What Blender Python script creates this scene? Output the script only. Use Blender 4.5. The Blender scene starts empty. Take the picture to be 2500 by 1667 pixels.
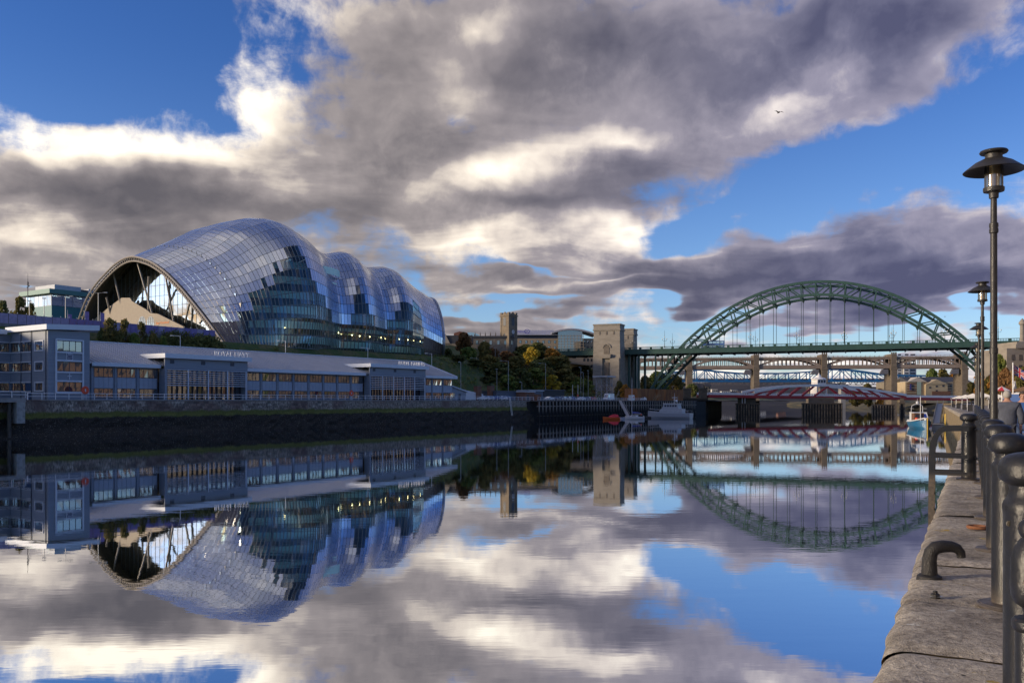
import bpy, bmesh, math, random
from mathutils import Vector, Matrix
random.seed(7)
sc = bpy.context.scene
COL = sc.collection
R = math.radians
# ------------------------------------------------------------------ camera
F, HZ, CH = 2100.0, 979.0, 6.4          # focal length in photo pixels, horizon row, lens height above the water
cam = bpy.data.cameras.new('camera'); cam.sensor_width = 36; cam.lens = 36 * F / 2500
cam.shift_y = (HZ - 833.5) / 2500; cam.clip_start = 0.05; cam.clip_end = 12000
camo = bpy.data.objects.new('camera', cam); camo.location = (0, 0, CH); camo.rotation_euler = (R(90), 0, 0)
COL.objects.link(camo); sc.camera = camo
sc.view_settings.view_transform = 'Standard'; sc.view_settings.look = 'None'
sc.view_settings.exposure = 1.42; sc.view_settings.gamma = 1; sc.view_settings.use_curve_mapping = False
sc.cycles.use_denoising = True; sc.cycles.max_bounces = 6; sc.cycles.transparent_max_bounces = 12
sc.cycles.glossy_bounces = 4; sc.cycles.diffuse_bounces = 2; sc.cycles.caustics_reflective = False; sc.cycles.caustics_refractive = False
sc.cycles.sample_clamp_indirect = 6
# ------------------------------------------------------------------ node helper
class NT:
    def __init__(s, tree): s.t = tree; s.n = tree.nodes; s.l = tree.links
    def new(s, typ, **kw):
        n = s.n.new(typ)
        for k, v in kw.items(): setattr(n, k, v)
        return n
    def put(s, sock, v):
        if hasattr(v, 'is_output'): s.l.new(v, sock)
        elif v is not None: sock.default_value = v
    def m(s, op, a, b=None, c=None, clamp=False):
        n = s.new('ShaderNodeMath', operation=op, use_clamp=clamp)
        for i, v in enumerate((a, b, c)):
            if v is not None: s.put(n.inputs[i], v)
        return n.outputs[0]
    def v(s, op, a, b=None):
        n = s.new('ShaderNodeVectorMath', operation=op)
        s.put(n.inputs[0], a)
        if b is not None: s.put(n.inputs[3] if op == 'SCALE' else n.inputs[1], b)
        return n.outputs['Value'] if op in ('DOT_PRODUCT', 'LENGTH') else n.outputs[0]
    def noise(s, vec, scale, detail=4, rough=0.5, dist=0, out='Fac'):
        n = s.new('ShaderNodeTexNoise'); s.put(n.inputs['Vector'], vec)
        n.inputs['Scale'].default_value = scale; n.inputs['Detail'].default_value = detail
        n.inputs['Roughness'].default_value = rough; n.inputs['Distortion'].default_value = dist
        return n.outputs[out]
    def ramp(s, fac, stops, interp='LINEAR'):
        n = s.new('ShaderNodeValToRGB'); n.color_ramp.interpolation = interp
        e = n.color_ramp.elements
        while len(e) < len(stops): e.new(0.5)
        for el, (p, c) in zip(e, stops): el.position = p; el.color = (*c, 1)
        s.put(n.inputs[0], fac); return n.outputs[0]
    def mix(s, fac, a, b, typ='MIX'):
        n = s.new('ShaderNodeMix', data_type='RGBA', blend_type=typ)
        s.put(n.inputs[0], fac)
        for i, v in ((6, a), (7, b)):
            if isinstance(v, tuple) and len(v) == 3: v = (*v, 1)
            s.put(n.inputs[i], v)
        return n.outputs[2]
    def smooth(s, x, a, b):
        n = s.new('ShaderNodeMapRange', interpolation_type='SMOOTHSTEP')
        s.put(n.inputs[0], x); n.inputs[1].default_value = a; n.inputs[2].default_value = b
        return n.outputs[0]
    def comb(s, x, y, z=0.0):
        n = s.new('ShaderNodeCombineXYZ')
        for i, v in enumerate((x, y, z)): s.put(n.inputs[i], v)
        return n.outputs[0]
# ------------------------------------------------------------------ sun and sky
SUN_AZ, SUN_EL = R(-102), R(11)          # azimuth from +Y, clockwise positive: the sun stands to the left, low
sun_dir = Vector((math.sin(SUN_AZ) * math.cos(SUN_EL), math.cos(SUN_AZ) * math.cos(SUN_EL), math.sin(SUN_EL)))
sl = bpy.data.lights.new('sun', 'SUN'); sl.energy = 1.5; sl.angle = R(10); sl.color = (1.0, 0.80, 0.56)
so = bpy.data.objects.new('sun', sl); so.rotation_euler = (-sun_dir).to_track_quat('-Z', 'Y').to_euler(); COL.objects.link(so)
world = bpy.data.worlds.new('World'); sc.world = world; world.use_nodes = True
w = NT(world.node_tree); w.n.clear()
gen = w.new('ShaderNodeTexCoord').outputs['Generated']
sep = w.new('ShaderNodeSeparateXYZ'); w.put(sep.inputs[0], gen); dx, dy, dz = sep.outputs
sky = w.new('ShaderNodeTexSky'); sky.sky_type = 'NISHITA'; sky.sun_disc = False
sky.sun_elevation = R(16); sky.sun_rotation = SUN_AZ; sky.air_density = 1.0; sky.dust_density = 0.4; sky.ozone_density = 2.5
azm = w.m('ARCTAN2', dx, dy); elv = w.m('ARCSINE', dz)
ae0 = w.comb(azm, elv, 0.0)
# cloud-plane coordinates: clouds flatten out towards the horizon as a real layer does
zz = w.m('ADD', w.m('MAXIMUM', dz, 0.0), 0.11)
plane = w.comb(w.m('DIVIDE', dx, zz), w.m('DIVIDE', dy, zz), 0.0)
warp = w.v('SCALE', w.v('SUBTRACT', w.noise(plane, 1.3, 2, 0.55, out='Color'), (0.5, 0.5, 0.5)), 0.13)
warp2 = w.v('SCALE', w.v('SUBTRACT', w.noise(ae0, 9.0, 3, 0.6, out='Color'), (0.5, 0.5, 0.5)), 0.085)
ae = w.v('ADD', ae0, w.v('ADD', warp, warp2))
def blob_sum(blobs, base):
    acc = base
    for px, py, rx, ry, rot, amp in blobs:
        t = (px - 1250) / F; az0 = math.atan(t); el0 = math.atan((HZ - py) / F * math.cos(az0)); c = math.cos(az0)
        sx, sy = rx / F * c * c * 1.5, ry / F * c * 1.5
        if abs(rot) <= 5:
            mp = w.new('ShaderNodeVectorMath', operation='MULTIPLY_ADD'); w.put(mp.inputs[0], ae)
            mp.inputs[1].default_value = (1 / sx, 1 / sy, 0); mp.inputs[2].default_value = (-az0 / sx, -el0 / sy, 0)
        else:
            mp = w.new('ShaderNodeMapping', vector_type='TEXTURE'); w.put(mp.inputs[0], ae)
            mp.inputs[1].default_value = (az0, el0, 0); mp.inputs[2].default_value = (0, 0, R(rot)); mp.inputs[3].default_value = (sx, sy, 1)
        g = w.new('ShaderNodeTexGradient', gradient_type='QUADRATIC_SPHERE'); w.put(g.inputs[0], mp.outputs[0])
        acc = w.m('MULTIPLY_ADD', g.outputs['Fac'], amp, acc)
    return acc
#SKYBLOBS
# (photo px, py, half width, half height, tilt, amount): + adds cloud, - opens blue sky
COVER = [
 (300, 90, 520, 190, 0, -1.5), (120, 20, 420, 200, 0, -0.8), (90, 330, 230, 110, 0, .6), (560, 60, 120, 150, 40, .6), (330, 345, 260, 60, 0, .7),
 (650, 230, 200, 160, 30, .8), (520, 430, 700, 130, 0, .8), (1000, 330, 330, 330, 0, .9), (1150, 110, 260, 90, 10, .35),
 (1090, 200, 60, 45, -30, -.5), (940, 20, 200, 45, 0, -.2),
 (1500, 130, 500, 220, 10, .8), (2000, 90, 480, 190, 22, 1.0), (1400, 430, 430, 140, 8, .9), (1850, 260, 360, 120, 20, .75), (2250, 40, 340, 130, 10, 1.1),
 (2000, 425, 420, 66, 24, -1.3), (1660, 548, 260, 34, 20, -.9), (2370, 260, 190, 130, 24, -1.15), (2280, 375, 260, 95, 20, -1.0),
 (2480, 300, 120, 150, 0, -.4), (2450, 500, 190, 70, 10, .8), (2250, 480, 180, 36, 10, .3),
 (1800, 645, 760, 130, 2, 1.1), (1540, 690, 280, 60, 0, .7), (1640, 640, 260, 60, 0, .5), (2000, 690, 700, 120, 0, 1.0), (2420, 670, 340, 140, 0, 1.0), (1250, 560, 420, 70, 0, .7), (1250, 700, 320, 44, 4, .9), (1600, 725, 280, 60, -3, .8),
 (1480, 668, 160, 16, 5, -1.0), (1330, 657, 200, 14, 0, -.6), (1180, 752, 280, 20, 4, -1.2), (1640, 782, 140, 18, 3, -.8), (2080, 800, 500, 26, 2, -1.2), (2330, 785, 260, 34, 0, -.9),
 (150, 570, 560, 140, 0, 1.2), (150, 700, 420, 80, 0, .9), (60, 720, 90, 12, 0, -.6), (1150, 800, 240, 30, 0, 1.1), (1390, 800, 150, 32, 8, .9),
 (1950, 905, 900, 60, 0, .25),
]
LIGHT = [
 (620, 130, 200, 110, 50, .75), (520, 250, 210, 120, 30, .78), (60, 240, 170, 75, -25, .8), (300, 330, 250, 65, -3, .78), (720, 330, 200, 120, 0, .28),
 (330, 455, 560, 75, 3, -.34), (60, 500, 250, 50, -25, .22), (80, 575, 200, 45, 0, .36), (560, 440, 200, 50, 0, -.12), (200, 630, 280, 55, -5, .22), (900, 500, 250, 90, 0, -.22), (860, 230, 150, 130, 0, -.14),
 (1170, 130, 170, 60, 15, .5), (1050, 80, 120, 40, 0, .2), (1480, 90, 360, 120, 10, -.24), (1950, 70, 380, 110, 20, -.26), (2280, 60, 300, 110, 10, -.22), (1180, 440, 220, 110, 10, .5), (1330, 380, 300, 80, 18, .42), (1540, 320, 150, 60, 15, .34), (1890, 240, 230, 75, 18, .50),
 (1400, 510, 330, 46, 8, -.26), (1550, 430, 160, 60, 10, -.12), (1120, 605, 260, 55, 0, .5), (1500, 575, 200, 40, 10, .5), (1750, 590, 350, 26, -3, .22),
 (1900, 690, 560, 70, 3, -.34), (2300, 690, 320, 90, 0, -.30), (1250, 705, 230, 26, 3, .34), (1480, 690, 160, 18, 5, .28), (1150, 800, 260, 30, 0, -.1), (1600, 740, 240, 36, -3, -.34),
 (2460, 470, 160, 80, 0, .30), (1950, 810, 600, 26, 0, .46), (1900, 905, 700, 55, 0, .6), (2350, 740, 200, 18, 0, .2), (1230, 640, 150, 25, 0, .25),
]
n1 = w.noise(plane, 2.3, 6, 0.62, 0.4); n2 = w.noise(w.v('ADD', ae0, w.v('SCALE', warp2, 0.6)), 15.0, 6, 0.62); n3 = w.noise(plane, 0.75, 2, 0.5); n4 = w.noise(w.v('ADD', plane, (3.1, 7.7, 0)), 1.7, 4, 0.6, 0.6)
base = w.m('MULTIPLY_ADD', n3, 1.2, -0.46)
# towards the right and behind the photographer the cloud thins to open blue, as it already does at the right of the view
side = w.smooth(w.v('DOT_PRODUCT', gen, (0.72, -0.69, 0.0)), 0.05, 0.65)
base = w.m('MULTIPLY_ADD', side, -0.25, base)
cov = blob_sum(COVER, base)
cov = w.m('ADD', cov, w.m('ADD', w.m('MULTIPLY_ADD', n1, 1.25, -0.62), w.m('MULTIPLY_ADD', n2, 1.3, -0.65)))
mask = w.smooth(cov, -0.02, 0.52)
edge = w.m('SUBTRACT', 1.0, w.smooth(cov, 0.15, 0.95))            # thin rims of a cloud let more light through
lig = blob_sum(LIGHT, 0.31)
lig = w.m('ADD', lig, w.m('ADD', w.m('MULTIPLY_ADD', n4, 0.85, -0.425), w.m('MULTIPLY_ADD', n2, 0.75, -0.375)))
lig = w.m('MULTIPLY_ADD', edge, 0.16, lig)
sung = w.v('DOT_PRODUCT', gen, tuple(sun_dir))                       # clouds near the sun are lit through
near = w.smooth(sung, 0.1, 1.0)
lig = w.m('MULTIPLY_ADD', near, 0.20, lig)
lig = w.m('MULTIPLY_ADD', w.smooth(elv, 0.5, 1.0), 0.28, lig)         # unseen cloud overhead brightened to lift the shadows; thinner there than near the horizon
rightish = w.smooth(azm, -0.15, 0.45)
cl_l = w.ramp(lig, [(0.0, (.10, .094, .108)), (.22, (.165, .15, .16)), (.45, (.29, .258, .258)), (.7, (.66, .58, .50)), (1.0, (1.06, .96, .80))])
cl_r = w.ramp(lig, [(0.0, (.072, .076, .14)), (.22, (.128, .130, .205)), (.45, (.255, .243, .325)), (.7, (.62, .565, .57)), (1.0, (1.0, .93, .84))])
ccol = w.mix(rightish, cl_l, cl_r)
cglow = w.mix(w.smooth(sung, 0.55, 1.0), (1, 1, 1), (1.55, 1.15, .70), 'MIX')
ccol = w.mix(1.0, ccol, cglow, 'MULTIPLY')
blue = w.mix(1.0, sky.outputs[0], (0.115, 0.105, 0.125), 'MULTIPLY')
hor = w.m('SUBTRACT', 1.0, w.smooth(elv, 0.02, 0.42))
blue = w.mix(1.0, blue, w.mix(hor, (0.30, 0.56, 0.86), (0.74, 0.94, 1.04)), 'MULTIPLY')
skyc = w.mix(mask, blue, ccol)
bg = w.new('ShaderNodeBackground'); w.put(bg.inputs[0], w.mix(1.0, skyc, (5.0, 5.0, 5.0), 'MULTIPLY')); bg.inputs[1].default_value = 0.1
wo = w.new('ShaderNodeOutputWorld'); w.l.new(bg.outputs[0], wo.inputs[0])
world.cycles.sampling_method = 'MANUAL'; world.cycles.sample_map_resolution = 256
# ------------------------------------------------------------------ materials
MATS = {}
def mat(name, col, rough=0.6, metal=0.0, var=0.0, scale=1.0, bump=0.0, col2=None, spec=0.5, stretch=None, detail=5, obj=False):
    """procedural Principled material: two-tone noise colour, fine relief"""
    if name in MATS: return MATS[name]
    m = bpy.data.materials.new(name); m.use_nodes = True; MATS[name] = m
    t = NT(m.node_tree); b = t.n['Principled BSDF']
    b.inputs['Roughness'].default_value = rough; b.inputs['Metallic'].default_value = metal
    b.inputs['Specular IOR Level'].default_value = spec
    b.inputs['Base Color'].default_value = (*col, 1); m.diffuse_color = (*col, 1)
    if var or bump or col2:
        vec = t.new('ShaderNodeTexCoord').outputs['Object'] if obj else t.new('ShaderNodeNewGeometry').outputs['Position']
        if stretch: vec = t.v('MULTIPLY', vec, stretch)
        n = t.noise(vec, scale, detail, 0.6)
        if col2: t.put(b.inputs['Base Color'], t.mix(t.smooth(n, 0.38, 0.62), col, col2))
        elif var:
            lo = tuple(c * (1 - var) for c in col); hi = tuple(min(1, c * (1 + var)) for c in col)
            t.put(b.inputs['Base Color'], t.ramp(n, [(.25, lo), (.75, hi)]))
        if bump:
            bn = t.new('ShaderNodeBump'); bn.inputs['Strength'].default_value = bump; bn.inputs['Distance'].default_value = 0.05
            t.put(bn.inputs['Height'], t.noise(vec, scale * 4, 5, 0.6)); t.put(b.inputs['Normal'], bn.outputs[0])
    return m
def emat(name, col, s):
    m = mat(name, col); b = m.node_tree.nodes['Principled BSDF']
    b.inputs['Emission Color'].default_value = (*col, 1); b.inputs['Emission Strength'].default_value = s; return m
def glass_mat(name, tint, refl=0.5, rough=0.02, alpha=0.5):
    """window glass: mirrors the sky by angle, lets part of the inside show"""
    if name in MATS: return MATS[name]
    m = bpy.data.materials.new(name); m.use_nodes = True; MATS[name] = m
    t = NT(m.node_tree); t.n.clear()
    gl = t.new('ShaderNodeBsdfGlossy'); gl.inputs['Color'].default_value = (.92, .96, 1, 1); gl.inputs['Roughness'].default_value = rough
    tr = t.new('ShaderNodeBsdfTransparent'); tr.inputs[0].default_value = (*tint, 1)
    di = t.new('ShaderNodeBsdfDiffuse'); di.inputs[0].default_value = (*[c * .35 for c in tint], 1)
    inner = t.new('ShaderNodeMixShader'); inner.inputs[0].default_value = alpha; t.l.new(di.outputs[0], inner.inputs[1]); t.l.new(tr.outputs[0], inner.inputs[2])
    lw = t.new('ShaderNodeLayerWeight'); lw.inputs[0].default_value = 0.2
    fac = t.m('MULTIPLY_ADD', lw.outputs['Fresnel'], 1 - refl, refl, clamp=True)
    mx = t.new('ShaderNodeMixShader'); t.put(mx.inputs[0], fac); t.l.new(inner.outputs[0], mx.inputs[1]); t.l.new(gl.outputs[0], mx.inputs[2])
    o = t.new('ShaderNodeOutputMaterial'); t.l.new(mx.outputs[0], o.inputs[0]); return m
# ------------------------------------------------------------------ mesh builder
class MB:
    def __init__(s): s.v = []; s.f = []; s.mi = []; s.cur = 0
    def add(s, vs, fs):
        o = len(s.v); s.v += [tuple(p) for p in vs]; s.f += [tuple(i + o for i in f) for f in fs]; s.mi += [s.cur] * len(fs); return s
    def box(s, x0, x1, y0, y1, z0, z1):
        return s.add([(x0,y0,z0),(x1,y0,z0),(x1,y1,z0),(x0,y1,z0),(x0,y0,z1),(x1,y0,z1),(x1,y1,z1),(x0,y1,z1)],
                     [(0,3,2,1),(4,5,6,7),(0,1,5,4),(1,2,6,5),(2,3,7,6),(3,0,4,7)])
    def cbox(s, c, sx, sy, sz): return s.box(c[0]-sx/2, c[0]+sx/2, c[1]-sy/2, c[1]+sy/2, c[2]-sz/2, c[2]+sz/2)
    def beam(s, p, q, wd, ht, up=(0,0,1)):
        p, q = Vector(p), Vector(q); d = (q - p)
        if d.length < 1e-6: return s
        d.normalize(); u = Vector(up); a = d.cross(u)
        if a.length < 1e-4: a = d.cross(Vector((0, 1, 0)))
        a.normalize(); b = a.cross(d); a *= wd / 2; b *= ht / 2
        vs = [p-a-b, p+a-b, p+a+b, p-a+b, q-a-b, q+a-b, q+a+b, q-a+b]
        return s.add(vs, [(0,1,2,3),(7,6,5,4),(4,5,1,0),(5,6,2,1),(6,7,3,2),(7,4,0,3)])
    def tube(s, pts, rad, n=8, caps=True):
        pts = [Vector(p) for p in pts]; N = len(pts); rads = rad if isinstance(rad, (list, tuple)) else [rad] * N
        vs = []; a = None
        for i, p in enumerate(pts):
            d = (pts[min(i+1, N-1)] - pts[max(i-1, 0)]).normalized()
            if a is None:
                a = d.cross(Vector((0, 0, 1)))
                if a.length < 1e-3: a = Vector((1, 0, 0))
            a = (a - d * a.dot(d)).normalized(); b = d.cross(a)
            for k in range(n):
                t = 2 * math.pi * k / n; vs.append(p + (a * math.cos(t) + b * math.sin(t)) * rads[i])
        fs = [(i*n+k, i*n+(k+1) % n, (i+1)*n+(k+1) % n, (i+1)*n+k) for i in range(N-1) for k in range(n)]
        if caps: fs += [tuple(range(n-1, -1, -1)), tuple((N-1)*n+k for k in range(n))]
        return s.add(vs, fs)
    def lathe(s, prof, c=(0,0,0), n=24):
        vs = []; N = len(prof)
        for r, z in prof:
            for k in range(n):
                t = 2*math.pi*k/n; vs.append((c[0]+r*math.cos(t), c[1]+r*math.sin(t), c[2]+z))
        fs = [(i*n+k, i*n+(k+1) % n, (i+1)*n+(k+1) % n, (i+1)*n+k) for i in range(N-1) for k in range(n)]
        fs += [tuple(range(n-1, -1, -1)), tuple((N-1)*n+k for k in range(n))]
        return s.add(vs, fs)
    def prism(s, poly, y0, y1, axis='y'):
        """2-D outline (counter-clockwise) pushed along an axis"""
        n = len(poly)
        P = {'y': lambda a, b, t: (a, t, b), 'x': lambda a, b, t: (t, a, b), 'z': lambda a, b, t: (a, b, t)}[axis]
        vs = [P(a, b, y0) for a, b in poly] + [P(a, b, y1) for a, b in poly]
        return s.add(vs, [tuple(range(n)), tuple(range(2*n-1, n-1, -1))] + [(i+n, (i+1) % n+n, (i+1) % n, i) for i in range(n)])
    def ball(s, c, rx, ry=None, rz=None, nu=10, nv=6):
        ry = ry or rx; rz = rz or rx
        vs = [(c[0], c[1], c[2]-rz)]
        for j in range(1, nv):
            ph = -math.pi/2 + math.pi*j/nv
            for k in range(nu):
                t = 2*math.pi*k/nu; vs.append((c[0]+rx*math.cos(ph)*math.cos(t), c[1]+ry*math.cos(ph)*math.sin(t), c[2]+rz*math.sin(ph)))
        vs.append((c[0], c[1], c[2]+rz)); L = len(vs)-1
        fs = [(0, 1+(k+1) % nu, 1+k) for k in range(nu)] + [(L, L-nu+k, L-nu+(k+1) % nu) for k in range(nu)]
        fs += [(1+j*nu+k, 1+j*nu+(k+1) % nu, 1+(j+1)*nu+(k+1) % nu, 1+(j+1)*nu+k) for j in range(nv-2) for k in range(nu)]
        return s.add(vs, fs)
    def mesh(s, name, mats, smooth=False, fix=True):
        me = bpy.data.meshes.new(name); me.from_pydata(s.v, [], s.f)
        for m in (mats if isinstance(mats, (list, tuple)) else [mats]): me.materials.append(m)
        if any(s.mi): me.polygons.foreach_set('material_index', s.mi)
        if fix:
            bm = bmesh.new(); bm.from_mesh(me); bmesh.ops.recalc_face_normals(bm, faces=bm.faces); bm.to_mesh(me); bm.free()
        if smooth:
            me.polygons.foreach_set('use_smooth', [True] * len(me.polygons))
            try: me.set_sharp_from_angle(angle=R(40))
            except Exception: pass
        return me
    def build(s, name, mats, parent=None, smooth=False, fix=True, loc=None):
        return link(name, s.mesh(name, mats, smooth, fix), parent, loc)
def link(name, me, parent=None, loc=None, rz=0, scale=None):
    o = bpy.data.objects.new(name, me); COL.objects.link(o)
    if parent: o.parent = parent
    if loc is not None: o.location = loc
    if rz: o.rotation_euler = (0, 0, rz)
    if scale: o.scale = scale
    return o
def tag(o, label=None, cat=None, group=None, kind=None):
    if label: o['label'] = label
    if cat: o['category'] = cat
    if group: o['group'] = group
    if kind: o['kind'] = kind
    return o
def thing(name, label, cat, loc=(0,0,0), rz=0, group=None):
    o = link(name, None, None, loc, rz); o.empty_display_size = 0.5
    return tag(o, label, cat, group)
def copy_tree(o, parent=None, loc=None, rz=None, label=None):
    c = o.copy(); COL.objects.link(c); c.parent = parent
    if loc is not None: c.location = loc
    if rz is not None: c.rotation_euler = (0, 0, rz)
    if label: c['label'] = label
    for ch in o.children: copy_tree(ch, c)
    return c
def at(px, py, d): return Vector(((px-1250)/F*d, d, CH+(HZ-py)/F*d))
def gx(px, d): return (px-1250)/F*d
def gz(py, d): return CH+(HZ-py)/F*d
# far quay frame: x along the quay away from the photographer, y inland, z up
QA = Vector((-83.3, 152.2)); QE = Vector((90.2, 139.5)).normalized(); QI = Vector((-QE.y, QE.x)); QR = math.atan2(QE.y, QE.x); QT = 6.6
def qw(x, o, z=0.0): p = QA + QE*x + QI*o; return Vector((p.x, p.y, z))
def qd(px, o):
    """quay x and depth of the point that a photo column meets on the vertical plane o metres inland"""
    t = (px-1250)/F; b = QA + QI*o; x = (t*b.y - b.x)/(QE.x - t*QE.y); return x, b.y + QE.y*x
def qx(px, o): return qd(px, o)[0]
def qz(px, py, o): return gz(py, qd(px, o)[1])
def qthing(name, label, cat, x=0.0, o=0.0, z=0.0, group=None): return thing(name, label, cat, qw(x, o, z), QR, group)
# ------------------------------------------------------------------ water
def water_mat():
    m = bpy.data.materials.new('river_water'); m.use_nodes = True; t = NT(m.node_tree); t.n.clear()
    pos = t.new('ShaderNodeNewGeometry').outputs['Position']
    n = t.noise(t.v('MULTIPLY', pos, (0.28, 0.9, 1)), 1.0, 3, 0.5); n2 = t.noise(t.v('MULTIPLY', pos, (1.2, 3.2, 1)), 1.0, 2, 0.5)
    patch = t.smooth(t.noise(t.v('MULTIPLY', pos, (0.006, 0.02, 1)), 1.0, 3, 0.6), 0.4, 0.7)
    hgt = t.m('ADD', n, t.m('MULTIPLY', n2, t.m('MULTIPLY_ADD', patch, 0.5, 0.12)))
    bn = t.new('ShaderNodeBump'); bn.inputs['Strength'].default_value = 0.035; bn.inputs['Distance'].default_value = 0.06; t.put(bn.inputs['Height'], hgt)
    gl = t.new('ShaderNodeBsdfGlossy'); gl.inputs['Roughness'].default_value = 0.012; gl.inputs['Color'].default_value = (.90, .91, .93, 1); t.put(gl.inputs['Normal'], bn.outputs[0])
    di = t.new('ShaderNodeBsdfDiffuse'); di.inputs[0].default_value = (.022, .03, .03, 1)
    lw = t.new('ShaderNodeLayerWeight'); lw.inputs[0].default_value = 0.5
    fac = t.m('MULTIPLY_ADD', lw.outputs['Facing'], 0.30, 0.66, clamp=True)
    mx = t.new('ShaderNodeMixShader'); t.put(mx.inputs[0], fac); t.l.new(di.outputs[0], mx.inputs[1]); t.l.new(gl.outputs[0], mx.inputs[2])
    o = t.new('ShaderNodeOutputMaterial'); t.l.new(mx.outputs[0], o.inputs[0]); return m
wb = MB(); wb.add([(-3000,-300,0),(4000,-300,0),(4000,3500,0),(-3000,3500,0)], [(0,1,2,3)])
tag(wb.build('river_water', water_mat()), kind='structure')
# ------------------------------------------------------------------ facade helper
def fbox(mb, T, a0, a1, z0, z1, d0, d1):
    vs = [T(a, z, d) for d in (d0, d1) for a, z in ((a0,z0),(a1,z0),(a1,z1),(a0,z1))]
    return mb.add(vs, [(0,1,2,3),(7,6,5,4),(4,5,1,0),(5,6,2,1),(6,7,3,2),(7,4,0,3)])
def fpoly(mb, T, pts, d0, d1):
    n = len(pts); vs = [T(a, z, d0) for a, z in pts] + [T(a, z, d1) for a, z in pts]
    return mb.add(vs, [tuple(range(n)), tuple(range(2*n-1, n-1, -1))] + [(i+n, (i+1) % n+n, (i+1) % n, i) for i in range(n)])
def window(parent, T, a0, a1, z0, z1, n, fm, gm, fw=0.08, proud=0.06, rows=1, name='window'):
    """frame part with one pane sub-part per light"""
    f = MB()
    fbox(f, T, a0, a1, z0, z0+fw, -.1, proud); fbox(f, T, a0, a1, z1-fw, z1, -.1, proud)
    for i in range(n+1):
        a = a0 + (a1-a0-fw)*i/n; fbox(f, T, a, a+fw, z0+fw+.003, z1-fw-.003, -.1, proud-.01)
    for j in range(1, rows):
        z = z0+(z1-z0)*j/rows; fbox(f, T, a0+fw, a1-fw, z-fw/2, z+fw/2, -.1, proud-.02)
    o = f.build(name, fm, parent)
    for i in range(n):
        p = MB(); b0 = a0+(a1-a0-fw)*i/n+fw; b1 = a0+(a1-a0-fw)*(i+1)/n
        k = random.uniform(-.02, .02)
        vs = [T(b0, z0+fw, .0+k), T(b1, z0+fw, -k), T(b1, z1-fw, -.0), T(b0, z1-fw, .0)]
        p.add(vs, [(0,1,2,3)]); p.build('pane', gm, o)
    return o
def text_mesh(body, size, depth, mat_, parent, M, name, align='CENTER'):
    """raised lettering as a mesh; M places it (x along the line, y up)"""
    cu = bpy.data.curves.new(name, 'FONT'); cu.body = body; cu.size = size; cu.extrude = depth; cu.align_x = align; cu.resolution_u = 2
    to = bpy.data.objects.new(name, cu); COL.objects.link(to)
    me = bpy.data.meshes.new_from_object(to.evaluated_get(bpy.context.evaluated_depsgraph_get()))
    bpy.data.objects.remove(to); me.materials.clear(); me.materials.append(mat_); me.transform(M)
    return link(name, me, parent)
# ------------------------------------------------------------------ terrain on the far bank (quay frame)
def lerp(a, b, t): return a+(b-a)*max(0, min(1, t))
def sm(t): t = max(0, min(1, t)); return t*t*(3-2*t)
def terr(x, o):
    a = lerp(QT, 21.6, (o-25)/11.5); a = a if o < 37 else 22.3                    # bank under the concert hall terrace
    if o > 60: a = lerp(22.3, 27, (o-60)/120)
    b = QT + max(0, min(26.0, (o-26)*0.40)) + (min(6, (o-91)*.05) if o > 91 else 0)  # wooded park slope beyond it
    b *= 1.0
    z = a + (b-a)*sm((x-178)/24)
    if x > 300: z = lerp(z, QT+max(0, (o-40)*.1), (x-300)/60)
    if o > 26: z += .35*math.sin(x*.31+o*.17)*min(1, (o-26)/8) if not (x < 185 and o > 36) else 0
    return z
def grid_mesh(xs, os_, fn):
    mb = MB(); n = len(os_)
    vs = [qw(x, o, fn(x, o)) for x in xs for o in os_]
    mb.add(vs, [(i*n+j, (i+1)*n+j, (i+1)*n+j+1, i*n+j+1) for i in range(len(xs)-1) for j in range(n-1)]); return mb
grass = mat('bank_grass', (.030, .050, .014), .95, col2=(.075, .068, .028), scale=.35, bump=.9)
def ground_mat():
    m = mat('far_bank_ground', (.06, .07, .03), .95); t = NT(m.node_tree); b = t.n['Principled BSDF']
    geo = t.new('ShaderNodeNewGeometry'); pos = geo.outputs['Position']
    sp = t.new('ShaderNodeSeparateXYZ'); t.put(sp.inputs[0], pos)
    g = t.mix(t.smooth(t.noise(pos, .22, 6, .65), .4, .62), (.055, .095, .022), (.135, .12, .048))
    g = t.mix(t.smooth(t.noise(pos, 1.6, 4, .6), .45, .75), g, (.035, .06, .02))
    p = t.mix(t.noise(pos, .8, 5, .6), (.10, .10, .10), (.19, .185, .175))
    hard = t.smooth(t.m('MULTIPLY_ADD', t.noise(pos, .4, 3, .5), .6, sp.outputs[2]), 7.2, 7.5)
    t.put(b.inputs['Base Color'], t.mix(hard, p, g))
    bn = t.new('ShaderNodeBump'); bn.inputs['Strength'].default_value = .8; bn.inputs['Distance'].default_value = .3
    t.put(bn.inputs['Height'], t.noise(pos, 2.2, 5, .65)); t.put(b.inputs['Normal'], bn.outputs[0]); return m
xs = [-160+6*i for i in range(52)] + [152+4*i for i in range(60)] + [400+20*i for i in range(12)]
oss = [0.4, 6, 14, 22] + [24+1.5*i for i in range(10)] + [39, 41, 45, 50, 55, 60, 66, 72, 78, 84, 90, 96, 104, 115, 130, 150, 180, 230, 320, 500, 900]
tag(grid_mesh(xs, oss, terr).build('far_bank_ground', ground_mat(), fix=False), kind='structure')
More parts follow.
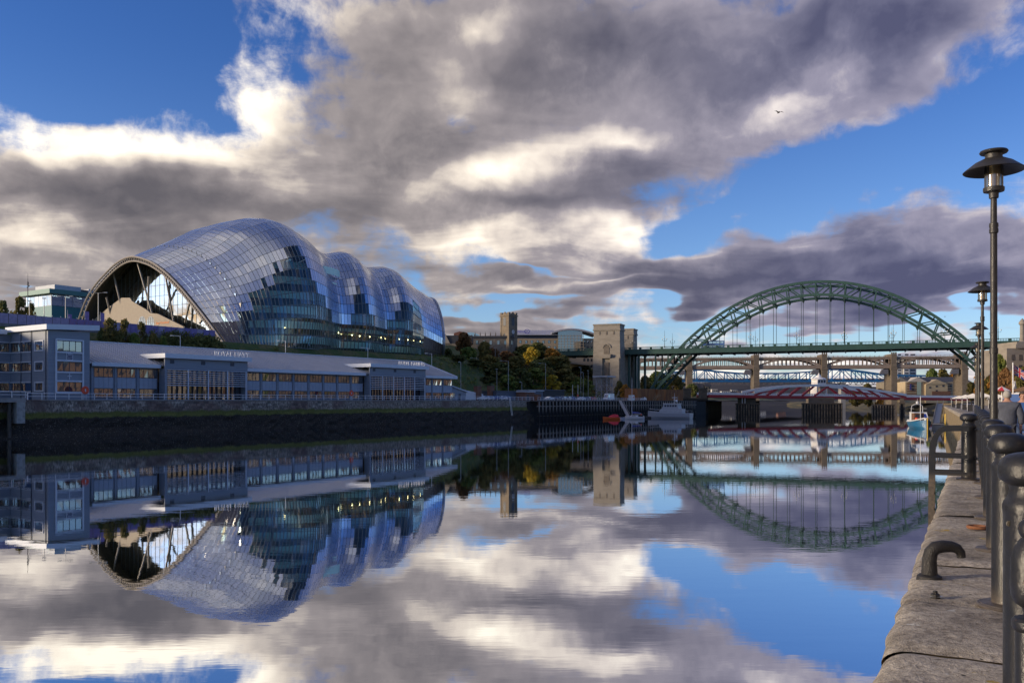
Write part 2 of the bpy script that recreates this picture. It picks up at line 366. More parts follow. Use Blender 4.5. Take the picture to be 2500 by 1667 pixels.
# ------------------------------------------------------------------ far quay wall
def quaywall_mat():
    m = mat('weedy_quay_stone', (.2, .19, .17), .85); t = NT(m.node_tree); b = t.n['Principled BSDF']; b.inputs['Specular IOR Level'].default_value = .25
    pos = t.new('ShaderNodeNewGeometry').outputs['Position']; sp = t.new('ShaderNodeSeparateXYZ'); t.put(sp.inputs[0], pos)
    st = t.v('MULTIPLY', pos, (1, 1, .45)); n = t.noise(pos, .55, 6, .65); nf = t.noise(st, 3.5, 5, .7)
    h = t.m('ADD', sp.outputs[2], t.m('MULTIPLY_ADD', n, 1.3, -.65))
    stone = t.mix(t.smooth(nf, .35, .65), (.16, .135, .11), (.54, .47, .38))
    stone = t.mix(t.smooth(t.noise(pos, .12, 4, .6), .45, .6), stone, (.24, .175, .145))
    green = t.mix(nf, (.075, .085, .025), (.23, .24, .06))
    weed = t.mix(t.smooth(t.noise(st, 6.0, 4, .7), .55, .72), (.040, .034, .026), (.30, .27, .22))
    oi = t.new('ShaderNodeObjectInfo').outputs['Random']; rv_ = t.m('MULTIPLY_ADD', oi, .75, .6); stone = t.mix(1.0, stone, t.comb(rv_, rv_, rv_), 'MULTIPLY')
    c = t.mix(t.smooth(h, 3.2, 3.55), weed, green); c = t.mix(t.smooth(h, 4.2, 4.75), c, stone)
    t.put(b.inputs['Base Color'], c)
    bn = t.new('ShaderNodeBump'); bn.inputs['Strength'].default_value = 1; bn.inputs['Distance'].default_value = .25
    t.put(bn.inputs['Height'], nf); t.put(b.inputs['Normal'], bn.outputs[0]); return m
QX1 = qx(1300, 0)
qwall = qthing('quay_wall', 'weed-covered stone river wall below the white railing and grey naval buildings', 'wall', 0, 0, 0)
qm = quaywall_mat()
mb = MB(); N = 240; prof = [(-.9, -1.5), (-.85, 0), (-.6, .7), (-.5, 1.5), (-.42, 2.3), (-.3, 3.1), (-.12, 3.9), (-.08, 4.4), (-.05, 5.4), (-.03, 6.3), (-.05, 6.55), (1.2, 6.62)]
rnd = random.Random(3)
vs = []
for i in range(N+1):
    x = -160 + (QX1+160)*i/N
    for o, z in prof:
        k = .28 if z < 3.4 else .03
        vs.append((x, o + rnd.uniform(-k, k) - (1.2*max(0, 1-(x+10)/60)*max(0, (1.6-z)/1.6) if x > -12 else 0), z))
n = len(prof); mb.add(vs, [(i*n+j, (i+1)*n+j, (i+1)*n+j+1, i*n+j+1) for i in range(N) for j in range(n-1)])
mb.build('wall_face', qm, qwall, smooth=False)
blk = [MB().box(-.55, .55, -.10, .2, -.235, .235).mesh('stone_block', qm), MB().box(-.42, .42, -.085, .2, -.235, .235).mesh('stone_block', qm)]
rest = MB(); cnt = 0; seen = 0
for r in range(4):
    x = 2.0 + (r % 2)*.5
    while x < QX1-1:
        wv = rnd.choice((0, 0, 1)); hw = .55 if wv == 0 else .42
        off = rnd.uniform(-.05, .06); z = 4.62 + r*.5
        if rnd.random() > .08:
            if cnt < 290 and x < 74: link('stone_block', blk[wv], qwall, (x, off, z)); cnt += 1
            else: rest.box(x-hw, x+hw, off-.09, off+.2, z-.235, z+.235)
        x += hw*2 + .05
tag(rest.build('far_stone_blocks', qm, qwall), kind='stuff')
cop = MB(); x = 0
conc = mat('quay_concrete', (.30, .29, .27), .9, var=.35, scale=.9, bump=.4)
for i in range(66):
    o = MB().box(0, 2.46, -.16, .9, 6.46, 6.70).build('coping_stone', conc, qwall, loc=(i*2.5, 0, 0)) if i == 0 else link('coping_stone', cop0.data, qwall, (i*2.5, 0, 0))
    if i == 0: cop0 = o
# left: a concrete slab on piles in front of the wall
pier = qthing('concrete_jetty', 'old concrete jetty slab on dark piles beside the three storey naval block', 'jetty', qx(62, -2.2), 0, 0)
MB().box(-60, 0, -2.4, -.2, 6.2, 6.95).build('slab', conc, pier)
wood = mat('wet_timber', (.035, .030, .024), .75, col2=(.10, .085, .065), scale=2.0, stretch=(1, 1, .25), bump=.6)
dark = mat('dark_weed', (.03, .028, .024), .7, var=.4, scale=2, bump=.5)
pm = MB().tube([(0,0,-1.5),(0,0,6.2)], .34, 10).mesh('pile', wood, True)
for i in range(14): link('pile', pm, pier, (-2.4-i*2.6, -1.6, 0))
MB().box(-1.6, -.2, -2.5, -.1, 2.6, 6.195).build('pillar', mat('pale_concrete', (.36, .36, .33), .9, var=.4, scale=1.5), pier)
# ------------------------------------------------------------------ railings on the far quay
white = mat('white_paint', (.82, .82, .82), .45, var=.06, scale=1.0)
def railing(name, label, pts, post_every, height, rails, rad=.055, z0=None, group=None, m=white):
    r = thing(name, label, 'railing', pts[0], 0, group); b = Vector(pts[0])
    pm = MB().tube([(0,0,-.05),(0,0,height)], rad*1.15, 6).mesh('post', m)
    for p, q in zip(pts, pts[1:]):
        p, q = Vector(p), Vector(q); L = (q-p).length; k = max(1, round(L/post_every))
        for i in range(k+1): link('post', pm, r, p+(q-p)*(i/k)-b)
        for h in rails: MB().tube([p-b+Vector((0,0,h)), q-b+Vector((0,0,h))], rad, 6).build('rail', m, r)
    return r
railing('quay_railing', 'long white two-rail fence along the edge of the stone quay wall', [qw(qx(68, .3), .3, 6.66), qw(qx(1303, .3), .3, 6.66)], 2.45, 1.15, (1.13, .58))
railing('jetty_railing', 'white railing on the concrete jetty slab beside the naval block', [qw(qx(-40, -2), -2.0, 6.93), qw(qx(62, -2), -2.0, 6.93), qw(qx(66, .1), .1, 6.75)], 2.45, 1.15, (1.13, .58))
# ------------------------------------------------------------------ timber wharf beyond the wall
WX0, WX1 = qx(1312, -3), qx(1700, -3)
wharf = qthing('timber_wharf', 'long timber wharf on tall piles with parked cars on top', 'wharf', WX0, 0, 0)
deckm = mat('wharf_deck', (.11, .10, .09), .9, var=.4, scale=.7)
LW = WX1-WX0
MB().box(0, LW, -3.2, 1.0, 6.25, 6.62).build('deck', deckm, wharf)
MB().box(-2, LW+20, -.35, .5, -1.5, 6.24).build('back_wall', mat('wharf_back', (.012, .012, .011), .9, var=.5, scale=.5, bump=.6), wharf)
wood2 = mat('pale_pile', (.016, .015, .013), .8, col2=(.028, .026, .022), scale=1.2)
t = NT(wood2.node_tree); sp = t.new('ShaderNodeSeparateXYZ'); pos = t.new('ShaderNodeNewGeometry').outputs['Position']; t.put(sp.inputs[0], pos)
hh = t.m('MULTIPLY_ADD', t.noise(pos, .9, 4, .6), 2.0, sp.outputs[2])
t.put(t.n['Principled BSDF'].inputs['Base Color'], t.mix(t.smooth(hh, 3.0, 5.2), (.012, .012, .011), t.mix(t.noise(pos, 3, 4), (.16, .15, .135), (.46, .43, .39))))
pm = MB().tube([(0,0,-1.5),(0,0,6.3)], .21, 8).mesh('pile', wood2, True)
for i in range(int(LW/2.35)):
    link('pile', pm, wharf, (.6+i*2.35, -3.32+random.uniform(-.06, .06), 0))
bm_ = MB().box(0, LW, -3.0, -2.7, 1.2, 1.5).build('waling', wood, wharf)
MB().box(0, LW, -3.05, -2.72, 4.5, 4.8).build('waling', wood2, wharf)
railing('wharf_railing', 'white railing along the timber wharf in front of the parked cars', [qw(WX0+.3, -3.0, 6.6), qw(qx(1578, -3), -3.0, 6.6)], 1.9, 1.1, (1.08, .56, .12), .04)
# steel ladder leaning on the stone wall
lad = qthing('steel_ladder', 'pale metal ladder hanging down the stone quay wall near the parked cars', 'ladder', qx(1246, -.7), -.85, 0)
for sx in (-.33, .33): MB().beam((sx, .45, 7.9), (sx, -.55, 1.7), .08, .09).build('stile', white, lad)
rm = MB().box(-.33, .33, -.03, .03, -.03, .03).mesh('rung', white)
for i in range(13): t_ = i/13; link('rung', rm, lad, (0, .35-.9*t_, 7.3-5.4*t_))
# ------------------------------------------------------------------ naval block (three storeys)
def lo_at(px, x):
    """inland offset where a photo column meets the cross plane at quay position x"""
    t = (px-1250)/F; b = QA + QE*x; return (t*b.y - b.x)/(QI.x - t*QI.y)
slate = mat('slate_blue_cladding', (.235, .27, .325), .55, var=.16, scale=.8, stretch=(.3, .3, 9))
slate_l = mat('pale_blue_panel', (.34, .39, .47), .5, var=.08, scale=1.2)
fascia = mat('fascia_metal', (.62, .68, .76), .42, var=.06, scale=.7)
framew = mat('white_frame', (.62, .66, .72), .5)
framed = mat('dark_frame', (.025, .035, .06), .5)
pane_m = glass_mat('window_glass', (.34, .36, .38), .22, .03, .5)
room = mat('room_inside', (.16, .11, .07), .9, col2=(.42, .30, .17), scale=.9)
TO = 2.5; TX = qx(117, TO); TW = qx(219, TO)-TX; TH = 19.3-QT; LD = lo_at(26, TX)-TO
nb = qthing('naval_block', 'three storey slate blue block with white framed window tower', 'building', TX, TO, QT)
Tf = lambda a, z, d: (a, -d, z); Tl = lambda a, z, d: (-d, a, z)
def ring_wall(mb, T, a0, a1, z0, z1, holes, th=.3):
    """wall slab cut into strips round the window openings"""
    hs = sorted(holes); cuts = sorted({a0, a1} | {h[0] for h in hs} | {h[1] for h in hs})
    for c0, c1 in zip(cuts, cuts[1:]):
        col_ = sorted([(h[2], h[3]) for h in hs if h[0] <= c0+1e-6 and h[1] >= c1-1e-6]); z = z0
        for b, t_ in col_:
            if b > z: fbox(mb, T, c0, c1, z, b, -th, 0)
            z = t_
        if z < z1: fbox(mb, T, c0, c1, z, z1, -th, 0)
lev = [(17.5-QT, 15.5-QT), (13.7-QT, 11.85-QT), (9.95-QT, 8.15-QT)]
f0, f1 = qx(137, TO)-TX, qx(201, TO)-TX
holesF = [(f0+.1, f1-.1, b, t_) for t_, b in lev]
w0, w1 = lo_at(107, TX)-TO, lo_at(85, TX)-TO
y1_, y2_, y3_ = lo_at(78, TX)-TO, lo_at(52.5, TX)-TO, LD
holesL = [(w0, w1, b, t_) for t_, b in lev] + [(a, c, b+.1, t_-.15) for t_, b in lev for a, c in ((y1_+.2, y2_-.15), (y2_+.15, y3_-.15))]
mb = MB(); ring_wall(mb, Tf, 0, TW, -.2, TH, holesF); mb.build('front_wall', slate, nb)
mb = MB(); ring_wall(mb, Tl, .301, LD, -.2, TH, holesL); mb.build('side_wall', slate, nb)
mb = MB(); mb.box(.3, TW, LD-.2, LD+.0, -.2, TH); mb.box(TW-.3, TW-.002, .301, LD-.25, -.2, TH); mb.build('rear_wall', slate, nb)
for k in (.05, 3.65, 7.4): MB().box(.35, TW-.35, .35, LD-.3, k, k+.25).build('floor_slab', room, nb)
MB().box(3.2, 3.4, .4, LD-.4, .3, TH-.2).build('inner_wall', room, nb)
MB().box(.4, TW-.4, 3.4, 3.6, .3, TH-.2).build('inner_wall', room, nb)
for t_, b in lev: window(nb, Tf, f0+.1, f1-.1, b, t_, 4, framed, pane_m)
for t_, b in lev: window(nb, Tl, w0, w1, b, t_, 1, framew, pane_m, fw=.22, proud=.14)
for t_, b in lev:
    for a, c in ((y1_+.2, y2_-.15), (y2_+.15, y3_-.15)):
        o = window(nb, Tl, a, c, b+.1, t_-.15, 3, framed, pane_m)
        s_ = MB(); fbox(s_, Tl, a-.1, c+.1, b-.12, b+.1, .0, .14); s_.build('sill', framew, o); s_ = MB(); fbox(s_, Tl, a-.1, c+.1, t_-.15, t_+.03, .0, .14); s_.build('lintel', framew, o)
sur = MB()
fbox(sur, Tf, f0-.22, f0+.08, lev[2][1]-.25, lev[0][0]+.3, .0, .22); fbox(sur, Tf, f1-.08, f1+.22, lev[2][1]-.25, lev[0][0]+.3, .0, .22)
for zt, th in ((lev[0][0]+.04, .3), (lev[0][1]-.28, .28), (lev[1][0], .28), (lev[1][1]-.28, .28), (lev[2][0], .28), (lev[2][1]-.3, .3)): fbox(sur, Tf, f0+.085, f1-.085, zt, zt+th, .0, .2)
sur.build('window_surround', fascia, nb)
# roof: a thin wedge with a deep pale fascia, jutting out to the far end
rx0, rx1, ry0, ry1 = -.7, qx(243.5, TO-.8)-TX, -.8, LD+.6
zr = lambda x: TH+.02 + .045*(x-rx0)
mb = MB(); mb.add([(rx0,ry0,zr(rx0)),(rx1,ry0,zr(rx1)),(rx1,ry1,zr(rx1)),(rx0,ry1,zr(rx0)),(rx0,ry0,zr(rx0)+.95),(rx1,ry0,zr(rx1)+.95),(rx1,ry1,zr(rx1)+.95),(rx0,ry1,zr(rx0)+.95)],
    [(0,3,2,1),(4,5,6,7),(0,1,5,4),(1,2,6,5),(2,3,7,6),(3,0,4,7)])
rf = mb.build('roof', fascia, nb)
for yy in (y1_+.05, y2_, .55): MB().tube([(-.12, yy, -.2), (-.12, yy, TH)], .07, 6).build('drainpipe', framed, nb)
# badge with the service's name, and the anchor-like cross below it
bw = (f0+f1)/2
bd = MB(); fbox(bd, Tf, bw-.62, bw+.62, 14.0-QT, 15.42-QT, .0, .12); badge = bd.build('badge', framew, nb)
bd = MB(); fbox(bd, Tf, bw-.5, bw+.5, 14.1-QT, 15.32-QT, .123, .14); bd.build('badge_panel', mat('navy_blue', (.02, .03, .10), .5), badge)
MF = lambda x, z, d: Matrix.Translation((x, -d, z)) @ Matrix.Rotation(R(90), 4, 'X')
text_mesh('ROYAL\nNAVY', .33, .01, framew, badge, MF(bw, 14.55-QT, .15), 'lettering')
bd = MB()
for i in range(2): fbox(bd, Tf, bw-.4, bw+.4, 14.92-QT+i*.19, 15.05-QT+i*.19, .142, .155)
bd.build('flag_mark', framew, badge)
cr = MB(); fbox(cr, Tf, bw-.06, bw+.06, 10.35-QT, 11.6-QT, .01, .09); fbox(cr, Tf, bw-.34, bw+.34, 10.95-QT, 11.08-QT, .012, .085)
for s_ in (-1, 1): fpoly(cr, Tf, [(bw+s_*.30, 10.85-QT), (bw+s_*.40, 11.02-QT), (bw+s_*.22, 11.18-QT)][::s_], .013, .08)
cr.build('anchor_emblem', framew, nb)
mb = MB(); mb.box(-.45, -.3, .9, 1.2, 5.4, 5.6); mb.box(-.3, 0, 1.0, 1.1, 5.45, 5.55); mb.build('camera_box', framew, nb)
dr = MB(); fbox(dr, Tl, y1_+.25, y1_+2.1, 0, 3.2, .0, .06); dr.build('door', mat('door_blue', (.02, .06, .14), .5), nb)
# wing that runs on to the left from the inner corner
wing = qthing('naval_wing', 'slate blue window-banded wing joined to the three storey naval block', 'building', TX-.02, TO+LD, QT)
Tw = lambda a, z, d: (a, -d, z)
bays = [(-5.2*(i+1), -5.2*i-.3) for i in range(7)]
mb = MB(); ring_wall(mb, Tw, -36.6, 0, -.2, TH-.4, [(a, c, b+.1, t_-.15) for t_, b in lev for a, c in bays]); mb.build('front_wall', slate, wing)
MB().box(-36.6, 0, .301, 9, TH-.42, TH-.4).build('ceiling', slate, wing); MB().box(-36.6, 0, 4, 4.2, -.2, TH-.45).build('inner_wall', room, wing)
for t_, b in lev:
    for a, c in bays[:3]:
        o = window(wing, Tw, a, c, b+.1, t_-.15, 3, framed, pane_m)
        s_ = MB(); fbox(s_, Tw, a-.1, c+.1, b-.12, b+.1, .0, .14); s_.build('sill', framew, o); s_ = MB(); fbox(s_, Tw, a-.1, c+.1, t_-.15, t_+.03, .0, .14); s_.build('lintel', framew, o)
MB().box(-37, -1.0, -.8, 9.5, TH-.38, TH+.5).build('roof', fascia, wing)
# ------------------------------------------------------------------ long naval hall
LO = 6.0; LX = qx(219, LO)-1.5; RX = qx(1104, LO)-LX
nh = qthing('naval_hall', 'long low slate blue naval hall with ribbed metal roof and louvred bays', 'building', LX, LO, QT)
ze = 13.6-QT; zrg = 19.0-QT; RD = 15.0
X = lambda px: qx(px, LO)-LX
secs = [(1.6, X(384), 3), (X(592), X(886), 8), (X(1026), RX, 3)]
baysL = [(X(388), X(590), 4), (X(889), X(1026), 5)]
seam = mat('roof_metal', (.46, .465, .49), .45, .1, var=.10, scale=.35)
upr, lor = (12.9-QT, 11.1-QT), (8.9-QT, 7.0-QT)
for a0, a1, k in secs:
    wb_ = (a1-a0)/k; holes = []
    for i in range(k):
        b0, b1 = a0+wb_*i+.75, a0+wb_*(i+1)-.15
        holes += [(b0, b1, upr[1], upr[0]), (b0, b1, lor[1], lor[0])]
    mb = MB(); ring_wall(mb, Tf, a0, a1, -.1, ze, holes); mb.build('front_wall', slate, nh)
    for i in range(k):
        b0, b1 = a0+wb_*i+.75, a0+wb_*(i+1)-.15
        n = 3 if wb_ < 4.2 else 4
        window(nh, Tf, b0, b1, upr[1], upr[0], n, framed, pane_m); window(nh, Tf, b0, b1, lor[1], lor[0], n, framed, pane_m)
        for j in range(n):
            c0 = b0+(b1-b0)*j/n; p_ = MB(); fbox(p_, Tf, c0+.03, c0+(b1-b0)/n-.03, lor[0]+.06, upr[1]-.06, .0, .05); p_.build('spandrel_panel', slate_l, nh)
        p_ = MB(); fbox(p_, Tf, a0+wb_*i+.12, a0+wb_*i+.42, -.1, ze-.02, .0, .16); p_.build('pilaster', slate, nh)
MB().box(.4, RX-.4, 3.2, 3.4, 0, ze).build('inner_wall', room, nh); MB().box(.4, RX-.4, .4, 3.1, 3.3, 3.6).build('floor_slab', room, nh)
MB().box(RX-.3, RX-.003, .301, RD*2, -.1, ze).build('end_wall', slate, nh)
for k in (6, 12, 18, 24): MB().box(RX-.003, RX+.05, k, k+3, 1, 3).build('end_window', pane_m, nh)
# roof: front slope, hipped far end, standing seams
eo = 1.1; hipx = qx(1027, LO+15)-LX+8
rp = [(-.3, -eo, ze+.25), (RX+1.0, -eo, ze+.25), (hipx-8, RD, zrg), (-.3, RD, zrg), (RX+1.0, 2*RD, ze+.25)]
mb = MB(); dn = [(x, y, z-.22) for x, y, z in rp]
mb.add(rp+dn, [(0,1,2,3), (1,4,2), (5,8,7,6), (6,7,9), (0,5,6,1), (3,2,7,8), (0,3,8,5), (1,6,9,4), (4,9,7,2)])
roof = mb.build('roof', seam, nh)
nse = 112; sl_ = (zrg-ze-.25)/(RD+eo)
L_ = RX+1.0
sm_ = {}
for i in range(nse):
    x = -.2 + (L_)*i/nse
    top = RD if x < hipx-8 else -eo+(RD+eo)*(L_-x)/(L_-(hipx-8))
    if top < -.5: continue
    key = round(top, 1)
    if key not in sm_: sm_[key] = MB().beam((0, -eo, ze+.27), (0, top, ze+.27+sl_*(top+eo)), .15, .22).mesh('roof_seam', seam)
    link('roof_seam', sm_[key], roof, (x, 0, 0))
MB().beam((-.3, RD, zrg+.05), (hipx-8, RD, zrg+.05), .5, .16).build('ridge_cap', fascia, roof)
MB().beam((hipx-8, RD, zrg+.05), (RX+1.0, -eo, ze+.32), .35, .16).build('hip_cap', fascia, roof)
for a0, a1, k in secs:
    mb = MB(); mb.box(a0-.3, a1+(.0 if a1 < RX-1 else 1.1), -eo-.12, -eo+.3, ze-.42, ze+.32); mb.build('eaves_fascia', fascia, roof)
slat_m = mat('louvre_white', (.60, .64, .72), .45)
for bi, (a0, a1, k) in enumerate(baysL):
    PO = 2.0; zt = 15.3-QT if bi == 0 else 15.5-QT
    bay = MB(); fbox(bay, Tf, a0, a1, zt-2.2, zt, 1.7, PO); fbox(bay, Tf, a0, a0+.5, -.1, zt-2.203, .0, PO); fbox(bay, Tf, a1-.5, a1, -.1, zt-2.203, .0, PO)
    by = bay.build('louvre_bay', slate, nh)
    mb = MB(); mb.box(a0-.6, a1+.5, -PO-.9, 9, zt+.003, zt+.95); mb.build('bay_roof', fascia, by)
    for j in range(3):
        v_ = MB(); fbox(v_, Tf, a0+1.2+j*(a1-a0)*.36, a0+2.2+j*(a1-a0)*.36, zt-1.1, zt-.3, PO, PO+.05); v_.build('vent', framed, by)
    window(nh, Tf, a0+.5, a1-.5, .1, zt-2.2, k*4, framed, pane_m, proud=.3, rows=2, name='glazed_screen')
    zs0, zs1 = 3.1, zt-2.35
    for j in range(8):
        z = zs0+(zs1-zs0)*j/7; s_ = MB(); fbox(s_, Tf, a0+.5, a1-.5, z-.07, z+.07, PO-.25, PO-.05); s_.build('louvre_slat', slat_m, by)
    for j in range(k+1):
        if j == 0: continue
        a = a0+.5+(a1-a0-1)*j/k; s_ = MB(); fbox(s_, Tf, a-.12, a+.12, -.1, zt-2.21, PO-.045, PO+.12); s_.build('mullion', slat_m, by)
    if bi == 0:
        tx = qx(569, LO-3)-LX; text_mesh('ROYAL NAVY', 1.55, .06, mat('sign_white', (.72, .74, .78), .4), nh, MF(tx, zt+.98, PO+.7), 'lettering')
    else:
        tx = qx(1008, LO-3)-LX; text_mesh('ROYAL MARINES', 1.55, .06, mat('sign_white', (.72, .74, .78), .4), nh, MF(tx, zt+.98, PO+.7), 'lettering')
# low lean-to at the far end
lt = qthing('lean_to', 'small slate blue lean-to with white sloping roof at the end of the naval hall', 'building', LX+RX+.1, LO+1, QT)
mb = MB(); mb.prism([(0, 0), (8.5, 0), (8.5, 2.6), (0, 4.4)], 0, 10, 'y'); mb.build('wall', slate, lt)
mb = MB(); mb.add([(-.0,-.5,4.45),(9.4,-.5,2.45),(9.4,10.5,2.45),(0,10.5,4.45),(0,-.5,4.75),(9.4,-.5,2.75),(9.4,10.5,2.75),(0,10.5,4.75)], [(0,3,2,1),(4,5,6,7),(0,1,5,4),(1,2,6,5),(2,3,7,6),(3,0,4,7)]); mb.build('roof', fascia, lt)
window(lt, Tf, 1.0, 2.6, .8, 2.4, 2, framed, pane_m); dd = MB(); fbox(dd, Tf, 4.5, 5.7, 0, 2.1, 0, .05); dd.build('door', framed, lt)
# lifebuoy boards on the railing
orange = mat('lifebuoy_red', (.75, .07, .02), .45)
for px in (207, 857):
    lb = qthing('lifebuoy_stand', ['round red lifebuoy housing on the railing beside the three storey block', 'red lifebuoy housing on the railing in front of the naval hall windows'][px > 500], 'lifebuoy', qx(px, .0), .05, 6.66, 'lifebuoy stands on the quay')
    hs = MB().lathe([(.0, -.06), (.70, -.06), (.75, 0), (.70, .06), (0, .06)], n=20).build('housing', orange, lb); hs.rotation_euler = (R(90), 0, 0); hs.location = (0, -.2, 1.75)
    r_ = MB(); r_.box(-.10, .10, -.30, -.27, 1.5, 2.0); r_.build('slot', framew, lb)
    for s_ in (-.22, .22): MB().tube([(s_, -.1, -.1), (s_, -.1, 1.5)], .05, 6).build('leg', framew, lb)
# ------------------------------------------------------------------ concert hall (billowing steel and glass shell)
hall = qthing('concert_hall', 'billowing blue steel and glass concert hall on the terrace above the river', 'building', 74, 42, 21.9)
HO = Vector((74, 42, 21.9))
BK = [(104, 48.5), (114, 38), (119, 21.9)]
ST = [
 (74, 74,  [(42,21.9),(49,28.5),(55.5,34.2),(62,39.5),(70,45),(78,48.6),(87,50),(97,46.8),(109,38.5),(119,21.9)]),
 (83, 84,  [(39.5,21.9),(41.5,29.5),(45,37),(51.5,44.5),(61,51),(74,55),(86,55.5),(99,50.5),(111,40),(119,21.9)]),
 (90, 95,  [(37.5,21.9),(37.5,30.5),(40,40),(46,49.5),(57.5,58),(73.5,62),(89,60.5),(103,52),(113,40),(119,21.9)]),
 (99, 110, [(36.5,21.9),(35,31),(36.5,42),(42.5,53),(55.5,62.2),(73,66.2),(90,63.5),(105,54),(115,40),(119,21.9)]),
 (108, 126,[(38,21.9),(36.5,31),(38.5,41.5),(44.5,51.5),(56.5,59.5),(73,63),(90,60.5),(104,52),(114,40),(119,21.9)]),
 (117, 139,[(42.3,21.9),(41.2,31),(43.2,40),(49.3,48.6),(59.3,55.8),(74,58.8),(90,54.5),(104,48),(114,38),(119,21.9)]),
 (128, 150,[(39,21.9),(37.5,31),(39.5,41),(46,50),(58,57.7),(74,60.6),(90,58.5),(104,50.5),(114,39),(119,21.9)]),
 (139, 161,[(43.5,21.9),(42.2,31),(44.2,39.5),(50.2,47.5),(60.3,54.3),(75,57.2),(90,53.5),(104,47),(114,37),(119,21.9)]),
 (149, 175,[(41,21.9),(39,31),(41,40.5),(47.5,49.2),(59,55.4),(75,58.4),(90,57),(104,49),(114,38),(119,21.9)]),
 (160, 192,[(45.5,21.9),(43.8,30),(45.6,37.2),(51,44),(60,50),(75,53),(90,51),(104,45),(114,36),(119,21.9)]),
 (170, 203,[(46.5,21.9),(43,27.5),(44.5,34.2),(50,41),(59,46.5),(75,49.5),(90,48),(104,42.5),(114,34),(119,21.9)]),
]
def cr(p0, p1, p2, p3, t):
    return .5*((2*p1)+(p2-p0)*t+(2*p0-5*p1+4*p2-p3)*t*t+(3*p1-p0-3*p2+p3)*t*t*t)
def crs(arr, u):
    n = len(arr)-1; u = max(0, min(n-1e-6, u)); i = int(u); t = u-i
    return cr(arr[max(i-1, 0)], arr[i], arr[i+1], arr[min(i+2, n)], t)
def shell(u, v):
    """u 0..10 along the hall, v 0..9 from the river foot over the ridge to the back foot"""
    cols = [crs([Vector(p) for p in s[2]], v) for s in ST]
    p = crs(cols, u); xf = crs([s[0] for s in ST], u); xt = crs([s[1] for s in ST], u)
    return Vector((xf+(xt-xf)*max(-.1, min(1, (p.x-40)/36)), p.x, p.y)) - HO
# columns spaced by length along the river front
us = [i*.01 for i in range(1001)]; acc = [0]
for a, b in zip(us, us[1:]): acc.append(acc[-1]+((shell(b, 1.5)-shell(a, 1.5)).length+(shell(b, 4)-shell(a, 4)).length)/2)
NC = 92; cu = []; k = 0
for i in range(NC+1):
    tgt = acc[-1]*i/NC
    while k < 999 and acc[k+1] < tgt: k += 1
    cu.append(us[k]+(.01*(tgt-acc[k])/max(1e-6, acc[k+1]-acc[k])))
cu[-1] = 10
rv = [0, .5, .98, 1.36, 1.70, 2.03, 2.36, 2.69, 3.02, 3.36, 3.70, 4.05, 4.42, 4.80, 5.2, 5.6, 6.1]     # row lines over the front
def photo(p):
    q = qw(p.x+HO.x, p.y+HO.y, p.z+HO.z); return 1250+q.x/q.y*F, HZ-(q.z-CH)/q.y*F
def inside(pt, poly):
    x, y = pt; c = False; n = len(poly)
    for i in range(n):
        x1, y1 = poly[i]; x2, y2 = poly[i-1]
        if (y1 > y) != (y2 > y) and x < (x2-x1)*(y-y1)/(y2-y1)+x1: c = not c
    return c
GL = [[(583,890),(583,768),(612,768),(612,716),(640,716),(645,690),(665,688),(672,652),(690,650),(697,622),(706,600),(724,596),(745,640),(775,700),(806,760),(824,800),(824,890)],
      [(866,716),(866,697),(878,695),(890,735),(912,768),(918,800),(1036,800),(1036,890),(815,890),(815,792),(862,790),(862,738),(872,716)],
      [(978,744),(1022,740),(1036,810),(1036,890),(940,890),(948,785),(964,782),(964,765),(978,763)], [(537,785),(537,741),(554,741),(554,785)]]
steel = [mat('shell_steel', (.56, .61, .70), .27, 1.0), mat('shell_steel_b', (.50, .56, .66), .28, 1.0), mat('shell_steel_c', (.63, .67, .74), .24, 1.0)]
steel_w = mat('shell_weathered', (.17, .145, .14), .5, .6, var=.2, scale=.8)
lining = mat('shell_lining', (.13, .12, .11), .8)
hglass = glass_mat('hall_glass', (.80, .97, .96), .07, .015, .97)
hglass2 = glass_mat('hall_glass_b', (.62, .85, .87), .16, .015, .95)
rest_s = {0: MB(), 1: MB(), 2: MB(), 3: MB()}; rest_g = {0: MB(), 1: MB()}; cand = []
rn = random.Random(11); isg = {}
for i in range(NC):
    for j in range(len(rv)-1):
        c = [shell(cu[i], rv[j]), shell(cu[i+1], rv[j]), shell(cu[i+1], rv[j+1]), shell(cu[i], rv[j+1])]
        m_ = (c[0]+c[1]+c[2]+c[3])/4; pp = photo(m_); nrm = (c[2]-c[0]).cross(c[3]-c[1]).normalized()
        g = any(inside(pp, G) for G in GL); isg[i, j] = g
        gap = .055
        def ins(a, b, d):
            e = (b-a).normalized()*gap; f = (d-a).normalized()*gap*1.3; return a+e+f
        q = [ins(c[0], c[1], c[3]), ins(c[1], c[0], c[2]), ins(c[2], c[3], c[1]), ins(c[3], c[2], c[0])]
        tilt = rn.gauss(0, .0016); tw = rn.gauss(0, .0016); wv = (c[1]-c[0]).length; hv = (c[3]-c[0]).length
        off = [(-tilt*wv-tw*hv)/2, (tilt*wv-tw*hv)/2, (tilt*wv+tw*hv)/2, (-tilt*wv+tw*hv)/2]
        q = [p+nrm*o_ for p, o_ in zip(q, off)]
        area = (photo(c[1])[0]-photo(c[0])[0])*(photo(c[0])[1]-photo(c[3])[1])
        cand.append((area, i, j, g, q, nrm, pp))
cand.sort(key=lambda t_: -t_[0]); ng = ns = 0
